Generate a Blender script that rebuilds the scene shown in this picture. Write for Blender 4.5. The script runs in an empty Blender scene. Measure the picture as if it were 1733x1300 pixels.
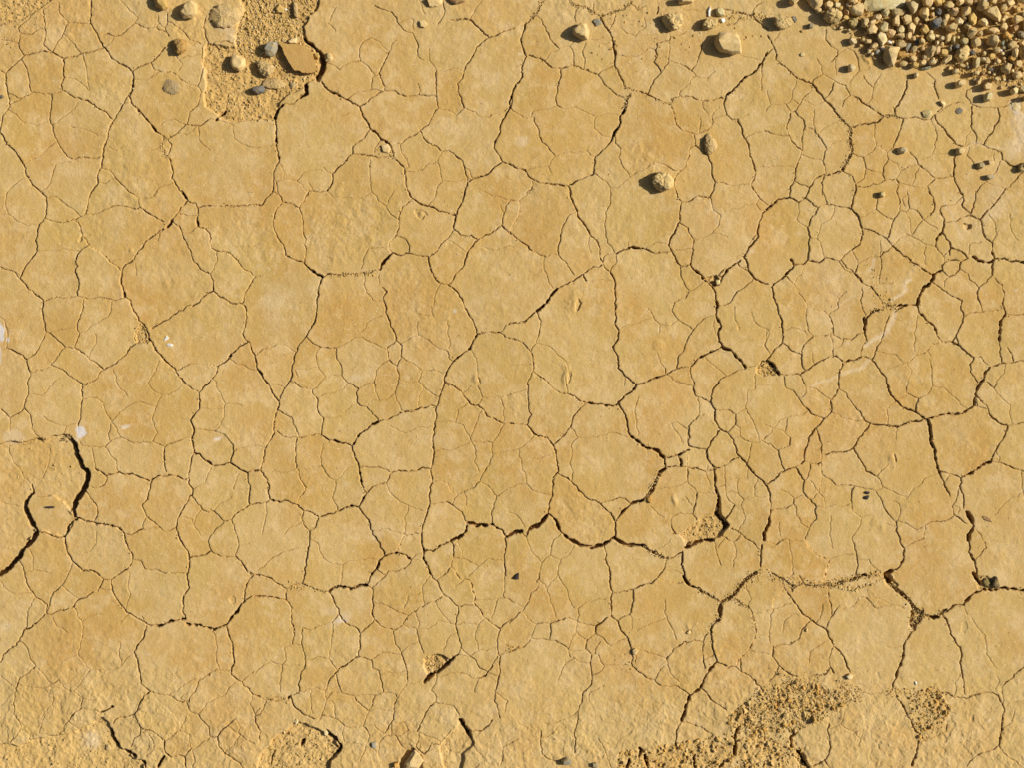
import bpy, math, random
import numpy as np
import bmesh
from mathutils import noise as mnoise

R = math.radians
MM = 0.001            # ground data below is in millimetres from the middle of the patch
SUN_EL, SUN_AZ = 37.0, 10.0       # elevation; azimuth of the sun, counter-clockwise from +X
sc = bpy.context.scene

# ---------------------------------------------------------------- camera
CAM_H = 2.6
cam = bpy.data.cameras.new("camera"); co = bpy.data.objects.new("camera", cam)
sc.collection.objects.link(co); sc.camera = co
co.location = (0, 0, CAM_H); co.rotation_euler = (0, 0, 0)
cam.sensor_width = 36; cam.lens = 36 * CAM_H / 1.733
cam.clip_start = 0.05; cam.clip_end = 500

# ---------------------------------------------------------------- sky and sun
w = bpy.data.worlds.new("World"); sc.world = w; w.use_nodes = True
nt = w.node_tree; bg = nt.nodes["Background"]
sky = nt.nodes.new("ShaderNodeTexSky"); sky.sky_type = 'NISHITA'; sky.sun_disc = False
sky.dust_density = 3.5; sky.sun_elevation = R(SUN_EL); sky.sun_rotation = R(90 - SUN_AZ)
nt.links.new(sky.outputs[0], bg.inputs[0]); bg.inputs[1].default_value = 0.05
sl = bpy.data.lights.new("sun", 'SUN'); so = bpy.data.objects.new("sun", sl)
sc.collection.objects.link(so); sl.energy = 5.0; sl.angle = R(0.5); sl.color = (1.0, 0.95, 0.86)
so.rotation_euler = (0, R(90 - SUN_EL), R(SUN_AZ)); so.location = (2, .5, 2)
sc.view_settings.view_transform = 'Standard'; sc.view_settings.look = 'None'
sc.view_settings.exposure = 0.26; sc.view_settings.gamma = 1

rng = np.random.default_rng(7); random.seed(7)

# ---------------------------------------------------------------- traced data (millimetres on the ground)
CRACKS = """3 -712.9 650.0 -712.9 634.8 -714.2 611.9 -704.0 595.4 -693.9 576.4 -683.7 563.7 -678.6 552.3 -665.9 543.4 -653.2 538.3 -643.1 529.4
4 -643.1 529.4 -640.5 520.5 -643.1 500.2 -648.2 487.5 -645.6 477.4 -632.9 463.4 -619.0 448.2 -607.5 434.2 -594.8 422.8 -583.4 415.1
3 -590.2 418.8 -592.3 401.2 -585.9 388.5 -578.3 378.3 -575.8 365.6 -577.1 350.4 -566.9 335.2 -554.7 318.5
2 -583.4 415.1 -577.1 406.3 -580.9 393.6 -585.0 387.3
3 -643.1 529.4 -625.3 539.6 -611.3 545.9 -599.9 556.1 -587.2 570.0
2 -583.4 628.4 -583.4 617.0 -587.2 601.8 -580.9 589.1
1 -598.6 624.6 -598.6 613.2 -587.0 602.7
2 -583.9 614.9 -569.4 606.8 -556.7 596.7 -545.3 582.7 -527.6 576.4
2 -517.4 624.6 -522.5 604.3 -519.9 589.1 -511.0 573.8
2 -511.0 573.8 -503.4 580.2 -490.7 581.4 -473.0 577.6
3 -506.8 577.4 -498.4 568.8 -480.6 563.7
1 -663.4 650.0 -650.7 637.3 -632.9 619.5 -640.5 610.6
2 -640.5 610.6 -650.7 601.8 -660.8 592.9 -673.5 589.1 -683.7 594.1 -693.9 590.3
2 -639.5 611.9 -620.2 603.0 -602.4 604.3 -587.2 596.7 -580.1 589.5
1 -602.4 604.3 -597.4 611.9
1 -673.5 589.1 -678.6 578.9 -688.8 571.3
3 -689.4 570.8 -704.0 566.2 -726.9 561.1 -744.6 553.5 -759.9 552.3
3 -759.9 552.3 -777.6 562.4 -792.9 564.9 -808.1 561.1 -827.1 556.1 -833.5 549.7 -846.2 538.3 -858.2 526.0
2 -866.5 584.0 -853.8 582.7 -836.0 577.6 -831.0 563.7 -826.0 556.4
2 -836.0 577.6 -833.5 594.1 -836.0 604.3 -828.4 610.6 -818.3 618.3 -811.9 627.1
2 -833.5 594.1 -815.7 591.6 -799.2 603.0 -791.2 599.2
2 -794.1 634.8 -790.3 611.9 -792.9 573.8 -777.8 562.4
1 -794.1 634.8 -780.2 644.9 -767.5 642.4
2 -767.8 646.0 -764.9 627.1 -752.2 611.9 -734.5 610.6 -714.2 611.9
2 -752.2 611.9 -759.9 594.1 -770.0 578.9 -777.9 563.9
1 -759.9 594.1 -739.6 573.8 -729.0 560.2
1.5 -726.9 561.1 -723.0 540.8 -719.2 523.1 -716.7 497.7
1 -758.8 519.5 -739.6 518.0 -729.4 510.4 -716.7 497.7
3 -759.9 552.3 -758.6 520.5 -762.4 497.7
2 -762.4 497.7 -782.7 491.3 -810.6 495.1 -825.9 487.5 -851.3 472.3 -861.4 457.0 -865.2 439.3 -866.5 424.0
2.5 -832.2 551.0 -820.8 533.2 -818.3 518.0 -812.7 494.1
3 -866.5 531.9 -857.6 525.6 -855.1 497.7 -850.1 472.9
1 -854.4 493.8 -831.5 484.1
3 -762.4 497.7 -744.6 487.5 -724.3 481.2 -704.0 469.7 -688.8 462.1 -674.6 447.2
3.5 -643.1 500.2 -653.2 485.0 -663.4 464.7 -674.8 446.9 -683.7 429.1 -687.5 411.3 -692.6 391.0 -695.1 366.9
1.5 -658.1 475.3 -643.7 475.3
2 -780.4 492.0 -781.4 464.7 -784.0 449.4 -777.6 434.2 -770.0 411.3 -757.3 391.0 -744.6 380.9 -724.3 384.7 -711.6 382.1 -693.0 386.8
1 -770.0 411.3 -785.3 401.2 -805.6 383.4 -826.8 370.1
0.7 -855.4 466.1 -838.6 455.8 -824.6 441.8
0.7 -824.6 444.3 -805.6 438.0 -782.2 445.1
0.7 -779.8 439.4 -757.3 454.5 -734.5 477.4
0.7 -747.2 436.7 -719.2 429.1 -701.5 420.2
1 -747.2 375.8 -772.6 373.3 -777.6 358.0 -782.7 340.2 -799.2 327.0
3 -866.5 426.6 -853.8 406.3 -838.6 391.0 -828.4 375.8 -822.1 352.9 -805.6 332.6 -793.8 321.6
1 -819.1 349.3 -836.0 344.1 -851.3 330.1 -856.7 319.7
3 -695.1 366.9 -701.5 355.5 -701.5 340.2 -714.2 323.7 -715.5 319.9
2 -695.1 366.9 -681.2 361.8 -671.0 347.9 -655.8 333.9 -639.3 321.3
1 -701.5 341.5 -688.8 340.2 -672.8 350.3
3 -583.4 415.1 -566.9 425.3 -551.7 440.5
2.5 -551.7 440.5 -533.9 438.0 -521.2 443.1 -511.0 450.7
6 -501.7 447.9 -493.3 457.0 -485.7 463.4
1 -596.1 439.3 -587.2 446.9 -572.0 449.4 -552.9 439.3
2 -611.8 545.7 -606.3 533.2 -592.3 528.1 -574.5 528.1 -561.8 516.7 -549.1 509.1 -533.9 505.3
0.7 -640.9 517.2 -612.6 519.2 -596.0 529.5
1 -569.4 556.1 -558.0 543.4 -565.6 530.7
1 -563.5 549.5 -549.1 556.1 -525.0 557.3
2 -533.9 505.3 -526.3 495.1 -531.4 474.8 -546.6 462.1 -551.7 440.5
2 -525.0 571.3 -525.0 548.4 -521.2 538.3 -528.8 512.9 -533.3 504.5
1 -566.9 425.3 -551.7 422.8 -533.9 438.0
1 -531.1 439.1 -530.1 413.9 -511.0 396.1
1 -512.3 450.7 -498.4 446.9 -473.0 439.3
2 -485.7 463.4 -483.1 477.4 -480.6 495.1
1 -473.0 439.3 -470.4 416.4 -455.2 406.3 -437.4 399.9 -427.5 401.6
1 -604.6 324.1 -597.4 333.9 -572.2 343.1
0.7 -683.7 402.5 -671.0 396.1 -650.7 405.0
0.7 -612.6 396.1 -597.4 402.5
6 -352.7 589.1 -340.0 576.4 -332.4 568.8
11 -332.4 568.8 -323.5 558.6 -319.7 545.9 -323.5 530.7 -331.1 515.4
4 -322.2 512.9 -312.1 498.9 -294.3 490.0 -279.1 482.4 -258.8 471.0
7 -348.9 509.1 -347.6 492.6 -359.9 486.4
2.5 -348.1 492.4 -360.3 486.2 -370.5 474.8 -387.0 476.1
5 -385.7 474.8 -395.9 467.2 -402.2 449.4
4 -402.2 449.4 -398.4 431.7 -398.4 408.8 -394.6 377.1
2.5 -394.6 378.3 -403.5 360.6 -403.5 345.3 -404.8 327.6 -412.4 318.4
1 -395.1 376.1 -388.3 365.6 -387.8 347.5
1 -436.4 399.8 -421.3 403.7 -398.0 405.4
4 -258.8 471.0 -253.7 457.0 -241.0 434.2 -223.2 416.4 -205.5 402.5 -200.4 388.5
3 -200.4 388.5 -182.6 365.6 -180.1 345.3 -177.5 330.1 -171.9 320.2
2.5 -258.7 470.9 -241.0 483.7 -215.5 498.9
1.5 -279.6 482.7 -263.9 495.1 -241.0 498.9 -219.0 495.8
1 -238.5 498.9 -235.9 520.5 -225.8 528.1
2.5 -215.6 498.9 -220.7 515.4 -225.8 528.1 -215.6 548.4 -208.0 564.9
1 -208.0 564.9 -196.6 584.0
1 -208.0 564.9 -223.2 578.9 -238.5 587.8 -251.2 581.4 -258.8 568.8 -257.0 547.3
1.5 -319.7 545.9 -304.5 540.8 -291.8 533.2 -279.1 543.4 -258.8 548.4
0.8 -258.8 548.4 -243.5 538.3 -231.9 523.6
2 -215.6 497.7 -197.8 497.7 -177.5 487.5 -157.2 490.0 -128.0 487.5
0.8 -158.5 489.9 -159.8 510.4
2 -233.4 642.4 -218.2 634.8 -202.9 629.7 -195.3 614.5 -185.1 601.8 -167.4 594.1 -159.8 576.4 -159.8 556.1
1 -159.8 556.1 -149.6 549.7
0.8 -193.1 611.7 -182.6 617.0 -167.4 618.3 -166.1 599.2
1 -140.7 568.8 -139.4 548.4 -128.0 530.7
2 -128.0 530.7 -128.0 507.8 -128.0 487.5 -125.5 467.2
1 -128.0 530.7 -111.5 531.9 -96.3 535.7 -81.7 529.5
2.5 -125.5 467.2 -136.9 449.4 -155.9 430.4 -177.5 417.7 -190.2 406.3
1.5 -190.2 406.3 -187.7 393.6 -177.5 375.8
1 -205.5 402.5 -197.8 407.5 -189.6 406.8
1 -177.5 375.8 -175.0 368.2 -182.6 365.6
2.5 -155.9 430.4 -144.5 411.3 -119.1 394.8 -106.4 396.1 -83.6 378.3 -78.5 355.5 -76.0 342.8
3 -76.0 342.8 -80.7 319.5
1 -81.0 366.9 -70.9 360.6 -66.8 347.4
3.5 -76.0 342.8 -63.3 349.1 -45.5 354.2 -30.3 368.2 -16.3 377.1 2.7 369.9
1.5 -125.5 467.2 -109.0 464.7 -93.7 455.8 -81.0 468.5
2 -81.0 468.5 -63.3 462.1 -50.6 452.0
1.5 -50.6 452.0 -30.3 458.3 -12.8 453.3
2.5 -81.0 468.5 -86.1 485.0 -92.5 510.4 -83.6 519.2 -81.0 533.2 -68.4 553.5
3 -68.4 553.5 -60.7 571.3 -45.5 584.0 -32.8 589.1 -15.0 598.0 3.5 603.0
3 -39.4 586.4 -45.5 592.9 -55.7 603.0 -70.9 617.0 -86.1 618.3 -106.4 617.0
2 -116.6 650.0 -114.1 634.8 -119.1 619.5 -126.7 609.4
1 -70.9 617.0 -63.3 632.2 -50.6 650.0
1 -157.2 650.0 -152.1 634.8 -147.1 627.1
4 6.1 505.8 -1.1 487.5 -4.9 467.2 -15.0 449.4 -20.1 426.6 -27.7 413.9 -30.3 398.6
3 -30.3 398.6 -16.6 376.9
2 -239.7 432.9 -258.8 411.3 -270.2 401.2 -270.2 389.8
3 -270.2 389.8 -284.2 375.8 -304.5 356.8 -304.5 340.2 -314.6 327.6
2 -314.6 327.6 -327.3 325.0 -345.1 327.6 -346.4 319.1
2 -222.6 415.9 -232.1 401.2 -233.4 391.0
2 -270.2 389.8 -251.2 389.8 -235.9 385.9 -218.2 384.7 -200.1 388.1
1.2 -241.0 380.9 -239.7 350.4 -237.6 324.7
1 -304.5 356.8 -319.7 368.2
0.7 -352.7 358.0 -334.9 363.1 -322.2 361.8
1 -401.0 342.8 -385.7 347.9 -365.4 345.3 -352.7 358.0
1 -365.4 345.3 -355.3 337.7 -345.9 325.3
1 -181.7 358.8 -162.3 361.8 -152.1 363.1 -144.5 372.0 -126.7 377.1 -119.4 395.0
1 -126.7 377.1 -121.7 363.1 -117.9 344.1 -76.7 346.2
1 -117.9 344.3 -126.7 335.2 -130.6 320.2
1 -345.1 342.8 -335.5 326.2
1 -296.9 639.8 -309.6 617.0
0.8 -312.1 611.9 -299.4 596.7
0.7 -291.8 454.5 -276.5 459.6
1.5 -401.0 345.3 -395.6 322.6
3.5 54.4 650.0 39.2 625.9 21.4 609.4 15.1 586.5
3.5 15.1 586.5 18.9 568.8 24.0 556.1
2.5 24.0 557.3 39.2 553.5 54.4 548.4 67.1 535.7 82.4 534.5 100.1 539.6 120.4 533.2 145.8 524.3
3.5 24.0 556.1 16.4 535.7 17.6 520.5 3.7 502.7 -1.4 485.0 -4.0 468.5 -6.4 464.6
1.5 -3.9 468.7 11.3 457.0 21.4 450.7 36.7 452.0
2.2 36.7 452.0 45.5 431.7 46.8 419.0 59.5 403.7 72.2 385.9
1 31.6 451.5 35.4 463.4 57.0 465.9 76.6 471.9
2.5 81.2 534.6 82.4 520.5 76.0 502.7 76.0 472.3 82.4 468.5
0.8 82.4 468.5 105.2 469.7 123.0 462.1 140.8 453.2 158.5 458.3 178.8 457.0
0.8 140.8 453.2 138.2 434.2 150.9 422.8 169.7 417.3
2.2 38.5 625.2 48.1 618.3 59.5 596.7 67.1 581.4 79.8 568.8
1.5 79.8 568.8 97.6 572.6 103.9 561.1 104.4 538.2
1 79.8 568.8 64.6 562.4 55.1 547.8
1 103.9 581.4 97.6 572.6
1.5 124.3 577.6 119.2 563.7 121.6 532.8
0.8 130.6 582.7 145.8 584.0
0.8 145.8 577.6 163.6 578.9
1.3 113.9 641.5 105.2 622.1 107.8 613.2
3 95.1 650.0 105.2 643.7 125.5 638.6 139.5 629.7 148.4 624.6
2 138.9 630.1 138.2 644.9
4 148.4 624.6 158.5 625.9 171.2 629.7 186.5 634.8 201.7 644.9 201.7 650.0
2 175.0 631.0 171.2 611.9 163.1 599.3
4 149.3 624.7 156.0 608.1 166.1 595.4 171.2 578.9 175.0 561.1 173.8 538.3 181.4 523.1 195.3 500.2
2 145.8 523.1 158.5 534.5 173.9 540.7
1 145.8 524.3 156.0 507.8 171.2 495.1 178.8 488.8 196.6 485.0
3.5 195.3 502.7 211.8 496.4 229.6 491.3 244.9 482.4 267.7 473.5
5 200.4 492.6 194.1 479.9 191.5 467.2 182.7 452.0 181.4 436.7 171.2 421.5 167.4 411.3
3 167.4 411.3 156.0 398.6 140.8 385.9 138.2 356.8
3.5 138.2 356.8 117.9 347.9 95.1 336.4
3 95.1 336.4 98.7 320.3
3.5 -7.8 374.3 8.7 364.4 23.6 363.3
3.5 21.3 362.3 26.5 354.2 36.7 346.6 57.0 340.2 74.7 339.0 95.1 336.4
2 35.8 347.2 32.9 330.1 23.1 322.5
1 22.5 362.1 44.3 368.2 60.8 369.4 72.2 385.9
0.8 60.8 369.4 67.1 358.0
1 72.2 385.9 87.4 392.3 102.7 392.3 126.8 397.4
1 126.8 397.4 131.9 388.5 140.6 384.7
1.5 173.0 424.1 175.0 408.8 183.9 398.6 180.1 385.9 186.5 370.7 199.0 351.2
1.2 138.2 358.0 150.9 347.9 166.1 332.6 167.0 319.9
1 166.1 331.4 178.8 332.6 191.5 345.3 209.3 359.3 227.1 365.6 242.3 377.1
2 242.3 377.1 257.6 372.0 275.3 361.8 285.5 361.8
2 310.9 405.1 300.7 398.6 298.2 383.4 285.5 361.8 275.3 347.9 275.3 332.6 279.6 320.1
1 181.4 604.3 194.1 595.4 209.3 590.3 227.1 606.8 223.3 622.1
1.5 200.5 644.1 211.8 633.5 214.4 642.4
1 211.8 633.5 227.1 642.4
1 174.8 557.4 194.1 554.8 216.9 558.6 229.6 568.8 243.0 565.9
1.5 265.6 584.2 244.9 577.6 239.8 545.9 251.9 529.2
2 267.7 589.1 266.4 573.8 265.2 548.4
2 265.2 548.4 257.6 535.7 242.3 518.0 229.3 491.4
1 265.2 588.9 282.9 591.6 295.6 598.0
2 265.2 548.5 285.5 542.1 303.3 531.9 310.9 523.1
2 322.3 580.2 318.5 561.1 313.4 548.4 303.3 531.9
0.8 309.6 521.6 331.2 518.0 343.9 530.7
1.5 310.9 523.1 298.2 507.8 285.5 497.7 282.9 488.8
2.5 267.7 473.5 272.8 485.0 282.9 488.8 303.3 487.5 321.0 479.9 338.8 481.2 352.8 486.2 360.5 482.2
4 432.5 562.6 425.1 548.4 415.0 533.2 394.7 520.5 376.9 502.7 361.6 490.0
4.5 361.6 490.0 359.1 472.3
2.5 359.1 472.3 362.9 457.0 371.8 448.2 382.0 449.4
2 424.3 547.3 422.6 528.1
0.8 422.6 530.7 421.3 497.7
1.7 359.1 472.3 343.9 464.7 337.5 454.5 340.1 444.3 331.2 430.4 321.0 426.6 308.3 424.0
1 321.0 479.9 323.6 467.2 331.2 458.3
1 338.9 448.8 354.0 454.5 363.6 456.4
2 267.7 473.5 275.3 454.5 277.9 439.3 288.0 429.1 308.3 424.0 309.6 406.3
2 309.6 406.3 321.0 396.1 336.3 375.8 338.8 352.9 343.9 341.5
0.8 318.5 449.4 316.6 425.7
2 343.9 341.5 341.3 330.1 336.6 320.7
2 343.9 341.5 356.6 341.5 369.3 336.4 389.6 339.0 405.8 340.1
3.2 382.0 449.4 389.6 431.7 397.2 411.3 402.3 391.0 409.9 370.7 411.2 352.9 404.8 337.7
2.5 404.8 337.7 412.4 325.0 416.3 319.0
0.8 410.1 368.0 433.4 367.8
1.5 395.5 415.8 399.7 421.5 412.4 426.6 432.1 428.9
0.8 382.0 449.4 399.7 457.0
1 387.0 556.1 404.8 552.3 422.6 548.4
3 343.9 634.8 361.6 634.8 382.0 629.7 407.3 625.9 420.0 611.9 433.5 601.8
2 407.9 625.3 409.9 637.3 422.6 647.5
2 387.0 622.1 376.9 610.6 361.6 608.1
4 247.4 639.8 244.9 627.1
1 288.0 634.8 315.9 632.2 331.2 634.8
3 431.6 591.6 441.7 573.8 446.8 548.4 464.6 535.7 482.4 518.0 507.7 509.1
3.5 507.7 509.1 520.4 492.6 533.1 477.4 548.4 459.6 563.6 441.8 572.5 434.2
1.5 430.2 556.2 442.7 568.9
1 436.7 627.1 451.9 622.1
1 453.2 595.4 444.3 581.4
1.2 515.4 551.0 524.2 538.3 525.5 525.6 535.7 519.2 546.9 512.4
1.2 525.5 525.6 512.8 518.0 508.2 508.5
2 530.6 601.8 530.6 584.0 538.2 573.8 550.9 566.2 550.9 558.6 538.2 545.9
1 550.9 558.6 566.1 568.8 577.9 563.1
1.8 577.7 564.1 583.9 553.5 587.7 530.7 571.2 510.4
1.2 549.6 557.3 547.1 540.8 548.4 523.1
1 583.9 553.5 599.1 556.1
1 610.6 551.0 601.7 533.2 587.0 529.8
1.2 594.1 523.1 604.2 507.8 610.6 502.7 609.3 485.0 599.0 474.6
1 610.6 502.7 624.5 525.6
2 545.8 512.9 540.8 497.7 528.3 483.1
2 547.1 512.9 563.6 506.5 571.2 490.0 561.1 479.9 558.5 469.7
2.8 570.6 489.4 583.9 485.0 604.2 471.0 619.5 459.6 629.7 453.2
2 508.4 508.3 505.2 495.1 492.5 485.0 481.1 464.7 472.2 460.8
1.2 481.1 512.9 474.7 497.7 472.2 482.4
1 472.2 482.4 463.3 474.8 472.2 460.8
1 431.6 497.7 436.7 472.3 464.1 473.6
1 436.7 472.3 429.0 462.1
0.8 472.2 482.4 485.7 472.9
2.5 472.2 460.8 464.6 436.7 469.7 419.0 479.8 406.3 491.2 396.1
1.8 477.6 463.1 492.5 449.4 495.1 434.2 490.0 411.3 491.2 396.1
0.7 494.2 430.6 511.8 431.7
1 511.6 464.7 510.3 439.3 512.8 426.6 531.9 397.4
0.8 490.8 482.0 510.3 472.3 529.8 481.3
0.8 520.4 426.6 538.2 439.3 553.4 446.9 562.5 443.1
0.7 529.3 396.1 543.3 408.8 572.5 413.9
2.5 491.2 396.1 487.4 383.4 479.8 365.6 477.3 345.3
2 530.6 396.1 525.5 378.3 530.7 354.7
0.8 489.3 389.5 510.3 380.9 525.8 377.1
0.8 426.5 367.3 446.8 369.4 479.9 365.8
2 426.9 430.1 441.7 424.0 457.0 420.2 469.0 421.3
5 572.9 434.8 572.5 413.9 576.3 401.2 568.7 380.9 558.5 361.8
3 558.5 361.8 543.3 356.8 528.1 354.2 512.8 347.9 502.7 330.1 499.1 320.8
2 477.1 345.0 490.0 337.7 503.8 332.0
2.5 477.3 345.3 470.9 335.2 470.0 319.9
2 529.1 354.4 524.2 330.1 525.5 319.9
2.2 559.1 362.9 573.8 354.2 581.4 340.2
3.5 581.4 340.2 579.3 320.6
3.5 573.8 434.2 594.1 440.5 616.9 443.1 629.6 453.2 647.4 454.5 662.8 450.7
1.2 613.0 442.6 613.1 424.0 615.7 403.7
1.2 615.7 403.7 624.5 403.7 634.7 393.6
0.8 615.7 403.7 609.3 393.6 593.3 383.2
1.5 573.0 392.3 592.8 384.7 599.1 365.6 596.6 350.4 581.4 340.2
1 599.1 365.6 611.8 360.6 627.3 358.0
2.5 662.6 450.7 657.5 431.7 649.9 413.9 644.8 401.2
1.8 644.8 401.2 634.7 393.6 637.2 380.9 628.3 368.2 627.1 355.5 630.9 346.6
1 637.2 380.9 652.5 373.3 657.5 360.6 650.5 348.2
1.5 657.1 361.7 670.2 369.4 689.0 371.2
3.5 669.0 515.4 662.6 490.0 655.0 474.8 647.4 467.2 647.4 454.5
2.5 662.6 450.7 680.4 453.2 695.6 448.2 708.3 448.2 715.9 457.0
1.5 700.7 528.1 715.9 515.4
2.5 715.9 515.4 717.2 497.7 721.0 482.4
2 731.2 474.8 718.0 460.6
1.5 715.9 457.0 731.2 467.2 746.4 476.1 764.2 477.4
2 784.5 505.3 769.3 497.7 768.0 487.5 776.9 474.8 794.6 468.5 815.0 468.5 832.7 469.7 848.0 477.4 858.1 487.5
3 715.9 457.0 721.0 441.8 736.3 424.0 746.4 413.9 751.5 406.3 764.2 403.7
1 709.0 448.9 718.5 426.6 715.9 401.2 710.9 388.5
1 690.6 379.6 710.9 388.5 736.3 391.0
2.5 779.9 473.7 778.1 434.2
1 778.1 434.2 769.3 421.5 767.2 404.9
1.5 778.1 434.2 787.0 419.0 785.6 408.1
1 764.2 403.7 776.9 408.8 792.1 407.5
2.7 822.6 469.0 825.1 452.0 815.0 429.1 797.7 404.7
2.5 792.1 407.5 807.3 399.9 828.9 393.6
2.5 827.7 393.6 830.2 380.9 842.9 370.7 855.6 368.2 866.5 368.2
1 774.3 401.2 768.8 384.9
1 816.2 391.0 816.2 378.3
1.3 830.2 381.0 821.3 363.1 807.3 350.4
2 672.8 393.6 682.9 383.4 689.3 370.7 703.2 360.6 715.9 349.1
3.5 750.2 385.9 750.2 370.7 747.7 352.9
2 747.7 352.9 731.2 349.1 715.9 349.1
2.2 715.9 349.1 703.2 335.2 708.6 322.4
1.5 690.5 369.8 682.9 358.0 680.4 345.3 676.4 336.5
2 630.9 346.6 649.9 349.1
2.8 649.9 349.1 655.0 340.2
1.2 655.0 340.2 676.6 336.4
2.5 581.4 333.9 604.2 335.2 619.5 339.0 632.3 346.8
2 655.2 340.2 649.9 327.6 653.2 319.2
1 676.6 336.4 695.6 332.6 704.1 330.2
2.8 747.7 353.3 756.6 332.6 764.2 319.5
1.5 804.8 345.3 792.1 335.2 784.5 322.5
1.5 802.3 345.3 815.0 336.4 835.5 329.2
2 866.5 360.6 858.1 354.2 842.9 335.2 830.9 324.5
1 770.5 388.5 776.9 380.9 784.5 365.6 789.6 360.6
2.5 -800.3 326.1 -789.1 316.8 -787.8 299.1 -791.6 281.3
3 -712.6 325.8 -718.0 306.7 -721.8 288.9
1.5 -789.1 316.8 -772.6 318.1 -762.4 309.2 -752.2 301.6 -739.6 294.0 -730.9 284.3
2.5 -721.8 288.9 -731.9 283.8 -744.6 278.8
2 -721.8 288.9 -709.1 287.6 -693.9 294.0 -678.6 300.3 -655.8 301.6 -643.1 296.5 -630.4 300.3
2 -791.6 281.3 -777.6 276.2 -759.9 273.7 -743.6 278.3
0.8 -866.5 286.4 -853.8 287.6 -838.6 276.2 -820.8 268.6 -800.7 269.5
0.7 -855.4 326.0 -857.6 301.6 -853.0 287.0
3 -791.6 281.3 -800.5 271.1 -803.0 253.4 -806.8 243.2 -804.3 225.4 -815.7 210.2 -825.9 195.0 -833.5 178.5
3 -866.5 198.8 -853.8 193.7 -841.1 189.9 -833.5 178.5
3 -833.5 178.5 -820.8 163.2 -805.6 150.5 -792.9 140.4
2.5 -744.6 280.0 -734.5 273.7 -729.4 258.4 -721.8 245.8 -711.6 231.8 -696.4 224.2 -678.6 206.4 -660.3 191.2
2.5 -715.5 237.1 -726.9 229.3 -737.0 215.3 -738.3 207.7 -735.7 200.1 -739.6 189.9 -733.2 177.2 -733.2 162.0 -734.5 148.0
2 -792.9 140.4 -780.2 145.5 -759.9 145.5 -734.5 148.0
2 -734.5 148.0 -719.2 144.2 -704.0 146.7 -688.8 145.5 -673.5 141.7 -656.5 147.7
3 -792.9 140.4 -795.4 126.4 -792.9 108.7 -789.1 89.6
2.2 -724.0 145.4 -726.9 123.9 -735.7 103.6 -735.7 90.9 -731.9 85.8 -742.2 61.7
1 -675.9 142.3 -678.6 126.4 -685.0 113.7 -711.6 101.0 -719.2 90.9 -731.9 85.8
0.8 -784.6 86.8 -764.9 92.1 -735.7 97.2
2 -788.5 89.2 -797.9 68.0 -805.6 52.8 -821.4 42.0
2.2 -789.1 88.3 -775.1 80.7 -757.3 62.9 -742.1 61.7
1.3 -757.2 62.9 -770.0 45.2 -780.2 31.2
1.5 -778.9 31.2 -792.9 24.9 -814.5 18.5
3 -856.3 61.7 -841.1 55.3 -828.4 49.0 -820.8 41.4
1 -866.5 59.1 -856.3 61.7
2.5 -820.8 41.4 -814.5 18.5 -820.8 2.0 -819.8 -2.7
2 -780.2 31.2 -762.4 24.9 -749.7 13.4 -729.4 0.7 -726.9 -3.1
2.7 -742.1 61.7 -724.3 51.5 -704.0 36.3 -691.2 24.3
3 -636.7 69.3 -648.2 61.7 -658.3 46.4 -673.5 33.8 -688.8 26.1 -698.9 18.5 -704.0 8.4 -716.7 2.0 -726.9 -3.1
0.8 -706.5 85.8 -705.3 68.0 -716.0 45.3
0.8 -676.1 24.9 -671.0 7.1 -668.1 -2.8
1.2 -646.8 325.7 -632.9 315.6 -620.2 314.3 -610.1 316.8 -600.8 326.3
1.2 -632.9 315.6 -630.4 300.3
2.7 -630.4 300.3 -612.6 287.6 -597.4 278.8 -589.8 275.0
5 -574.9 279.1 -584.7 266.1
3.5 -549.1 311.8 -561.8 299.1 -569.4 286.4 -576.8 276.0
3.5 -589.8 262.3 -610.1 250.8 -625.3 233.1 -635.5 220.4 -640.5 211.5
3.5 -640.5 211.5 -655.8 202.6 -660.8 189.9 -662.1 169.6 -657.0 156.9
5 -657.0 156.9 -656.1 147.5
3 -655.8 148.2 -645.6 141.7 -643.1 129.0 -632.9 108.7 -619.0 94.7
4 -560.5 328.2 -549.1 311.8
3 -549.1 311.8 -536.4 306.7 -531.4 296.5 -532.6 283.8
4.5 -532.6 283.8 -532.6 267.3
2 -567.1 290.3 -551.7 286.4 -532.5 285.0
2 -575.4 277.7 -561.8 266.1
2.5 -564.4 268.6 -551.7 240.7 -542.8 222.9 -539.0 207.7 -526.3 193.7 -511.0 187.4
0.8 -557.8 256.0 -544.1 258.4 -532.6 267.3
2.5 -532.6 267.3 -518.7 263.5 -511.0 253.4 -508.5 230.5 -498.4 225.4 -478.0 222.9
2 -478.0 222.9 -465.3 210.2 -452.7 193.7 -434.9 182.3
1 -500.4 226.5 -499.6 207.7 -511.0 187.4
3 -532.4 298.6 -516.1 302.9 -498.4 301.6 -473.0 301.6 -452.7 302.9 -426.6 303.2
0.7 -470.4 233.1 -447.6 233.1 -426.5 238.1
3 -511.0 187.4 -506.0 174.7 -506.0 158.2
3 -506.0 158.2 -516.1 154.4 -531.4 137.8 -551.7 132.8 -572.0 118.8 -592.3 106.1 -612.6 94.7
3 -506.0 158.2 -495.8 148.0 -478.0 137.8 -457.7 136.6 -450.1 123.9 -450.1 111.2 -456.5 85.8 -445.0 70.6
3 -445.0 70.6 -434.9 47.7 -432.3 27.4 -426.4 17.3
1.5 -426.5 184.8 -434.9 182.3
2.5 -434.9 182.3 -445.0 167.0 -451.4 156.9 -457.1 135.5
4 -619.0 94.7 -615.1 75.6 -605.0 60.4 -592.3 45.2 -579.6 32.5 -570.7 24.9
3.5 -570.7 24.9 -564.4 12.2 -551.8 -0.3
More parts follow.
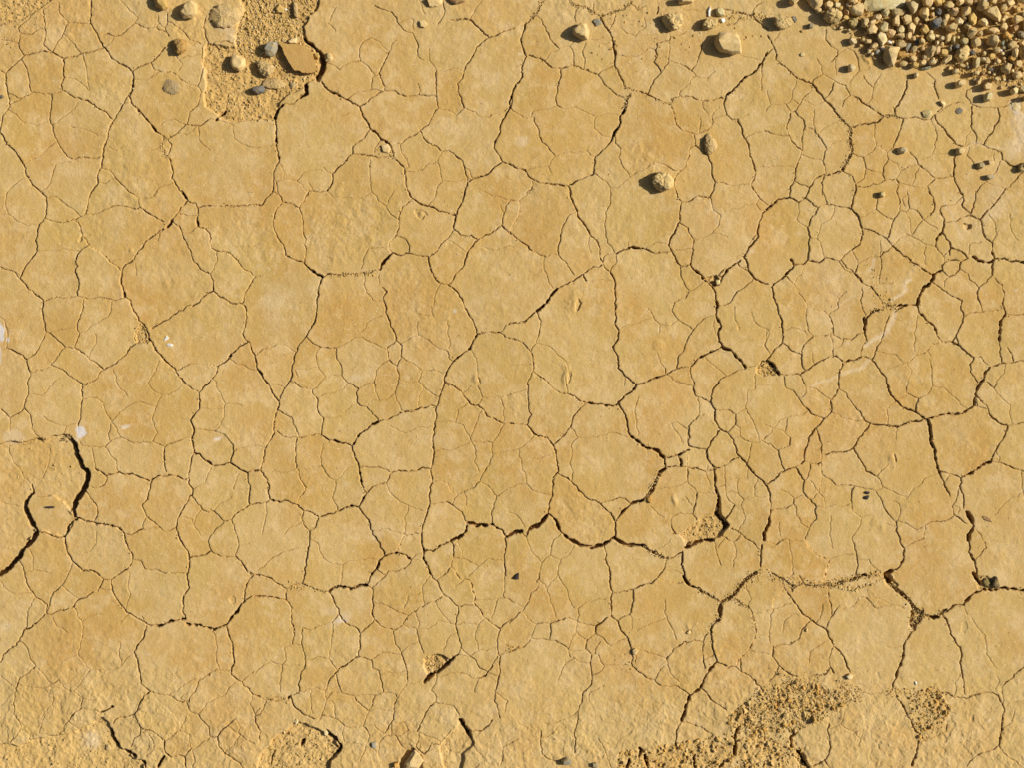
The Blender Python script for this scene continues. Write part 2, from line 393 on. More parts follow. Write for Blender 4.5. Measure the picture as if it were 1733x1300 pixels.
2 -636.7 69.3 -638.0 88.3 -628.5 104.2
3 -636.7 69.3 -613.8 73.6
1.7 -569.7 22.8 -551.7 31.2 -533.9 35.0 -508.5 32.5 -498.9 28.9
4.5 -475.5 52.8 -480.6 42.6 -498.4 29.9
3.5 -446.3 72.2 -465.3 60.4 -475.5 52.8
3 -498.4 29.9 -508.5 9.6 -517.3 -1.8
1.3 -480.1 43.7 -465.3 33.8 -452.7 31.2 -440.0 23.6 -429.8 23.0
1 -508.5 9.6 -499.1 -0.8
0.7 -597.4 40.1 -602.4 24.9 -616.6 2.2
1.2 -591.6 264.7 -599.9 243.2 -613.7 246.6
0.8 -780.9 0.1 -764.9 9.6
0.7 -638.0 205.1 -636.7 184.8
1 -866.5 113.7 -858.9 108.7 -855.1 93.4 -856.3 61.7
0.7 -804.4 225.2 -780.2 225.4 -759.9 230.5 -729.8 225.2
0.8 -680.5 208.3 -663.4 210.2
2.5 -436.5 303.7 -423.8 302.9 -417.5 314.3 -403.5 325.7 -395.9 323.2 -388.3 308.0
2 -388.3 308.0 -375.6 306.7 -360.3 299.1 -355.3 306.7 -345.1 325.0
2 -360.3 299.1 -355.3 283.8 -354.0 258.4 -348.9 245.8 -348.9 225.4 -352.7 203.9
2.2 -388.3 308.0 -397.1 299.1 -404.8 276.2 -401.0 258.4 -393.3 243.2 -384.5 228.0 -383.2 217.8
3 -383.2 217.8 -367.9 210.2 -351.4 203.9
5 -351.4 203.9 -342.6 195.0 -332.4 187.4 -319.7 181.0
0.8 -314.7 327.5 -304.5 316.8 -284.2 316.8 -258.8 315.6 -237.8 324.9
1.5 -237.3 325.8 -225.8 309.2 -213.1 301.6 -204.2 286.4 -191.5 277.3
0.8 -200.4 327.0 -210.5 306.7
2.2 -168.2 314.5 -186.4 300.3 -191.5 277.5 -195.3 253.4
2 -195.3 253.4 -208.0 238.1 -209.3 229.3 -202.9 222.9
6 -202.9 222.9 -213.1 212.7 -223.2 193.7
3 -202.9 222.9 -189.0 217.8 -172.4 221.6 -159.8 217.8 -140.7 215.3
3.5 -319.7 181.0 -309.6 187.4 -294.3 184.8 -279.1 186.1 -258.8 188.6 -241.0 188.6 -222.0 195.0
3.5 -175.8 326.6 -169.9 315.6 -152.1 304.1 -136.9 300.3 -121.7 292.7 -94.3 286.9
3.5 -80.2 327.5 -83.6 309.2 -89.9 299.1 -96.3 281.3 -98.8 262.3
2.2 -98.8 262.3 -114.1 243.2 -126.7 225.4 -140.7 215.3
1 -128.1 326.8 -131.8 314.3 -143.2 301.9
2.5 -98.8 262.3 -86.1 252.1 -70.9 252.1 -58.2 244.5
3 -58.2 244.5 -40.4 253.4 -17.6 268.6
3 -58.2 244.5 -68.4 233.1 -76.0 222.9 -81.0 202.6 -96.3 184.8 -108.2 167.5
3 -142.0 215.3 -136.9 192.4 -126.7 174.7 -103.9 165.8
3 -103.9 165.8 -93.7 156.9 -81.0 134.0 -68.4 111.2 -57.9 84.6
1 -120.6 172.3 -129.3 154.4 -133.1 131.5
0.7 -136.5 132.6 -133.1 115.0 -162.3 118.8
0.8 -112.1 245.7 -93.7 235.6 -76.0 222.9
2 -4.9 310.5 -12.5 291.5 -17.6 268.6
2.7 -17.5 268.9 -4.9 255.9 5.6 248.3
0.8 -50.6 327.0 -32.8 318.1 -17.6 315.6 -4.9 310.5 3.5 310.5
0.7 -20.1 304.1 -13.2 288.2
0.7 -50.6 233.1 -30.3 226.7 3.5 233.1
1.2 -248.6 188.6 -251.2 169.6 -246.1 154.4 -233.4 140.4 -216.7 139.3
1 -225.8 186.1 -224.5 169.6
3 -220.7 164.5 -211.8 156.9 -219.4 146.7 -213.1 129.0 -210.5 113.7 -201.6 93.4 -195.3 73.1
0.8 -220.7 116.3 -238.5 109.9 -248.6 96.0 -260.0 87.1
1.2 -256.2 195.0 -252.4 212.7 -243.5 230.5 -218.2 231.8
3.5 -319.7 181.0 -327.3 162.0 -331.1 139.1 -331.1 118.8 -340.0 96.0 -348.9 80.7
3 -348.9 80.7 -360.3 68.0 -367.9 50.3 -373.0 27.4 -376.8 4.6 -383.1 -4.1
2 -349.0 80.7 -337.5 69.3 -322.2 61.7 -298.1 61.7
1.5 -298.1 61.7 -284.2 68.0 -268.9 78.2 -253.7 79.5 -238.5 69.3 -220.7 61.7 -211.8 62.9
2.5 -211.8 62.9 -195.3 74.4
2 -211.8 62.9 -210.5 45.2 -202.9 35.0 -195.3 29.9
2.5 -195.3 73.1 -186.4 65.5 -187.7 47.7 -195.3 29.9
1.5 -195.3 29.9 -191.5 17.2 -195.0 -2.3
1.5 -207.5 41.1 -223.2 32.5 -230.8 22.3 -234.7 4.6 -231.6 -3.2
1.3 -298.1 61.7 -298.1 45.2 -290.5 32.5 -289.2 14.7
1 -330.0 -2.9 -319.7 9.6 -307.0 16.0 -289.2 14.7 -279.1 2.0 -273.2 -1.3
0.9 -324.8 62.9 -332.4 52.8 -329.9 35.0 -324.8 22.3 -316.7 11.2
0.9 -373.4 25.1 -350.2 24.9 -326.9 27.6
0.8 -367.9 24.9 -362.9 12.2
2 -376.8 4.6 -367.9 3.3 -361.1 -4.5
1 -435.3 48.6 -418.7 60.4 -398.4 68.0 -383.2 65.5 -366.1 54.5
3 -435.6 49.4 -432.7 35.0 -431.4 24.9
1.5 -436.4 23.9 -431.4 24.9
4.5 -431.4 24.9 -421.3 9.6 -412.9 -1.6
1 -189.6 68.7 -172.4 78.2 -157.2 83.3 -144.5 75.6 -124.2 60.4 -109.0 55.3 -106.4 42.6 -100.7 36.9
1.3 -187.9 47.1 -167.4 35.0 -152.1 22.3
1.3 -152.8 22.8 -131.8 23.6 -111.9 18.1
1.5 -152.1 22.3 -158.5 3.3
1 -192.0 9.7 -177.5 3.3 -158.5 3.3 -153.5 -1.6
4 -58.2 84.5 -70.9 60.4 -88.7 47.7 -101.4 36.3
3.5 -101.4 36.3 -111.5 19.8 -115.3 2.0 -105.3 -1.0
3 -58.2 84.5 -43.0 88.3 -20.1 87.1
2 -20.1 87.1 -10.0 101.0 3.4 102.7
2 -20.1 87.1 -10.0 78.2 3.4 74.8
1 -71.3 60.2 -62.0 45.2 -58.2 22.3 -58.2 9.6
0.8 -257.5 -5.5 -246.1 2.0 -233.4 4.0
0.7 -109.0 108.7 -107.7 60.4
0.7 -159.8 106.1 -158.4 82.9
0.9 -196.5 251.9 -180.1 245.8 -173.7 233.1 -175.8 220.9
2 -6.3 311.1 11.3 310.5
2 29.7 325.0 18.9 316.8 11.3 310.5
1.5 11.3 310.5 13.8 301.6 8.7 281.3 -3.5 256.0
3 -6.9 258.1 8.7 245.8 26.5 234.3 34.1 225.4 46.8 219.1 57.0 215.3
1.5 57.0 215.3 78.7 220.3
3.5 96.4 327.0 102.7 309.2 110.3 291.5 120.4 273.7 131.9 252.1
2 109.0 294.4 95.1 285.1 83.6 261.0 79.8 238.1 78.6 217.8
1.8 78.6 217.8 90.0 207.7 97.6 195.0 105.2 184.8
1 54.8 214.9 53.2 195.0 60.8 177.2 69.7 162.0
0.8 130.6 252.1 128.1 238.1 133.1 222.9
2.7 130.6 252.1 143.3 243.2 148.4 230.5 148.4 215.3 153.7 205.1
2 153.5 203.9 156.0 217.8 161.1 220.4 173.8 220.4
1.3 166.1 327.0 166.1 306.7 158.5 291.5 157.3 266.1 161.1 240.7 174.8 220.9
4 173.8 220.4 189.0 228.0 196.6 230.5
5 196.6 230.5 222.0 230.0
2.5 222.0 230.0 234.7 224.2 249.9 222.9 270.8 224.4
1 222.9 229.6 244.9 240.7 263.9 236.9
0.8 196.6 240.7 196.6 230.5
3 277.1 326.8 280.4 316.8 286.7 309.2
3 286.7 309.2 284.2 294.0 282.9 273.7
4 282.9 273.7 270.2 250.8 265.2 235.6
2.3 286.7 309.2 303.3 311.8 315.9 319.4 333.7 316.8 340.3 327.4
1 334.0 317.3 338.8 299.1 352.8 286.4 349.0 268.6 338.8 255.9 323.6 248.3 307.7 245.3
1 338.8 255.9 351.5 254.6 364.2 248.3
2 282.7 273.3 298.2 264.8 303.3 250.8 308.3 244.5 305.8 225.4 302.0 203.9
3.5 263.9 236.9 271.5 222.9 280.4 205.1 285.5 200.1 302.6 203.1
0.8 270.2 225.4 290.6 228.0 306.2 228.9
1 284.2 201.3 285.5 184.8 293.1 167.0 299.4 158.2
1 299.4 158.2 310.9 163.2 326.1 174.9
1 299.4 158.2 293.1 145.5 275.3 139.1 270.2 123.9 280.4 109.9 293.1 101.0 306.4 91.7
0.9 229.6 129.0 239.8 111.2 249.9 101.0 267.7 98.5 281.0 109.5
0.9 183.9 96.0 201.7 99.8 222.0 108.7 238.6 113.2
0.7 249.9 101.0 248.7 85.8
5 302.0 205.1 310.9 192.4 321.0 184.8 323.6 177.2
4 323.6 177.2 336.3 165.8 349.0 167.0 352.8 174.7
5.5 352.8 174.7 361.6 189.9 364.2 195.0
3.5 364.2 195.0 376.9 203.9 387.0 210.2
2 356.4 180.9 349.0 184.8 359.1 195.0 364.2 195.0
5 338.6 166.0 345.1 149.3 347.7 134.0 345.1 116.3
4 345.1 116.3 354.0 98.5 349.0 83.3 356.6 62.9
1 345.9 114.7 340.1 101.0 343.9 85.8 351.6 77.0
2.3 57.0 215.3 48.3 218.5
3 153.5 203.9 145.8 197.5 130.6 195.0 120.4 186.1 105.2 175.9 92.5 169.6 77.3 162.0
5 77.3 162.0 64.6 149.3 49.4 130.2 40.5 123.9
3.5 40.5 123.9 26.5 111.2 16.4 104.8 -6.5 101.4
4.5 120.4 186.1 125.5 174.7
0.8 130.6 174.7 145.8 177.2 173.3 175.7
2.5 153.5 203.9 158.5 195.0 166.1 189.9
1.3 165.0 190.7 177.6 207.7 175.8 221.4
4 166.1 189.9 173.8 174.7 175.0 149.3 173.8 123.9 173.8 103.6
3.2 173.8 103.6 180.1 90.9 178.8 75.6 170.0 62.9 178.8 47.7 178.8 27.4
3.2 178.8 27.4 191.5 13.4 209.5 -1.0
4 209.0 -1.6 229.6 4.6 247.4 12.2 260.1 16.0
3 260.1 16.0 277.9 26.1 302.0 29.9
2 259.5 26.8 260.6 16.3
4 302.0 29.9 313.4 42.6 333.7 52.8 349.0 60.4 356.6 65.5
6 356.6 62.9 369.3 57.9
4.5 369.3 57.9 379.4 45.2 394.7 27.4
1.5 394.0 26.9 409.9 31.2
1.5 345.1 116.3 323.6 111.2 313.4 101.0 305.8 90.9 295.6 73.1 290.6 57.9 280.4 45.2 278.1 26.2
0.8 244.9 52.8 249.9 37.6 258.8 26.0
2 41.3 124.5 49.4 106.1 45.5 85.8 39.2 68.0 31.0 54.8
2.5 -6.2 77.5 8.7 74.4 21.4 66.8 31.6 54.1
2.5 31.6 54.1 35.4 42.6 35.4 24.9
2.5 35.4 24.9 26.5 4.6 25.6 -3.0
2.5 35.1 24.1 49.4 10.9 59.5 4.6 64.4 -2.2
1 39.9 70.0 59.5 65.5 74.7 52.8 86.2 42.6 95.1 27.4 97.6 12.2
0.7 90.0 12.2 92.1 -3.1
0.7 -6.5 29.9 11.3 32.5 35.4 32.5
2 301.8 29.9 303.3 12.2 308.3 -3.1
1.2 260.9 16.4 275.3 4.6 288.0 -0.5 308.3 -3.1
0.8 191.5 13.4 189.0 -3.1
2 394.7 26.1 374.3 18.5 354.0 9.6 344.9 -2.1
0.7 324.6 48.2 343.9 29.9 362.8 13.4
2.5 410.9 327.6 420.0 314.3 433.7 303.2
1 418.8 315.9 412.4 304.1 420.0 295.3 433.5 295.3
0.7 359.1 291.5 382.0 296.5 413.4 305.8
4.5 433.4 296.5 425.1 291.5 417.5 273.7 415.0 258.4 416.2 248.3
4 416.2 248.3 402.3 233.1 392.1 215.3
1 415.1 257.5 402.3 240.7 401.6 232.0
3 392.1 215.3 398.5 205.1 399.7 193.7
2 381.1 206.5 392.1 195.0 399.7 192.4 409.9 179.7
3.5 399.4 192.6 409.9 179.7 433.5 169.6
2 409.9 179.7 389.6 162.0 376.9 151.8 371.8 141.7 359.1 134.0 347.5 133.0
0.8 376.9 131.5 376.9 108.7 384.5 96.0
1 404.8 121.3 409.9 106.1 422.6 96.0 434.1 89.6
1 430.9 94.0 430.2 78.2 426.4 65.5 433.3 55.2
0.8 411.2 17.2 410.3 -0.5
1.2 426.9 308.5 433.5 302.9
4 427.2 292.4 439.2 302.9 449.4 313.0 469.7 316.8
1.5 470.3 327.1 469.7 316.8
2.5 469.7 316.8 484.9 308.0 495.1 315.6 502.0 327.5
2 495.1 315.6 510.3 302.9 517.9 299.1 533.1 305.4
1.2 524.6 327.4 533.1 304.1
2 517.9 299.1 507.7 283.8 500.1 266.1 503.9 248.3
1.3 484.9 308.0 486.2 291.5
0.9 486.2 291.5 482.4 278.8 495.1 268.6 500.1 266.1
2 503.9 248.3 502.7 225.4 500.1 210.2
1 503.9 248.3 515.4 247.0 521.7 240.7 525.5 228.0 529.3 214.0
0.8 546.4 302.0 538.2 278.8 523.0 272.4 520.4 261.0 517.3 245.1
2 533.1 304.1 548.4 301.6 566.1 299.1 575.6 295.9
3.5 581.4 327.0 576.3 311.8 575.0 296.5
3.5 575.0 296.5 586.5 283.8 589.0 271.1 592.8 263.5
2.5 592.8 263.5 590.3 243.2 589.0 238.1 575.0 228.0
1.2 587.0 280.9 604.2 291.5 615.7 296.5
1.5 618.2 314.3 615.7 296.5 629.6 286.4 646.2 278.2
2 650.2 327.2 656.3 311.8 656.3 294.0
2.5 656.3 294.0 647.4 281.3 642.3 268.6 634.1 246.1
1.5 656.3 294.0 665.2 291.5 672.8 299.1 671.5 314.3 669.0 327.0
1 669.8 322.8 660.1 311.8 665.2 300.3
1.3 670.9 297.2 685.5 294.0 695.6 280.0
1 665.2 291.5 672.8 276.2 675.9 252.9
1.3 675.1 251.4 685.5 266.1 695.6 278.8 711.4 289.9
3 704.6 327.0 713.4 316.8 714.7 296.5 707.4 285.5
1.2 695.6 280.0 708.3 269.9 721.0 262.3
2 592.8 263.5 606.8 261.0 619.5 254.6 634.7 245.8
2 634.7 245.8 642.3 235.6
3.5 642.3 235.6 655.0 225.4 670.2 214.0 685.5 202.6 712.8 184.2
1.2 643.9 234.4 655.0 247.0 670.2 253.4 676.6 250.8 688.0 244.5 700.7 236.9 717.2 233.1
1 700.7 236.9 698.2 225.4 699.4 202.6
3.5 724.8 294.0 731.2 281.3 731.2 268.6 727.4 257.2
4 731.2 271.1 728.6 258.4 721.0 250.8 717.2 233.1
2 717.2 233.1 722.3 225.4 731.2 216.6 731.2 205.1
2 723.9 293.4 726.1 301.6 738.8 302.9
1.3 738.8 302.9 750.2 305.4 754.0 310.5 764.2 319.4 761.8 326.1
1.7 731.2 272.4 751.5 276.2 774.3 287.6
2.3 763.4 324.3 762.9 301.6 776.9 288.9
2 784.6 326.9 784.5 311.8 776.9 288.9
3 774.3 287.6 787.0 280.0 793.4 280.0
3 832.7 327.0 820.0 309.2 802.3 291.5 793.4 280.0
3.5 793.4 280.0 795.9 266.1 801.0 248.3
3.3 728.0 257.8 741.3 240.7 741.3 217.8
1.2 741.3 228.0 730.5 217.2
3 741.3 233.1 759.1 225.4 772.2 213.1
3 731.2 205.1 736.3 208.9 743.9 210.2 759.1 207.7 771.8 214.0
4.5 779.4 216.6 789.6 208.9 807.3 206.4 817.5 212.7
2.5 801.0 248.3 812.4 240.7 812.4 225.4
4 812.4 225.4 817.5 212.7
1.2 807.3 287.6 816.2 276.2 821.3 253.4 812.1 240.9
0.8 842.9 288.9 842.9 268.6 858.1 243.2
1 773.1 220.4 774.3 238.1 794.6 240.7
5.5 817.5 212.7 832.7 214.0 845.4 207.7 866.5 205.1
3.5 814.4 209.1 812.4 184.8
2.5 731.2 205.1 727.4 200.1 728.6 192.4
1.5 728.6 192.4 739.1 182.4
3 759.1 207.7 757.8 195.0 748.9 184.8
2.5 748.9 184.8 738.8 182.3
1.5 738.8 182.3 731.2 173.4 731.2 164.5
1.5 757.8 194.9 771.8 187.4 774.3 177.2 789.6 164.5
2.3 812.4 184.8 802.3 172.1 789.6 164.5
2.3 789.6 164.5 788.3 144.2 796.0 122.5
2 812.4 185.0 830.2 167.0 832.7 154.4 830.2 139.1
2 764.2 115.0 779.4 121.3 797.2 122.6 822.6 125.2
3.5 830.2 139.1 835.3 118.8
2 835.3 118.8 848.0 116.3 866.5 118.8
5 835.3 118.8 826.4 106.1 825.1 85.8 825.1 73.1
2 825.1 73.1 826.4 57.9 828.0 35.2
2 837.8 62.9 848.4 36.6
4 728.6 192.4 713.4 186.1
6 713.4 186.1 709.6 174.7 695.6 162.0 688.0 146.7 685.5 134.0
4 685.5 134.0 688.0 121.3 700.7 108.7 715.9 93.4 718.5 83.3
3 718.5 83.3 728.6 70.6
2.5 728.6 70.6 742.6 71.8 751.5 80.7 761.6 103.6 764.2 115.0
2.3 709.6 174.7 728.6 159.4 751.5 146.7 761.6 141.7 759.1 126.4 764.2 115.0
4 685.5 134.0 667.7 134.0 647.4 131.5 632.2 134.0
4 644.8 121.3 655.0 129.0 667.4 134.0
3 606.8 165.8 619.5 149.3 627.1 136.6
2 555.3 211.1 578.8 188.6 591.5 172.1 609.3 164.5
4 579.9 187.2 592.4 171.7
1.5 591.5 164.5 592.8 149.3 591.5 131.5 597.9 113.6
4 622.0 126.4 609.3 122.6 600.4 112.5 597.0 98.6
5 595.3 113.7 596.6 90.9 601.1 72.5
2 600.4 73.1 592.8 62.9 589.8 45.4
1.2 632.2 101.0 638.5 116.3
2.3 632.2 101.0 628.3 83.3 615.7 62.9
2 638.7 116.2 632.9 102.7
3 619.5 65.5 608.6 39.5
2 542.0 84.5 558.5 75.6 576.3 76.9 597.1 88.7
2 575.0 229.3 563.6 220.4 553.4 208.9
2.2 574.7 227.8 585.2 210.2 583.9 197.5 578.8 187.4
1.2 584.7 205.2 604.2 215.3 622.0 215.3
2.5 643.5 234.6 634.7 225.4 622.0 215.3
1.3 623.3 215.3 625.8 200.1 622.0 184.8 620.7 169.6
0.8 620.7 169.6 644.8 172.1
0.8 623.3 243.2 623.3 215.3
2.2 553.4 208.9 540.8 212.7 529.3 214.0
2.2 553.4 208.9 563.6 192.4 578.8 187.4
3 529.3 214.0 520.4 206.4 500.1 210.2 492.5 202.6 477.3 201.3
5 472.2 211.5 477.3 201.3
4 477.3 201.3 462.0 183.5 441.7 167.0
1.5 496.3 206.4 490.0 187.4 477.3 168.2
2 461.7 183.3 478.5 167.0 487.4 151.8 500.1 130.2
3 441.7 167.0 441.7 149.3 449.4 129.0 457.0 106.1 458.2 88.3 457.0 69.3
1.5 500.1 130.2 497.6 108.7 500.1 90.9
1 500.1 130.2 512.8 125.2 528.1 123.9 535.7 116.3
1.5 535.0 116.9 548.4 126.4 553.4 146.7 566.1 156.9
2.2 535.7 116.3 543.3 101.0 543.5 83.7
1.5 458.1 90.9 472.2 96.0 496.3 89.6
1.5 500.1 90.9 509.0 82.0
0.9 495.1 89.6 500.1 83.3
1.8 509.0 82.0 528.1 82.0 538.2 84.5 543.3 84.5
2 509.0 82.0 497.6 70.6 490.0 57.9 490.0 50.3
2 457.0 69.3 472.2 56.6 490.0 50.3
2.8 457.0 69.3 439.2 51.5 430.3 40.1
1.3 426.4 65.4 437.6 49.5
1.2 433.5 93.4 430.3 73.1 429.2 61.4
5 430.3 40.1 441.7 32.5 452.1 14.7
2.3 490.0 50.3 490.0 35.0 495.6 22.7
3 495.1 22.3 510.3 32.5 538.2 47.7
2.7 538.2 47.7 548.4 47.7 559.8 37.6
1.8 537.9 84.5 543.3 65.5 543.3 47.7
1 543.3 60.4 556.0 65.5 561.1 75.8
0.9 507.7 52.8 511.3 33.0
2.5 495.1 22.3 487.4 16.0 467.1 16.0 451.9 17.2
2 486.2 16.0 495.4 -0.4
1 459.3 15.3 462.1 -2.5
4 559.8 37.6 573.8 40.1 592.8 46.4
2 592.8 46.4 604.2 43.9
3.3 559.8 37.6 553.4 17.2 552.3 -3.0
3 609.3 40.1 619.5 27.4 632.2 12.2 635.8 -2.9
1 613.6 55.6 634.7 51.5 647.4 50.3 660.1 37.6 669.0 36.3
1.5 669.0 36.3 682.9 49.0 700.7 55.3 708.3 66.8 728.6 70.6
1 669.0 36.3 676.6 22.3 668.9 2.1
1 634.7 24.9 665.4 36.8
0.9 685.5 116.3 682.9 93.4 680.4 55.3
1 705.8 42.6 710.9 19.8 711.2 -2.7
0.7 702.3 57.7 708.3 47.7
3 742.5 71.8 759.1 64.2 771.8 51.5 782.0 45.2
2 750.9 80.1 756.5 65.2
2 782.0 45.2 794.6 45.2 804.8 32.5
2 782.0 45.2 775.6 35.0 775.6 19.8 789.6 -0.3
3 866.5 38.8 845.4 36.3 825.1 35.0 809.9 29.9
5 809.9 29.9 802.3 22.3 798.5 9.6
5 798.5 9.6 789.5 -4.6
1 835.2 35.7 832.7 19.8 817.2 2.6
2.5 -820.1 3.7 -818.3 -13.8 -825.9 -40.4
2.5 -825.9 -40.4 -836.0 -50.6 -850.0 -58.2
3 -850.0 -58.2 -858.9 -48.0 -866.5 -43.0
0.8 -850.0 -58.2 -850.0 -79.8
2.3 -825.9 -40.4 -815.7 -51.9 -813.2 -77.2
1.5 -813.2 -77.2 -803.0 -88.7 -797.9 -92.9
0.8 -819.5 -18.1 -797.9 -20.1 -776.3 2.0
1 -792.9 -55.7 -772.6 -68.4 -757.3 -72.2 -733.2 -64.8
3 -735.4 4.5 -727.4 0.2 -726.9 -23.9 -730.7 -49.3 -734.5 -72.2
1 -755.0 -71.4 -758.6 -84.9
1.5 -727.4 0.2 -713.9 3.4
1.2 -727.2 -26.0 -704.0 -23.9 -691.3 -32.8 -688.8 -46.8 -677.3 -64.6
1.2 -677.3 -64.6 -683.7 -84.9 -680.5 -98.2
1 -677.9 -63.7 -663.4 -46.8 -648.2 -36.6 -635.5 -31.5 -620.2 -34.1 -602.4 -39.2
1.5 -678.0 -66.5 -665.9 -84.9 -662.3 -91.7
1 -670.4 4.8 -663.4 -8.7 -650.7 -21.4
0.9 -561.8 -6.2 -579.6 -17.6 -593.6 -18.9 -599.9 -31.5 -602.4 -39.2 -608.8 -56.9 -599.9 -82.3 -610.1 -98.8
0.8 -617.7 4.0 -610.1 -8.7 -593.6 -18.9
2 -558.3 3.0 -546.6 -4.9 -530.1 -13.8
1.2 -731.9 -97.6 -728.1 -105.2 -714.2 -107.7 -688.8 -106.4
1.7 -688.8 -107.7 -678.6 -96.3 -663.4 -91.2 -648.2 -97.6 -610.1 -98.8
1.7 -610.1 -98.8 -588.5 -106.4
1.2 -711.7 -107.6 -707.8 -128.0 -704.0 -145.8
1.2 -688.8 -106.4 -678.6 -122.9 -669.7 -130.6 -668.5 -145.8 -663.4 -149.9
3 -587.4 -106.0 -588.5 -138.2 -584.7 -149.6
2.5 -587.2 -106.5 -566.9 -97.6 -554.2 -92.5 -539.0 -92.5
3.5 -511.7 4.4 -530.1 -13.8 -530.1 -44.2 -544.1 -62.0 -539.0 -77.2 -539.0 -117.9
3 -539.0 -117.9 -544.1 -138.2 -547.9 -156.0
0.9 -501.9 3.0 -493.3 -16.3 -485.7 -34.1 -490.7 -62.0 -503.6 -81.0
0.9 -485.7 -34.1 -457.7 -37.9
0.9 -539.0 -77.2 -521.2 -78.5 -503.4 -81.1 -485.7 -87.4 -473.0 -102.6 -471.7 -115.3
0.7 -530.1 -41.7 -511.0 -43.0 -486.7 -39.9
0.7 -561.8 -59.5 -544.1 -62.0
1 -471.7 -115.3 -460.3 -109.0 -426.7 -105.8
2.3 -471.7 -115.3 -478.4 -134.9
4 -539.0 -117.9 -528.8 -119.1 -508.5 -138.2 -479.3 -134.4
3.5 -479.3 -134.4 -460.3 -145.8 -447.6 -150.9 -425.8 -146.6
3 -447.6 -150.9 -444.9 -205.4
2.5 -426.5 -202.9 -445.0 -205.5 -460.3 -214.3 -475.5 -230.9 -486.9 -233.4
2 -486.9 -233.4 -506.0 -215.6 -523.7 -214.3 -541.5 -188.8
1 -540.2 -178.8 -518.7 -166.1 -508.5 -138.2
1 -475.5 -192.8 -495.8 -204.2 -505.3 -216.3
3 -547.9 -156.0 -547.9 -168.6 -540.2 -178.8 -541.5 -189.0 -556.7 -211.8 -569.4 -243.5
2 -557.4 -163.1 -547.9 -158.5
3.5 -706.5 -143.3 -696.4 -148.3 -686.2 -156.0 -665.9 -149.6 -643.1 -152.1 -630.4 -158.5 -612.6 -163.6
3 -612.6 -163.6 -599.9 -156.0 -579.6 -154.7 -564.4 -157.2 -556.7 -162.3
3 -604.8 -158.9 -612.6 -173.7 -617.7 -196.6 -626.6 -206.7
2.3 -626.6 -206.7 -619.0 -224.5 -597.4 -242.3 -588.5 -249.9 -569.4 -243.5
1.2 -619.0 -224.5 -625.3 -239.7 -624.0 -247.4 -597.0 -242.6
4 -737.0 -225.8 -721.8 -233.4 -704.0 -237.2 -678.6 -239.7 -663.4 -246.1 -655.8 -255.0
3 -655.8 -255.0 -638.0 -252.4 -624.3 -245.9
1.5 -686.2 -156.0 -686.2 -164.8 -693.9 -173.7 -714.2 -175.0
2.5 -724.5 -176.9 -711.6 -196.6 -701.5 -211.8 -702.7 -224.5 -709.4 -236.0
3 -655.8 -255.0 -653.2 -270.2 -643.1 -288.0 -643.1 -298.1
2.5 -643.1 -298.1 -650.7 -313.4 -669.5 -324.6
1.5 -643.1 -298.1 -627.8 -300.7 -621.5 -313.4 -599.9 -315.9 -584.7 -322.3 -554.2 -321.4
3 -569.4 -243.5 -561.8 -265.1 -549.1 -282.9 -545.3 -300.7
3.5 -545.3 -300.7 -550.5 -325.8
3 -546.6 -294.9 -528.8 -291.8 -509.8 -282.9
1.2 -486.9 -233.4 -500.9 -244.8 -512.3 -260.1 -513.6 -270.2 -509.8 -282.9
0.8 -562.4 -225.8 -541.5 -229.6 -536.4 -244.8 -526.3 -257.5
0.7 -524.5 -213.2 -535.2 -224.5 -538.7 -238.0
2.3 -509.8 -282.9 -490.7 -293.1 -467.9 -293.1
3.5 -467.9 -293.1 -452.7 -310.8 -439.5 -326.5
1.5 -475.0 -230.3 -467.9 -252.4 -462.8 -270.2 -466.8 -294.3
0.7 -463.4 -275.2 -445.0 -270.2
3.5 -757.3 -260.1 -754.8 -280.4 -744.6 -300.7 -726.9 -317.2 -704.0 -319.7 -698.2 -325.2
1 -744.0 -301.3 -751.7 -321.3
2 -838.6 -295.6 -828.4 -308.3 -824.8 -323.2
1.3 -825.6 -320.9 -810.6 -315.9 -780.2 -321.0
0.8 -818.3 -280.4 -810.6 -295.6 -811.8 -316.3
0.8 -704.0 -249.9 -704.0 -270.2 -714.2 -282.9 -726.9 -286.7
4 -804.3 -251.2 -782.7 -256.2 -757.3 -260.1
5 -757.3 -260.1 -747.2 -237.2 -734.5 -227.0
2 -854.6 -105.7 -848.7 -128.0 -833.5 -148.3 -828.4 -161.0 -815.7 -171.2
1.5 -784.0 -105.2 -785.3 -122.9 -790.3 -145.8 -815.7 -171.2
4 -815.7 -171.2 -813.2 -189.0
2.5 -866.5 -107.7 -851.3 -105.2 -833.5 -105.2 -808.1 -93.7 -792.9 -92.5 -780.2 -100.1 -764.9 -96.3 -745.1 -88.7
1 -814.5 -186.4 -790.3 -189.0 -767.5 -197.8 -754.8 -209.3 -741.8 -219.3
2 -866.5 -201.7 -851.3 -205.5 -836.0 -208.0
0.7 -462.8 -153.4 -473.0 -178.8 -446.3 -177.5
3 -415.9 4.3 -407.3 -11.2 -394.6 -30.3
2 -376.8 4.0 -385.7 -7.4 -394.6 -30.3
1.5 -411.1 -0.5 -398.4 -1.1 -385.6 -7.2
3.3 -394.6 -30.3 -401.0 -51.9 -403.5 -79.8 -418.7 -110.3 -426.3 -145.8
1 -436.4 -106.3 -428.9 -105.2 -418.0 -108.7
3.3 -436.6 -148.9 -426.3 -145.8
3 -426.3 -145.8 -417.5 -158.5 -409.8 -196.6
2.5 -409.8 -196.6 -436.8 -204.3
2 -398.0 -42.0 -373.0 -56.9 -367.9 -72.2 -359.9 -91.9
2 -398.4 -79.8 -388.3 -89.9 -360.3 -92.0
2.5 -360.3 -92.0 -342.6 -87.9 -323.5 -86.9
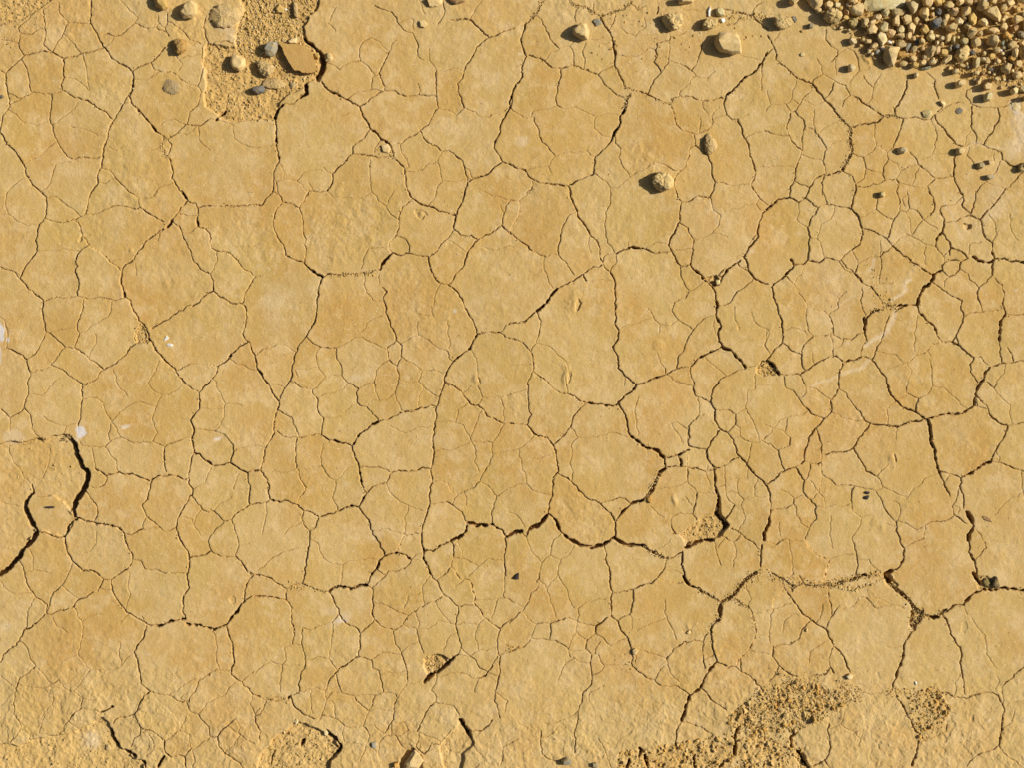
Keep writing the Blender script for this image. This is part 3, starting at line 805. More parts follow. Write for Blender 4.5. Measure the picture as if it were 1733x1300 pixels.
2.5 -376.8 4.0 -360.3 -4.9 -338.8 -10.0 -331.1 -23.9 -329.9 -44.2 -319.7 -58.2 -323.5 -86.9
4 -323.5 -86.9 -312.1 -95.0 -294.3 -98.8 -271.5 -105.2
1 -339.0 -9.9 -327.3 -1.1 -323.4 5.0
1 -331.6 -23.0 -301.9 -15.0 -286.7 -8.7 -279.1 1.5
2 -279.1 1.5 -260.0 -7.4 -262.6 -31.5 -246.1 -39.2 -226.1 -63.5
0.9 -261.1 -6.9 -248.6 -1.1 -233.4 4.0 -225.3 -28.9
1 -245.7 -39.7 -242.3 -31.5 -225.8 -29.0 -213.1 -26.5 -198.8 -15.0
1 -192.3 4.0 -199.1 -13.8 -195.3 -29.0 -185.1 -48.0
0.9 -169.9 3.3 -157.2 1.5 -149.6 -4.9 -157.2 -21.4 -157.9 -41.8
0.9 -157.2 1.5 -142.0 -11.2 -123.1 -23.4
3.3 -186.4 -48.0 -172.4 -48.0 -154.7 -40.4 -128.0 -39.3
4 -271.5 -105.2 -258.8 -84.9 -243.5 -74.7 -225.8 -63.3
3 -225.8 -63.3 -208.0 -59.5 -186.4 -48.0
3 -114.1 4.0 -121.7 -18.9 -128.0 -39.2
3 -128.0 -39.2 -133.1 -77.2 -131.8 -117.9 -138.2 -148.3 -134.4 -166.1
3 -134.4 -166.1 -139.4 -176.3 -139.4 -204.2 -144.5 -222.0 -152.1 -244.8 -152.1 -252.4
0.8 -208.0 -72.2 -182.6 -83.6 -159.8 -73.4 -132.5 -72.4
0.8 -319.7 -58.2 -289.2 -55.7
0.8 -284.2 -46.8 -271.5 -36.6 -260.6 -32.5
4 -271.5 -105.2 -266.4 -122.9 -258.8 -143.3 -256.2 -163.6 -246.1 -185.2
4 -246.1 -185.2 -261.3 -209.3
2 -259.6 -141.0 -243.5 -142.0 -223.2 -142.0 -205.5 -150.9
3 -205.5 -150.9 -192.8 -147.1 -167.4 -148.3 -152.1 -142.0 -137.4 -144.7
2.5 -205.5 -150.9 -213.1 -167.4 -228.3 -171.2 -246.1 -185.2
1 -213.1 -167.4 -208.0 -183.9 -192.8 -196.6 -162.3 -213.1 -143.5 -218.4
2.5 -364.1 -91.7 -366.7 -115.3 -365.4 -143.3
2 -365.4 -143.3 -360.3 -148.3 -359.1 -161.0 -348.9 -176.3 -363.3 -205.3
1 -416.2 -150.9 -403.5 -147.1 -390.8 -150.9 -365.4 -143.3
1 -360.3 -148.3 -342.6 -143.3 -322.2 -139.5 -314.6 -153.4 -299.4 -163.6
1 -261.6 -135.7 -279.1 -143.3 -299.4 -163.6 -303.2 -196.6 -294.3 -215.6
0.8 -319.7 -102.6 -324.8 -122.9 -322.2 -139.5
4 -409.8 -196.6 -393.3 -200.4 -378.1 -199.1 -362.9 -205.5 -352.7 -215.6
3 -352.7 -215.6 -342.6 -216.9 -327.3 -225.8
4 -327.3 -225.8 -304.5 -220.7 -286.7 -211.8 -271.5 -206.7 -261.3 -209.3
2.5 -352.7 -215.6 -356.5 -229.6 -342.6 -249.9
2 -327.3 -225.8 -332.4 -242.3 -342.6 -249.9
3 -342.6 -249.9 -342.6 -265.1 -346.4 -288.0 -352.7 -325.5
0.8 -417.1 -199.3 -414.9 -219.4 -420.0 -239.7 -423.8 -257.5
0.7 -355.2 -231.6 -378.1 -244.8 -385.7 -255.0
1.2 -344.7 -278.1 -373.0 -281.6 -403.5 -293.1 -431.4 -315.9
1 -342.6 -265.1 -327.3 -272.7 -319.7 -295.6 -304.5 -305.8 -286.7 -307.0 -258.8 -298.1 -218.5 -294.3
0.8 -286.7 -307.0 -289.6 -326.0
2.5 -261.0 -208.7 -248.6 -224.5 -235.9 -252.4 -215.8 -291.9
1 -237.6 -248.7 -215.6 -246.1 -179.9 -257.3
1.8 -152.1 -252.4 -181.3 -257.5 -192.8 -277.8 -196.4 -287.5
0.8 -176.8 -205.2 -182.2 -255.6
4 -240.3 -326.3 -225.8 -300.7 -215.6 -291.8 -192.8 -286.7 -169.9 -298.1
2 -169.9 -298.1 -182.6 -313.4 -218.2 -323.5 -231.6 -310.4
1.3 -169.9 -298.1 -149.6 -298.1
1 -170.9 -297.6 -159.8 -288.0 -149.6 -286.7
4 -152.1 -252.4 -149.6 -282.9 -149.6 -298.1 -137.7 -324.3
4 -149.6 -284.2 -134.4 -284.2 -121.7 -274.0 -103.9 -266.4
6 -103.9 -266.4 -86.1 -257.5 -77.2 -247.4
3.5 -77.2 -247.4 -76.0 -235.9
7 -76.0 -235.9 -60.7 -241.0 -43.0 -239.7
4 -43.0 -239.7 -32.8 -238.5 -17.6 -247.4 -12.3 -257.5
5 -11.2 -258.8 2.9 -254.4
2.3 -103.9 -266.4 -98.8 -277.8 -98.8 -295.6 -103.9 -309.6
1 -93.7 -267.7 -84.9 -282.9 -86.2 -297.6
2 -86.1 -257.5 -93.7 -267.7 -99.3 -276.8
2.5 -103.9 -309.6 -118.1 -324.8
2 -103.9 -309.6 -91.3 -324.9
1 -99.1 -296.3 -78.5 -298.1 -56.9 -309.6
1.5 -73.4 -326.1 -55.7 -308.3 -43.0 -296.9 -13.4 -300.5
2.5 -11.3 -257.4 -13.8 -295.6 -10.3 -326.1
1.2 -134.4 -166.1 -109.0 -168.6 -103.9 -182.6 -91.2 -186.4
2 -139.4 -204.2 -121.7 -201.7 -103.9 -204.2 -86.1 -216.9 -76.0 -235.9
1.5 -103.1 -204.8 -91.2 -186.4 -73.4 -178.8 -54.4 -164.8
1.7 -54.4 -164.8 -45.5 -148.3 -34.1 -117.9
1.3 -34.1 -117.9 -34.6 -100.1 -30.3 -95.0 -13.7 -67.2
1.5 -54.4 -164.8 -40.4 -173.7 -26.5 -190.2 -35.3 -219.4 -34.4 -238.7
1.2 -26.5 -190.2 -5.1 -175.7
1 -80.6 -181.9 -78.5 -206.7
1.2 -131.6 -65.7 -96.3 -67.1 -83.6 -69.6 -70.9 -91.2 -60.7 -122.9
1 -60.7 -122.9 -64.5 -133.1 -55.7 -148.3
1 -70.9 -91.2 -60.7 -67.1 -51.2 -43.6
1 -73.4 -97.6 -40.4 -97.6 -34.6 -100.1
0.8 -131.9 -114.1 -106.4 -114.1 -88.7 -105.2 -72.2 -98.8
0.8 -96.3 -67.1 -91.2 -41.7 -73.4 -31.0
3 -114.1 4.0 -96.3 -6.2 -81.0 -21.4 -70.9 -34.1 -58.2 -36.6 -37.9 -56.9 -15.0 -67.1 3.5 -68.8
1.2 -58.2 -3.6 -50.6 -23.9 -20.1 -22.7 3.5 -15.0
1 -50.6 -23.9 -58.2 -36.6
1 -20.1 -22.7 -13.8 -41.7 -15.0 -67.1
0.8 -84.9 -17.6 -70.9 -3.6
1 -34.1 -117.9 -17.6 -115.3 3.0 -112.9
2 26.2 3.7 26.5 -21.4 32.9 -51.9 25.2 -69.6
1.5 -5.6 -18.0 6.2 -15.0 25.9 -8.6
2.3 -6.5 -67.7 25.2 -69.6
2 59.7 4.1 69.7 -8.7 92.5 -17.6
3 92.5 -17.6 105.2 -20.1 125.5 -32.8
0.9 91.3 4.0 93.5 -17.8
4 125.5 -32.8 138.2 -34.1 158.5 -36.6 178.8 -34.1
4 224.8 3.1 209.3 -1.1 201.7 -13.8 191.5 -18.9 178.8 -34.1
1 273.9 5.6 298.4 -1.8
3.5 25.2 -69.6 36.7 -84.9 59.5 -91.2 68.4 -102.6 74.7 -120.4 78.6 -148.3
3 125.5 -32.8 102.7 -56.9 97.6 -74.7
2.5 97.6 -74.7 82.4 -92.5 68.8 -103.8
1.5 97.9 -73.5 111.6 -91.2
1.2 111.6 -91.2 125.5 -92.5 145.8 -87.4 161.1 -83.6 176.3 -83.6 194.1 -89.9
1.3 111.6 -91.2 100.1 -102.6 97.6 -135.6 102.7 -148.3 100.1 -166.1
3.5 178.8 -34.1 194.1 -62.0 196.6 -83.6
6 196.6 -83.6 209.3 -95.0
5 209.3 -95.0 222.0 -105.2 237.2 -110.3
6.5 237.2 -110.3 247.4 -114.1 257.6 -125.5
5 257.6 -125.5 259.4 -143.7
0.8 214.4 -21.4 209.3 -51.9 213.1 -87.4
0.9 306.0 4.1 309.4 -15.7
2.2 306.4 -6.2 310.9 -21.4 336.3 -31.5 343.9 -44.2
3 350.2 3.3 338.8 -11.2 336.6 -32.1
3.5 343.9 -44.2 342.6 -62.0 351.5 -77.2
1.2 315.0 -23.1 315.9 -54.4 298.2 -72.2 297.9 -100.0
2.5 297.9 -77.3 298.2 -105.2 313.4 -109.0 330.0 -111.4
0.8 315.3 -55.0 343.0 -55.9
1.2 262.6 -69.6 280.4 -65.8 296.9 -77.2
0.8 269.9 -68.1 280.4 -84.9 289.3 -101.4
3.5 351.5 -77.2 336.3 -97.6 329.9 -110.3 331.2 -128.0 344.7 -144.2
4 280.4 -120.4 300.5 -111.8
4.5 280.4 -120.4 288.0 -140.7
3 257.6 -125.5 280.4 -120.4
3 260.1 -143.3 288.0 -140.7 303.3 -143.3 326.1 -148.3 343.9 -144.5 361.6 -138.2 382.0 -125.5
1.2 298.2 -111.5 296.9 -138.2 296.9 -163.6
2 296.9 -143.3 296.9 -163.6
1 296.9 -163.6 285.5 -171.2 270.2 -175.0 257.6 -176.3 243.6 -178.8
1.2 296.9 -163.6 313.4 -185.2
3.5 351.5 -77.2 364.2 -82.3 374.3 -95.0 382.0 -120.4 399.7 -140.7 412.4 -156.0 431.8 -174.3
4 342.4 -144.8 345.1 -178.8 351.5 -199.1
8 349.0 -196.6 346.4 -222.0
10 343.9 -219.4 356.6 -232.1 364.2 -239.7 356.6 -249.9
3 313.4 -185.2 310.9 -204.2 305.8 -222.0
1.3 313.4 -185.2 347.3 -188.8
1.2 305.8 -222.0 282.9 -219.4 271.5 -224.5 269.0 -239.7
3 269.0 -239.7 277.9 -255.0
1 293.1 -191.5 304.5 -206.7
2 305.8 -222.0 313.4 -232.1
2 313.4 -232.1 310.9 -239.7
0.8 326.1 -148.3 336.3 -171.2
1 358.9 -139.2 360.4 -171.2 345.0 -176.6
1 331.0 -147.3 331.2 -138.2
1 360.4 -171.2 362.9 -191.5
1.5 362.9 -191.5 376.9 -206.7
1 362.0 -184.0 382.0 -185.2 392.1 -196.6 387.0 -206.7 376.9 -206.7
3 376.9 -206.7 361.6 -229.6
1 387.5 -205.7 394.7 -229.6 381.7 -249.8
1 390.9 -195.2 409.9 -191.5 436.8 -192.6
0.9 360.4 -162.3 398.5 -158.5
0.9 383.2 -161.6 382.5 -185.8
0.9 417.2 -159.9 409.9 -173.7 411.2 -191.6
0.9 399.7 -140.7 398.5 -161.1
3 382.0 -125.5 384.9 -123.7
2.3 369.3 -244.8 382.0 -249.9 394.7 -262.6 407.3 -267.7
2 407.3 -267.7 422.0 -283.0
2 354.0 -257.5 374.3 -267.7 387.0 -255.0
3 78.6 -148.3 69.7 -158.5 68.4 -189.0 60.8 -219.4
3 76.0 -151.2 95.1 -161.0 105.2 -171.2 128.1 -195.3 148.4 -202.9
3 148.4 -202.9 168.7 -223.2 175.0 -233.4
1.8 148.4 -202.9 168.7 -197.8 181.4 -192.8 200.9 -203.6
4.5 175.0 -233.4 186.5 -216.9 201.7 -202.9
6 201.7 -202.9 214.4 -199.1 228.4 -191.5
9 227.1 -192.8 238.5 -176.3 244.9 -161.0
7 244.9 -161.0 249.9 -149.6 260.1 -143.3
1 233.4 -208.0 247.4 -222.0 257.6 -227.0
8 -6.5 -257.0 16.4 -249.9
9 27.8 -247.4 44.3 -239.7 61.4 -220.0
4 16.4 -249.9 24.0 -260.1 27.8 -247.4
3.5 60.8 -219.4 69.7 -227.0
6 69.7 -227.0 82.4 -251.2 95.1 -262.6
8 95.1 -262.6 115.4 -274.0 135.7 -277.8
6 135.7 -277.8 156.0 -272.7 173.8 -260.1
4 175.0 -233.4 173.8 -260.1
8 173.8 -260.1 191.5 -272.7 211.8 -274.0
6 211.8 -274.0 224.5 -275.3 232.2 -282.9 249.9 -291.8
5 249.9 -291.8 265.2 -296.9
3 265.2 -296.9 280.4 -289.2 289.3 -285.4
0.9 83.0 -251.7 69.7 -265.1 64.6 -290.5
1 64.6 -290.5 79.8 -298.1 95.1 -290.5 103.9 -274.0
1.5 64.6 -290.5 49.4 -303.2 44.3 -325.8
1 82.9 -296.6 75.5 -325.7
3 155.1 -273.0 157.3 -298.1 166.7 -326.1
2 260.1 -300.7 255.0 -318.4 247.9 -326.6
1 255.9 -315.4 275.3 -317.2 288.9 -323.1
1 244.9 -280.4 260.1 -271.5 267.7 -262.6
1 295.1 -276.8 285.5 -255.0
3.5 288.5 -284.2 286.7 -305.8 293.1 -325.1
6 293.1 -277.8 310.9 -268.9 326.1 -265.1 341.3 -265.1
1.2 338.8 -262.6 346.4 -288.0 354.0 -308.3
1 360.1 -260.6 349.0 -277.8 343.9 -276.8
1 374.3 -267.7 379.4 -282.9 373.1 -310.8
7 426.3 -250.7 426.5 -265.0
3 433.3 -239.6 425.5 -252.4
4 422.6 -272.7 421.3 -295.6 420.0 -310.8
0.9 10.7 -109.9 18.9 -148.3 24.0 -169.9 41.7 -183.9 68.2 -189.9
0.8 -6.6 -114.7 16.4 -107.7 38.0 -85.2
0.7 -6.0 -177.0 8.7 -169.9 24.0 -169.9
0.8 34.1 -128.0 73.4 -116.5
0.8 -6.5 -216.9 8.7 -224.5 21.4 -242.3
0.8 24.2 -259.4 31.6 -282.9 49.4 -303.2
1 410.2 4.0 411.2 -8.7 397.2 -11.2 394.7 -41.7 378.2 -51.9
1 378.2 -51.9 366.7 -44.2 343.9 -44.2
1 378.2 -51.9 376.9 -69.6 364.2 -82.3
1 376.9 -69.6 385.8 -74.7 384.5 -89.9
1 373.1 -93.5 384.5 -89.9
2 384.5 -89.9 404.8 -100.1 422.6 -96.3 431.7 -88.5
1 394.7 -41.7 409.9 -69.6 418.0 -97.3
1.8 404.8 -100.1 398.5 -139.3
1 422.6 -96.3 434.4 -103.7
0.9 410.4 -1.3 433.5 -1.1
1 460.2 4.1 464.6 -8.7 474.7 -11.2 483.6 -22.7
2.3 483.6 -22.7 493.8 -37.9 507.7 -51.9 528.7 -58.9
1.2 483.6 -22.7 495.1 -18.9 497.6 -6.2 492.8 3.4
1.3 497.6 -6.2 515.4 -8.7 539.5 -27.7
3 552.6 3.9 553.4 -8.7
3 553.4 -8.7 539.5 -27.7 540.8 -48.0 528.1 -59.5 514.1 -74.7
1.3 553.4 -8.7 566.1 -16.3 576.3 -34.1
2 576.3 -34.1 589.0 -46.8 596.6 -62.0
2 540.8 -48.0 558.5 -58.2 578.8 -63.3 596.6 -62.0
3.5 596.6 -62.0 614.4 -69.6 642.3 -72.2
4 642.3 -72.2 655.0 -72.2 675.3 -64.6 702.0 -59.5
4 633.5 3.8 637.2 -11.2 649.9 -29.0 670.2 -44.2 698.5 -59.9
1.2 649.9 -29.0 634.7 -44.2 635.9 -71.6
0.9 646.7 -24.4 660.1 -23.9 667.7 -16.3
1.2 670.7 3.5 667.7 -16.3 688.6 -24.8
1.5 711.7 3.9 708.3 -11.2 688.0 -25.2 682.4 -50.3
0.9 710.4 -5.1 731.2 -7.4 746.4 -21.4
0.7 746.4 -21.4 771.0 -44.3
4 700.7 -59.5 718.5 -55.7 746.4 -51.9 769.3 -45.5 782.0 -36.6
5 794.0 4.6 787.0 -8.7 782.0 -36.6
2 802.3 4.0 815.0 -7.4 820.1 2.1
0.9 815.0 -7.4 830.2 -26.5 842.9 -36.6 845.8 -69.8
3 785.3 -18.1 802.3 -36.6 807.3 -51.9 822.6 -65.8 837.8 -70.9
1.3 781.4 -37.0 804.2 -42.3
1.5 784.3 -23.7 787.0 -39.2
2 837.8 -70.9 866.5 -67.1
3 838.9 -70.8 832.7 -89.9 820.0 -110.3 811.2 -131.8
5.5 702.9 -59.3 708.3 -82.3 708.3 -97.6 715.9 -112.8
5 715.9 -112.8 718.5 -135.6 723.6 -153.4
4.5 811.2 -131.8 792.1 -140.7 776.9 -150.9 759.1 -159.8
2 811.2 -131.8 825.1 -134.4
2.5 825.1 -134.4 845.4 -142.0 866.5 -148.3
1.2 818.0 -115.0 825.1 -125.5 822.7 -133.9
2.5 722.2 -148.7 741.3 -153.4 759.1 -159.8
1.3 741.7 -153.6 731.2 -166.1 723.4 -152.7
3 723.6 -153.4 731.2 -171.2 741.3 -191.5
3 759.1 -159.8 757.1 -174.7
2 756.6 -173.7 754.0 -189.0 743.9 -206.7
2.5 756.6 -173.7 764.2 -189.0 764.2 -211.8
2.5 743.9 -206.7 747.7 -222.0 759.1 -229.6 769.3 -237.2
0.8 743.9 -206.7 756.6 -209.3 754.0 -219.4
9 768.0 -215.6 775.6 -227.0 780.7 -239.7
7 780.7 -239.7 774.3 -252.4 771.3 -265.3
4 772.2 -262.9 774.3 -275.3 771.8 -285.4 782.0 -300.7
4 782.0 -300.7 783.9 -327.2
1.7 783.2 -246.1 792.1 -255.0 802.3 -277.8 782.0 -301.0
2 748.3 -222.4 738.8 -229.6 705.8 -234.7 695.6 -242.3
1.2 695.6 -242.3 682.9 -247.4 667.7 -237.2 650.7 -232.7
1.5 698.3 -240.3 695.6 -262.6 677.9 -270.2 663.4 -278.1
3 650.3 -233.5 649.9 -247.4 656.3 -265.1 663.9 -279.1
4 663.9 -279.1 662.6 -298.1 655.0 -310.8 644.8 -315.9
7 644.8 -315.9 631.2 -322.6
3.5 606.4 -66.2 594.1 -84.9 578.8 -107.7
3 578.8 -107.7 563.6 -115.3 538.2 -116.6 524.2 -120.4
3.5 514.1 -74.7 502.7 -89.9 496.3 -110.3 495.1 -130.6
2.5 514.6 -74.1 524.2 -102.6 524.2 -125.5
1.5 524.2 -125.5 523.0 -134.4
2.5 501.4 -135.6 523.0 -134.4
3 495.1 -130.6 479.8 -140.7 462.0 -147.1 430.3 -169.9
1.7 523.0 -134.4 524.2 -153.4
0.9 524.2 -153.4 523.0 -171.2 510.3 -194.0 505.2 -196.6
1.2 524.2 -154.7 540.8 -163.6 550.9 -173.7 578.8 -173.7 614.4 -181.3
2 426.2 -99.2 449.4 -112.8 454.4 -130.6 462.0 -147.1
1 460.8 -82.3 470.9 -92.5 469.7 -103.9 449.5 -113.5
1 426.5 -69.6 441.7 -76.0 460.8 -82.3 465.6 -58.6
1 426.1 -94.3 441.7 -76.0 451.9 -62.0 482.4 -54.4 500.8 -44.9
1 470.3 -91.8 487.4 -89.9 501.7 -93.0
1 579.4 -110.0 583.7 -118.0
3 578.3 -108.0 589.0 -128.0 599.1 -148.3 616.9 -157.2
2 616.9 -157.2 627.1 -175.0
1 616.9 -157.2 637.2 -135.6
1.3 627.1 -175.0 649.9 -185.2 667.7 -191.5
1.3 627.1 -175.0 614.4 -181.3
1.7 614.4 -181.3 627.1 -204.2 637.2 -222.0 649.9 -234.7
1 649.9 -234.7 657.5 -214.3 655.0 -204.2 642.3 -199.1
1 666.1 -194.4 700.7 -158.5 721.3 -153.7
2 579.4 -173.8 573.8 -199.1 576.3 -216.9
1.3 576.3 -216.9 591.5 -227.0 589.0 -239.7 576.3 -257.5 576.3 -267.7
1.7 576.3 -267.7 581.4 -282.9 583.1 -327.4
1 514.2 -209.3 540.8 -206.7 574.5 -204.1
1 515.2 -178.5 528.1 -194.0 530.9 -207.7
3.5 479.8 -140.7 490.0 -158.5 495.1 -163.6
2 495.1 -163.6 492.5 -183.9
2 492.5 -183.9 505.2 -196.6 514.1 -206.7 515.4 -229.6 502.7 -244.8
1.3 502.7 -134.4 500.1 -158.5 495.1 -163.6
0.8 505.2 -163.6 513.6 -180.8
1 454.4 -178.8 467.1 -183.9 477.3 -195.3
2 490.0 -189.0 477.3 -195.3 476.0 -202.9 462.0 -211.8 437.9 -214.3
3 430.3 -169.9 436.7 -189.0 437.9 -214.3
5 437.9 -214.3 435.4 -234.7 427.8 -252.4
5 427.8 -252.4 427.6 -264.9
1.2 476.0 -202.9 482.4 -224.5 490.0 -237.2 502.7 -244.8
2 502.7 -244.8 495.1 -265.1 510.3 -285.4 536.9 -296.9
2.5 536.9 -296.9 527.9 -326.0
1 536.9 -296.9 556.0 -290.5 576.3 -288.0
1.5 426.5 -265.1 446.8 -272.7 462.0 -262.6 495.7 -265.9
0.8 453.2 -234.7 454.4 -260.1
0.8 467.3 -263.2 472.2 -288.0 475.4 -324.0
0.8 539.5 -224.5 538.2 -249.9 543.3 -280.4
0.8 591.5 -227.0 604.2 -222.0
1.2 861.1 -146.7 861.9 -173.7 866.5 -196.6
1 864.1 -184.5 842.9 -194.0 825.1 -211.8 815.0 -222.0
1 649.9 -239.7 632.2 -237.2
0.8 651.2 -72.2 649.9 -95.0
0.9 581.9 -300.7 604.2 -298.1 606.8 -305.8 622.0 -318.4
12 -749.7 -87.4 -739.6 -105.2 -735.7 -122.9 -728.1 -142.0 -716.7 -148.3 -719.2 -158.5 -722.3 -173.7 -738.3 -196.6 -742.1 -211.8 -739.0 -228.0
11 -814.5 -186.4 -825.9 -206.7 -820.8 -222.0 -814.5 -237.2 -804.3 -251.2 -820.8 -272.7 -831.0 -288.0 -846.2 -303.2 -876.7 -328.6
2.3 -826.4 -320.1 -815.7 -350.5 -808.1 -361.9 -787.8 -374.6 -789.1 -389.8
1 -751.7 -319.7 -762.4 -341.6
2 -762.4 -341.6 -776.4 -353.0 -782.7 -370.8 -789.1 -389.8
1 -762.4 -341.6 -734.5 -365.7
1.2 -866.5 -335.2 -851.3 -353.0 -813.4 -354.0
1.3 -808.1 -361.9 -820.8 -386.0 -823.3 -415.0
2 -703.9 -319.9 -691.3 -331.4 -678.6 -331.4 -662.2 -321.6
2.5 -691.3 -331.4 -701.5 -353.0
3 -709.1 -353.0 -734.5 -365.7 -744.6 -378.4 -764.9 -383.5 -780.2 -391.1 -789.1 -389.8
3.3 -789.1 -389.8 -805.6 -405.1 -825.9 -416.5 -833.5 -434.3
3 -833.5 -434.3 -853.8 -452.0 -866.5 -472.3
1.2 -698.7 -347.4 -677.4 -347.8
3 -678.6 -331.4 -677.3 -347.9 -663.4 -373.3 -650.7 -388.6 -632.9 -398.7 -617.7 -407.6
2 -626.6 -393.6 -617.7 -407.6
0.8 -648.2 -320.0 -646.9 -353.0 -654.4 -384.1
5 -617.7 -407.6 -592.3 -408.9 -561.8 -398.7
4 -561.8 -398.7 -551.9 -398.2
3.5 -551.7 -321.3 -546.6 -345.4 -558.0 -368.2 -558.0 -386.0 -552.9 -398.7
1 -589.8 -320.1 -572.0 -322.0 -551.4 -321.2
5 -551.7 -406.3 -533.9 -408.9 -503.4 -417.7
5 -506.0 -417.7 -483.1 -407.6
5 -483.1 -407.6 -473.0 -393.6 -455.2 -370.8
3.5 -455.2 -370.8 -442.5 -360.6 -426.5 -360.6
3 -453.2 -369.2 -450.1 -340.3 -437.4 -323.8
3 -446.1 -318.7 -437.4 -323.8 -427.1 -324.9
3.2 -483.1 -407.6 -473.0 -444.4 -470.4 -469.8 -475.5 -492.6
3 -617.7 -408.9 -622.8 -426.6 -639.3 -452.0
3 -639.3 -452.0 -631.6 -482.5 -627.8 -509.2 -612.6 -520.6
3 -612.6 -520.6 -627.8 -535.8 -639.3 -559.9
2 -613.2 -521.2 -584.7 -526.9 -566.9 -537.1 -546.6 -538.3 -541.5 -525.7
2.5 -541.5 -525.7 -528.8 -500.3 -500.9 -483.8
1.3 -500.9 -483.8 -473.4 -483.0
1.2 -507.2 -417.4 -500.9 -462.2 -494.4 -483.4
2.8 -475.5 -492.6 -457.7 -505.3 -440.0 -525.7 -426.7 -530.0
1 -457.7 -505.3 -428.3 -482.2
1 -469.2 -505.3 -485.7 -525.7 -516.1 -539.6 -531.7 -559.8
1 -582.2 -528.3 -544.1 -502.8 -536.4 -500.3
1 -551.7 -538.0 -561.8 -533.3 -549.1 -523.1
2 -551.7 -538.3 -544.1 -556.1 -531.4 -559.9 -513.6 -581.5 -511.0 -598.0
1 -439.3 -525.8 -443.8 -543.4 -434.9 -561.2
2.5 -426.5 -548.5 -434.9 -561.2 -434.9 -571.4 -427.8 -584.8
2.2 -511.0 -598.0 -498.4 -598.0 -480.6 -579.0 -467.9 -567.5
1.2 -481.2 -579.7 -460.3 -594.2 -434.9 -609.4
1 -467.9 -567.5 -460.3 -581.5 -462.8 -589.1 -460.3 -595.5 -470.4 -612.0 -486.9 -625.7
3 -498.4 -598.0 -495.8 -614.5 -485.7 -627.2 -467.9 -637.4 -455.2 -650.1
1 -511.0 -598.0 -523.7 -606.9 -541.5 -619.6
2 -639.3 -559.9 -648.2 -562.5 -655.8 -565.0 -665.9 -565.0 -676.1 -576.4
2.3 -639.3 -559.9 -630.4 -576.4 -629.1 -594.2
2 -629.9 -582.8 -612.6 -586.6 -599.9 -594.2 -588.5 -605.6
2 -629.1 -594.2 -640.5 -601.8 -645.6 -615.8
1.5 -615.1 -594.2 -607.5 -604.4 -606.3 -619.6 -620.2 -632.3
1.2 -606.3 -619.6 -588.5 -619.6
2 -568.0 -588.9 -577.1 -599.3 -588.5 -604.4
3.3 -588.5 -604.4 -588.5 -619.6 -577.1 -632.3
2.5 -577.1 -632.3 -554.2 -631.0 -542.8 -617.1
1.5 -564.4 -586.6 -546.6 -594.2 -542.1 -617.7
1 -551.7 -563.7 -562.2 -587.5
1 -564.4 -586.6 -583.4 -602.1
1.5 -541.5 -619.6 -536.4 -639.9 -541.5 -650.1
3.5 -554.3 -631.0 -551.7 -650.1
5 -588.5 -629.8 -597.4 -645.0 -599.9 -650.1
1.2 -834.8 -435.4 -823.3 -444.4 -813.2 -469.8 -806.8 -478.7
2.5 -806.8 -478.7 -833.5 -497.7 -839.8 -515.5 -843.6 -540.9 -843.6 -558.7
1 -866.5 -493.9 -856.3 -502.8 -839.9 -515.7
1 -803.0 -482.5 -790.3 -495.2 -780.7 -509.2
0.8 -837.7 -509.5 -818.3 -514.2 -805.6 -515.5 -763.7 -515.5
1.5 -805.6 -515.5 -782.7 -510.4 -767.5 -501.5
1 -767.5 -501.5 -757.3 -515.5 -742.1 -521.8
1.2 -712.9 -485.0 -729.4 -505.3 -742.1 -521.8
1 -713.0 -485.2 -688.8 -485.0 -663.4 -480.0 -638.7 -454.1
1 -663.4 -439.3 -665.9 -452.0 -660.8 -469.8 -662.8 -479.3
1.5 -742.6 -375.9 -734.5 -396.2 -728.1 -402.5 -726.9 -421.6 -734.5 -454.6 -735.1 -459.1
1.2 -735.7 -458.4 -724.3 -472.3 -712.9 -485.0
1 -735.7 -458.4 -752.2 -464.7 -763.7 -473.6
0.8 -728.1 -402.5 -714.2 -393.6 -693.9 -389.8
0.7 -777.6 -396.2 -770.0 -411.4 -752.2 -421.6
0.8 -648.5 -389.8 -663.4 -403.8
1 -742.1 -521.8 -726.9 -532.0 -704.0 -535.8
2 -726.9 -532.0 -729.4 -549.8
3 -729.4 -549.8 -749.7 -570.1
1.8 -749.7 -570.1 -767.5 -595.5
1 -729.4 -549.8 -706.5 -552.3 -697.0 -557.2
1.5 -843.6 -558.7 -833.5 -571.4 -831.0 -584.1
2 -831.0 -584.1 -848.7 -606.9 -866.5 -612.0
1.5 -831.0 -584.1 -815.7 -596.7 -803.0 -591.7 -764.9 -594.2
1.5 -815.7 -596.7 -815.7 -612.0 -836.0 -619.6 -839.8 -629.8
0.8 -778.9 -543.2 -787.8 -551.0 -800.7 -591.9
0.8 -776.4 -528.2 -778.4 -544.0
1 -750.3 -571.0 -734.5 -586.6 -716.7 -594.2
4 -699.1 -556.9 -688.8 -553.6 -673.5 -546.0
3 -436.4 -323.7 -411.1 -328.9 -395.9 -339.0 -380.6 -347.9
3.5 -436.5 -361.1 -411.1 -360.6 -390.8 -364.4 -381.8 -367.0
3 -349.6 -320.2 -355.3 -339.0
3 -355.3 -339.0 -334.9 -347.9 -310.2 -352.4
2 -381.6 -347.4 -367.9 -340.3 -355.3 -339.0
3 -380.6 -347.9 -381.9 -368.2
2.5 -381.9 -368.2 -373.0 -380.9 -373.0 -406.3 -369.2 -424.1 -373.0 -441.9
7 -310.8 -352.8 -307.0 -349.2
5 -307.0 -349.2 -291.8 -344.1 -274.0 -347.9 -244.8 -341.6
3 -237.7 -320.5 -246.1 -341.6
1 -287.6 -320.1 -290.8 -344.3
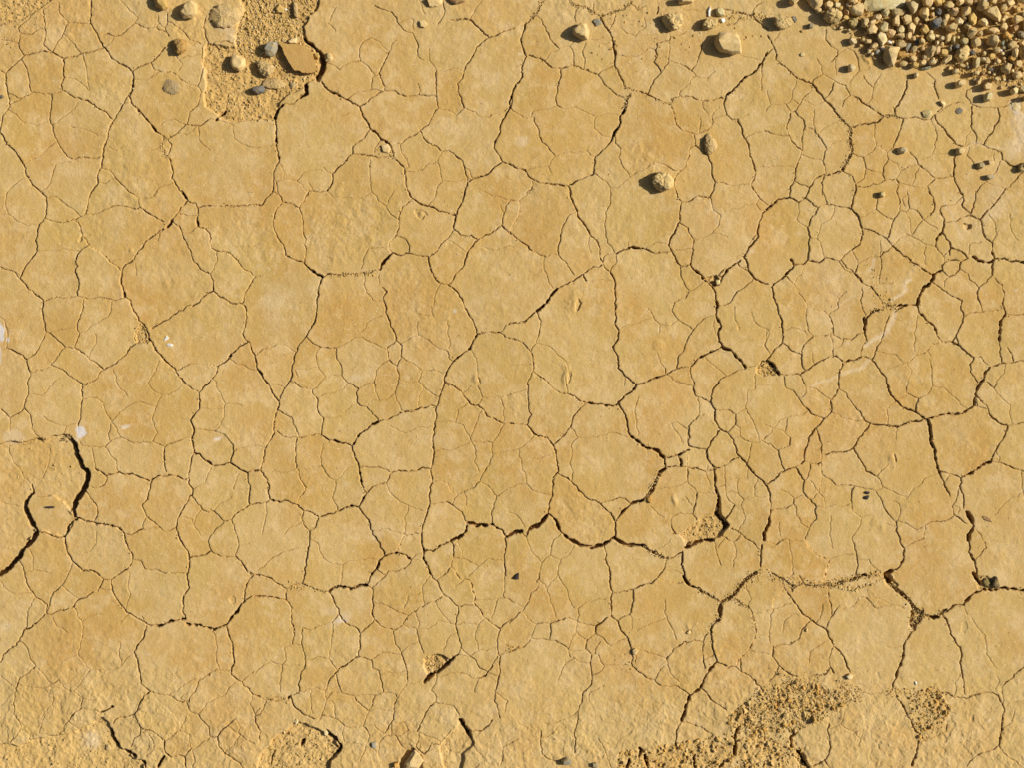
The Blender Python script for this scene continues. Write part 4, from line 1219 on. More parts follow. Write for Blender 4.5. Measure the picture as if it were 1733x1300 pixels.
3 -309.6 -353.0 -299.4 -373.3 -293.0 -391.1 -279.1 -407.6 -263.9 -413.9 -257.5 -422.8
1.5 -211.4 -321.6 -225.8 -335.2 -238.0 -346.8
3 -244.8 -341.6 -235.9 -347.9 -235.9 -370.8 -237.2 -391.1 -233.4 -400.0
2.3 -233.4 -400.0 -243.5 -411.4 -257.5 -422.8
1.5 -293.0 -391.1 -304.5 -403.8 -322.2 -407.6 -341.3 -416.5 -355.3 -412.7
0.8 -304.5 -403.8 -305.7 -439.3 -310.7 -467.0
3 -257.5 -422.8 -257.5 -441.9 -260.0 -463.5
1.3 -235.9 -370.8 -220.7 -372.0 -202.9 -380.9 -175.0 -392.7
2 -233.4 -400.0 -220.7 -411.4 -201.6 -417.7
2 -201.6 -417.7 -185.1 -408.9 -176.3 -393.6 -159.8 -380.9 -129.3 -368.2 -116.8 -355.0
2.5 -141.7 -319.9 -126.7 -335.2 -116.6 -355.5 -91.1 -377.1
1 -112.7 -321.0 -126.7 -335.2
1 -139.4 -326.1 -152.1 -350.5 -147.9 -376.0
0.8 -151.9 -352.7 -175.0 -358.1 -182.6 -380.9
1.3 -185.1 -408.9 -175.0 -413.9 -162.3 -415.2
1 -164.6 -384.7 -157.2 -403.8 -158.5 -415.2 -142.0 -415.2 -126.7 -401.2 -96.3 -407.6
0.8 -130.2 -368.6 -119.1 -388.6 -104.3 -405.9
2.2 -91.2 -377.1 -96.3 -407.6 -86.1 -444.4 -91.2 -458.4
1.3 -92.5 -421.2 -109.0 -431.7 -116.6 -452.0
1 -95.9 -409.1 -76.0 -405.1 -55.7 -406.3 -47.5 -397.8
0.9 -55.7 -406.3 -63.3 -429.2 -57.6 -451.9
2 -91.2 -377.1 -62.0 -375.9
2.5 -96.4 -321.7 -88.7 -330.2 -73.4 -332.7 -62.0 -360.6 -62.0 -375.9 -48.0 -397.4 -20.1 -415.2
1 -81.3 -331.4 -96.3 -342.9
1.2 -62.0 -368.2 -40.4 -365.7 -15.0 -363.2 3.5 -370.7
1 -11.7 -320.1 -12.9 -364.1
1 -24.3 -364.1 -35.3 -398.7
2 -20.1 -415.2 1.6 -397.8
1.3 -20.1 -415.2 -25.2 -431.7 -23.9 -457.1 -20.1 -462.2
2 -201.6 -417.7 -197.8 -441.9 -187.7 -458.4 -180.1 -477.4 -178.8 -507.9
2.2 -162.3 -415.2 -157.2 -436.8 -149.6 -457.1
1 -188.5 -457.1 -177.5 -444.4 -157.3 -436.5
1.5 -187.2 -459.5 -225.8 -458.4 -238.5 -467.3 -235.9 -482.5 -225.8 -486.3
1.7 -225.8 -486.3 -218.2 -523.1
1 -224.2 -493.2 -213.1 -488.8 -179.7 -486.3
2 -218.2 -523.1 -233.4 -528.2
1.5 -233.4 -528.2 -267.2 -530.1
1.5 -317.2 -520.6 -314.6 -537.1
1.5 -218.2 -523.1 -197.8 -525.7 -194.7 -532.5
2 -267.7 -529.5 -258.8 -540.9 -242.3 -554.9
2 -232.2 -527.8 -242.3 -554.9 -252.4 -580.2
2 -267.7 -529.5 -286.7 -524.4 -298.1 -490.3
3 -259.7 -463.6 -279.1 -474.9 -295.6 -487.6 -309.6 -502.8 -317.2 -520.6
1.5 -260.0 -463.5 -238.1 -469.7
1.5 -295.0 -487.1 -309.6 -467.3 -329.9 -462.2 -350.5 -467.2
2 -355.1 -412.2 -356.5 -441.9 -350.2 -462.2 -351.4 -482.5 -359.1 -495.2 -360.3 -523.1
1.2 -373.0 -441.9 -385.7 -446.9 -383.2 -469.8 -392.1 -492.6 -390.8 -523.1
1 -373.0 -441.9 -355.8 -444.2
1.2 -434.9 -490.2 -411.1 -471.1 -388.3 -477.4 -360.3 -477.4
2 -360.3 -523.1 -375.6 -528.2
1.5 -360.2 -520.5 -329.9 -514.2 -317.2 -520.6
1 -339.7 -516.4 -337.5 -558.7
1.2 -314.6 -537.1 -321.0 -558.7 -327.3 -571.4
1 -314.6 -537.1 -304.5 -537.1 -299.3 -567.7
1 -315.0 -533.8 -301.9 -520.6 -286.7 -524.4
3 -375.6 -526.9 -370.5 -543.4 -355.3 -558.7 -334.5 -567.4
1.3 -334.9 -566.3 -319.7 -561.2 -299.4 -567.5 -284.2 -580.2
2 -284.2 -580.2 -252.4 -580.2
1.3 -436.4 -526.7 -416.2 -534.5
2 -416.0 -534.6 -421.3 -551.0 -435.2 -563.7
2.3 -435.2 -563.7 -431.4 -579.0 -425.1 -589.1 -426.3 -604.4
2.5 -416.2 -533.3 -393.3 -535.8 -377.7 -533.1
5 -375.6 -528.2 -378.5 -533.5
2.3 -177.8 -507.8 -195.3 -533.3 -200.4 -568.8 -215.6 -591.7
1 -178.8 -507.9 -157.2 -505.3
2.3 -252.4 -580.2 -241.0 -596.7
0.8 -242.3 -554.9 -218.2 -552.3 -198.6 -556.4
1 -251.8 -578.7 -233.4 -577.7 -214.5 -592.3
1.5 -284.2 -580.2 -288.0 -591.7 -284.2 -606.9 -274.0 -609.4
0.8 -274.0 -609.4 -253.7 -612.0
1.2 -241.0 -596.7 -248.6 -619.6 -257.5 -639.9
1.3 -205.1 -576.7 -205.5 -595.5
1 -204.4 -575.5 -182.6 -573.9 -175.0 -586.6 -188.0 -593.5
2 -220.7 -601.8 -213.1 -595.5 -197.8 -595.5
2.5 -197.8 -595.5 -187.7 -612.0 -180.1 -619.6
1 -220.7 -601.8 -225.8 -617.1 -225.8 -632.3
2.5 -130.6 -539.6 -149.6 -566.3 -161.0 -589.1
1.2 -161.0 -589.1 -144.5 -596.7 -121.7 -605.6
1 -160.0 -589.6 -177.5 -589.1 -196.4 -597.7
2 -158.0 -590.5 -163.6 -615.8
1 -121.7 -605.6 -109.0 -594.2 -103.9 -586.6
1 -121.6 -605.6 -120.4 -624.7
3 -163.6 -614.5 -149.6 -627.2
2 -149.6 -627.2 -136.9 -609.4 -120.4 -613.2
1.3 -127.0 -486.4 -131.8 -510.4 -136.9 -520.6 -128.0 -530.7 -129.3 -539.9
1 -128.1 -497.7 -106.4 -490.1 -81.0 -491.4 -57.8 -498.8
2 -130.6 -539.6 -98.8 -546.0 -88.7 -561.2
7 -88.7 -568.8 -76.0 -589.1 -68.4 -599.3
2.5 -70.9 -587.9 -53.1 -587.9 -32.8 -568.8
4 -105.4 -471.0 -91.2 -458.4
1.3 -91.2 -458.4 -76.0 -462.2 -58.2 -452.0 -24.6 -444.3
2 -87.1 -447.0 -70.9 -462.2 -41.3 -488.5
3 -58.2 -499.0 -44.2 -493.9 -32.8 -477.4
1.3 -58.2 -499.0 -63.3 -523.1
1.3 -23.9 -457.0 -35.3 -477.4
1 -42.4 -490.4 -22.0 -495.8
2.5 -20.1 -462.2 -21.4 -492.6 -30.3 -535.8 -20.1 -566.3
1.5 -21.3 -460.6 -4.9 -452.0 2.9 -451.6
1.5 -27.6 -522.6 -7.4 -537.1 -12.5 -556.1
1.5 3.0 -604.7 -15.0 -614.5 -20.1 -645.0
1.3 -70.9 -599.3 -55.7 -624.7 -37.9 -645.0
8 -149.6 -506.6 -136.9 -492.6 -116.6 -480.0 -104.8 -468.6
3.3 165.3 -320.3 168.7 -350.5 167.4 -375.9 168.7 -393.6
1.8 46.5 -320.2 41.7 -337.8
2 44.3 -342.9 31.6 -355.5 16.4 -384.7 -5.9 -406.0
0.9 43.5 -329.4 59.5 -347.9 64.6 -370.8 73.5 -396.2
0.9 76.3 -325.1 58.3 -346.2
0.9 77.8 -319.5 92.5 -347.9 105.2 -379.7
1 -5.9 -366.9 8.7 -372.0 20.0 -377.7
1.2 15.7 -385.3 26.5 -398.7 40.5 -407.6
2.3 40.5 -407.6 64.6 -406.3 95.1 -396.2
1.6 95.1 -396.2 110.3 -402.5 142.0 -411.4
1.3 40.5 -407.6 31.6 -431.7
1.5 64.5 -406.3 63.2 -433.8
1.5 31.6 -431.7 49.4 -431.7 76.0 -435.5
1.3 109.8 -402.3 111.6 -380.9 125.5 -369.5 168.1 -362.0
2 168.4 -355.5 186.5 -351.7
2.8 186.5 -351.7 205.5 -347.9 234.7 -339.0 254.2 -319.2
1.2 245.3 -329.1 277.9 -339.0 296.8 -333.7
2 205.3 -348.0 205.5 -368.2 200.4 -388.6 177.5 -401.5
0.8 198.3 -389.7 201.7 -416.5
3.3 168.7 -393.6 156.0 -400.0 142.0 -411.4 140.8 -421.6
2.8 168.7 -393.6 180.1 -403.8 182.7 -413.9 196.6 -434.3 203.0 -454.6
2 203.0 -454.6 203.0 -477.4
1.2 140.8 -421.6 166.1 -444.4 194.4 -431.0
2 141.4 -422.1 126.8 -434.3 124.3 -449.5 134.4 -458.4
1.7 149.6 -436.8 142.0 -446.9 140.8 -457.1 134.4 -458.4
2 134.4 -458.4 131.9 -472.3 134.4 -492.6 133.1 -510.4 119.2 -523.1
1.2 145.8 -458.4 156.0 -477.4 196.6 -477.4
1.3 134.4 -492.6 145.8 -490.1 156.0 -477.4
1.3 95.1 -450.8 102.7 -453.3 124.3 -449.5
2 31.6 -431.7 21.4 -444.4 -1.3 -452.6
2 74.7 -435.5 95.1 -450.8
1 95.1 -450.8 98.9 -464.7 105.2 -464.7 115.4 -472.3 132.0 -473.4
1.2 105.2 -464.7 87.4 -477.4 77.3 -502.8
1 109.5 -402.2 107.8 -421.6 94.0 -449.9
1 107.8 -419.0 127.3 -433.9
2.5 120.4 -523.1 117.9 -540.9 111.6 -553.6
2.2 111.6 -553.6 110.3 -573.9 105.2 -596.7 105.2 -624.7
1 111.6 -553.6 95.1 -566.3 74.7 -573.9 54.4 -576.4
3 48.1 -586.6 48.1 -612.0 50.6 -627.2 59.5 -634.8
3 59.5 -634.8 69.7 -638.6 82.4 -637.4
0.9 48.1 -599.3 59.5 -598.0 79.8 -579.0
1 -6.1 -610.2 8.7 -601.8
0.8 8.7 -573.9 26.5 -584.1
1 133.1 -523.1 156.0 -511.7
0.8 130.6 -538.3 133.1 -520.6
1.3 215.7 -452.0 232.2 -457.1 261.4 -467.3
1 209.3 -459.6 208.0 -472.3
2.3 203.0 -477.4 222.0 -492.6 230.9 -500.3 241.0 -501.5
2.2 241.0 -501.5 252.5 -511.7 280.4 -511.7 301.5 -526.8
1.5 257.6 -477.4 247.4 -487.6 241.0 -501.5
1.3 261.4 -467.3 266.4 -487.6 282.9 -505.3
2.5 261.4 -467.3 272.8 -449.5 290.6 -436.8 323.6 -436.8
6 289.2 -325.6 300.7 -342.9
5 300.7 -342.9 315.9 -346.7 333.7 -359.4 352.9 -370.7
8 412.4 -320.0 399.7 -327.6 387.0 -340.3 374.3 -358.1
8 374.3 -358.1 361.6 -365.7 352.8 -370.8
10 352.8 -370.8 351.5 -383.5 351.5 -398.7
6 351.5 -398.7 338.8 -408.9 337.5 -421.6
2 323.6 -436.8 331.2 -421.6
3 336.3 -421.3 338.8 -436.8 343.9 -462.2
2.5 343.9 -462.2 346.4 -471.1 379.4 -480.0
1.7 343.0 -458.0 324.1 -467.5
2.3 323.6 -436.8 322.3 -454.6 326.1 -482.5
4.5 346.0 -469.6 331.2 -490.1 323.6 -505.3 318.5 -515.5
4.5 318.5 -515.5 299.4 -528.2
5.5 299.4 -528.2 293.1 -548.5 286.7 -571.4
2.5 288.0 -568.8 277.9 -589.1 276.6 -606.9 276.6 -622.1
2.3 319.5 -513.5 333.7 -530.7 349.0 -543.4 362.9 -552.3
3 376.9 -363.2 387.0 -373.3 399.7 -377.1 406.1 -393.6 412.4 -416.5 411.2 -429.2 401.0 -449.5
2.3 400.6 -450.6 387.0 -462.2 379.4 -480.0
1.5 398.9 -451.4 412.4 -454.6 433.5 -457.1
0.9 394.7 -340.3 404.8 -363.2 399.4 -377.0
1.5 405.8 -392.9 422.6 -388.6 433.7 -382.6
1 411.4 -426.3 425.1 -424.1 436.7 -422.8
2.5 379.4 -480.0 399.7 -492.6 420.0 -513.0 425.1 -523.1
2 388.4 -460.9 387.9 -485.2
1 258.8 -365.7 257.6 -386.0
1.2 257.6 -386.0 267.7 -408.9 275.3 -426.6 277.9 -434.3
0.8 211.8 -419.0 229.6 -408.9 261.3 -394.5
2 293.1 -571.4 321.0 -581.5 349.0 -601.8 359.1 -612.0
4 378.5 -595.8 382.0 -582.8
1 145.8 -601.8 156.0 -617.1 161.1 -634.8 168.7 -650.1
3 382.0 -581.5 399.7 -571.4
1 392.1 -589.1 409.9 -604.4 399.7 -617.1
3 409.9 -584.1 425.1 -576.4
2 426.5 -589.1 427.7 -612.0 425.1 -619.6
4 439.2 -320.0 459.5 -330.2 474.7 -342.9
3.3 454.4 -327.6 469.7 -358.1 487.4 -383.5 505.2 -401.2 530.6 -416.5
4 474.4 -345.4 490.0 -339.0 510.3 -342.9 525.5 -340.3 538.2 -342.9
6 538.2 -342.9 558.5 -335.2 581.4 -327.6 604.2 -325.1
1.3 464.8 -334.1 476.5 -320.4
1.7 484.9 -325.1 494.9 -340.0
2 529.9 -320.2 525.5 -340.3
5 474.7 -341.6 473.5 -353.0
11 631.0 -322.8 637.2 -332.7 644.8 -342.9
8 644.8 -342.9 662.6 -358.1 672.8 -368.2 680.4 -380.9
7 677.9 -380.9 695.6 -391.1 721.0 -394.9
8 677.9 -386.0 675.3 -403.8 680.4 -413.9
6 693.1 -391.1 682.9 -406.3
6 695.6 -380.9 693.9 -389.9
3.5 680.4 -413.9 670.2 -429.2 662.6 -452.0
4.5 662.6 -452.0 657.5 -472.3 649.9 -497.7
4 649.9 -497.7 642.3 -519.3
8 723.6 -389.8 735.0 -382.2
4 735.0 -386.0 748.9 -374.6 764.2 -374.6 766.7 -365.7
5 766.7 -368.2 782.0 -354.3 794.8 -349.2
7 779.4 -320.0 792.1 -340.3
5 794.1 -348.2 822.6 -346.7 842.9 -346.7 866.5 -349.2
1 858.4 -348.3 860.7 -358.1
3.3 727.4 -388.6 738.8 -411.4 759.1 -452.0 757.8 -472.3 764.2 -513.0 766.7 -525.7
1 764.2 -374.6 770.5 -391.1
0.8 776.9 -396.2 799.7 -426.6 802.3 -459.6 820.0 -482.5
2.5 536.5 -342.5 535.7 -363.2 540.9 -393.0
2 553.4 -375.9 539.5 -394.9 533.1 -408.9 530.6 -416.5
1.5 525.5 -373.3 523.0 -391.1 512.9 -405.8
4 530.6 -416.5 535.7 -429.2
3 535.7 -429.2 543.3 -444.4 561.1 -462.2 571.2 -488.8
1.3 543.3 -444.4 535.7 -464.7 538.2 -480.0
2.5 538.2 -480.0 528.1 -492.6 505.2 -495.2
3 538.2 -480.0 544.6 -490.1
2 505.2 -401.2 490.0 -416.5 486.2 -431.7 467.1 -441.9 440.5 -446.9
2.8 441.7 -444.4 440.5 -462.2 451.9 -477.4 472.2 -492.6 482.4 -495.2
1.5 451.0 -476.2 444.3 -492.6 430.3 -505.3
1.2 455.7 -334.5 459.5 -347.9 441.7 -365.7 436.7 -403.8 436.7 -439.3
1.2 472.2 -372.0 446.8 -380.9 427.6 -385.1
1 459.5 -391.1 484.9 -393.6
0.8 472.3 -392.4 459.5 -403.8 457.0 -421.6
0.8 502.7 -472.3 502.7 -454.6 528.1 -436.8
1.2 556.0 -382.2 578.8 -375.9 586.5 -360.6 599.1 -363.2 614.4 -380.9 642.3 -374.6 662.6 -380.9
0.8 588.9 -361.1 619.5 -363.2 642.3 -374.6
0.8 632.2 -444.4 657.5 -444.4
1.5 642.3 -518.0 624.5 -523.1 583.9 -523.1
2 647.4 -520.6 657.5 -538.3
4 657.5 -538.3 665.2 -553.6 675.3 -571.4
3.5 675.3 -571.4 682.9 -589.1 695.6 -601.8
5 688.0 -604.4 682.9 -627.2 675.3 -647.5
3 713.4 -523.1 736.3 -523.1 751.5 -530.7
2.3 751.5 -530.7 769.3 -533.3 799.7 -523.1 822.6 -528.2
3 822.6 -526.9 834.0 -553.6 828.5 -573.9
4 830.7 -566.7 827.7 -591.7 823.8 -612.0
2 823.8 -612.0 815.0 -619.6 801.8 -622.4
2.3 802.6 -623.3 787.0 -629.8
1.7 787.0 -629.8 774.3 -639.9 768.0 -650.1
1.5 823.3 -612.4 840.3 -632.3 860.7 -647.5
2.5 866.5 -480.0 853.0 -490.1 832.7 -509.2
2 832.7 -509.2 828.9 -520.6 830.0 -544.7
1 866.5 -538.3 837.8 -543.4
0.8 850.5 -553.6 845.4 -573.9 828.0 -583.9
0.8 817.5 -518.0 825.1 -502.8 820.0 -495.2
0.8 748.4 -529.2 748.9 -505.3 760.2 -487.8
1.5 695.6 -601.8 718.5 -596.7 733.7 -589.1 736.3 -576.4
1.5 568.7 -515.5 578.8 -533.3 558.5 -546.0
1 554.9 -574.5 578.8 -589.1 589.0 -601.8 583.9 -614.5
0.9 589.0 -601.8 594.1 -584.1
1 535.7 -584.1 556.0 -573.9 561.1 -553.6
2.5 535.7 -573.9 535.7 -596.7 538.2 -614.5 528.1 -637.4
2 528.1 -637.4 538.2 -650.1
3 529.0 -635.2 507.7 -647.5
5 481.1 -589.1 470.9 -599.3 472.2 -614.5
7 484.9 -622.1 492.5 -639.9 502.7 -650.1
3 429.0 -586.6 422.6 -591.7
0.8 733.7 -556.1 751.5 -558.7
1.2 619.5 -609.4 622.0 -619.6
1 624.5 -639.9 619.5 -650.1
9 -678.6 -582.8 -676.1 -596.7 -672.3 -605.6 -664.7 -614.5
8 -657.0 -619.6 -648.2 -624.7 -636.7 -631.8
11 -631.6 -636.1 -622.8 -639.9 -620.2 -650.1
8 -313.4 -587.9 -299.4 -599.3 -290.5 -610.7 -289.2 -617.1
5 -289.2 -615.8 -298.1 -625.9 -309.6 -639.9
8 -352.7 -604.4 -357.8 -614.5
5 -402.2 -622.1 -407.3 -632.3 -408.6 -647.5
6 214.4 -615.8 219.5 -620.9 214.4 -632.3
7 197.9 -634.8 194.1 -650.1
7 224.5 -628.5 227.1 -639.9 229.6 -650.1
6 308.3 -628.5 309.6 -650.1
5 294.4 -628.5 296.9 -637.4
7 357.8 -637.4 349.0 -648.8
10 376.9 -601.8 376.9 -614.5 375.6 -628.5
6 382.0 -582.8 376.9 -601.8 369.3 -596.7"""
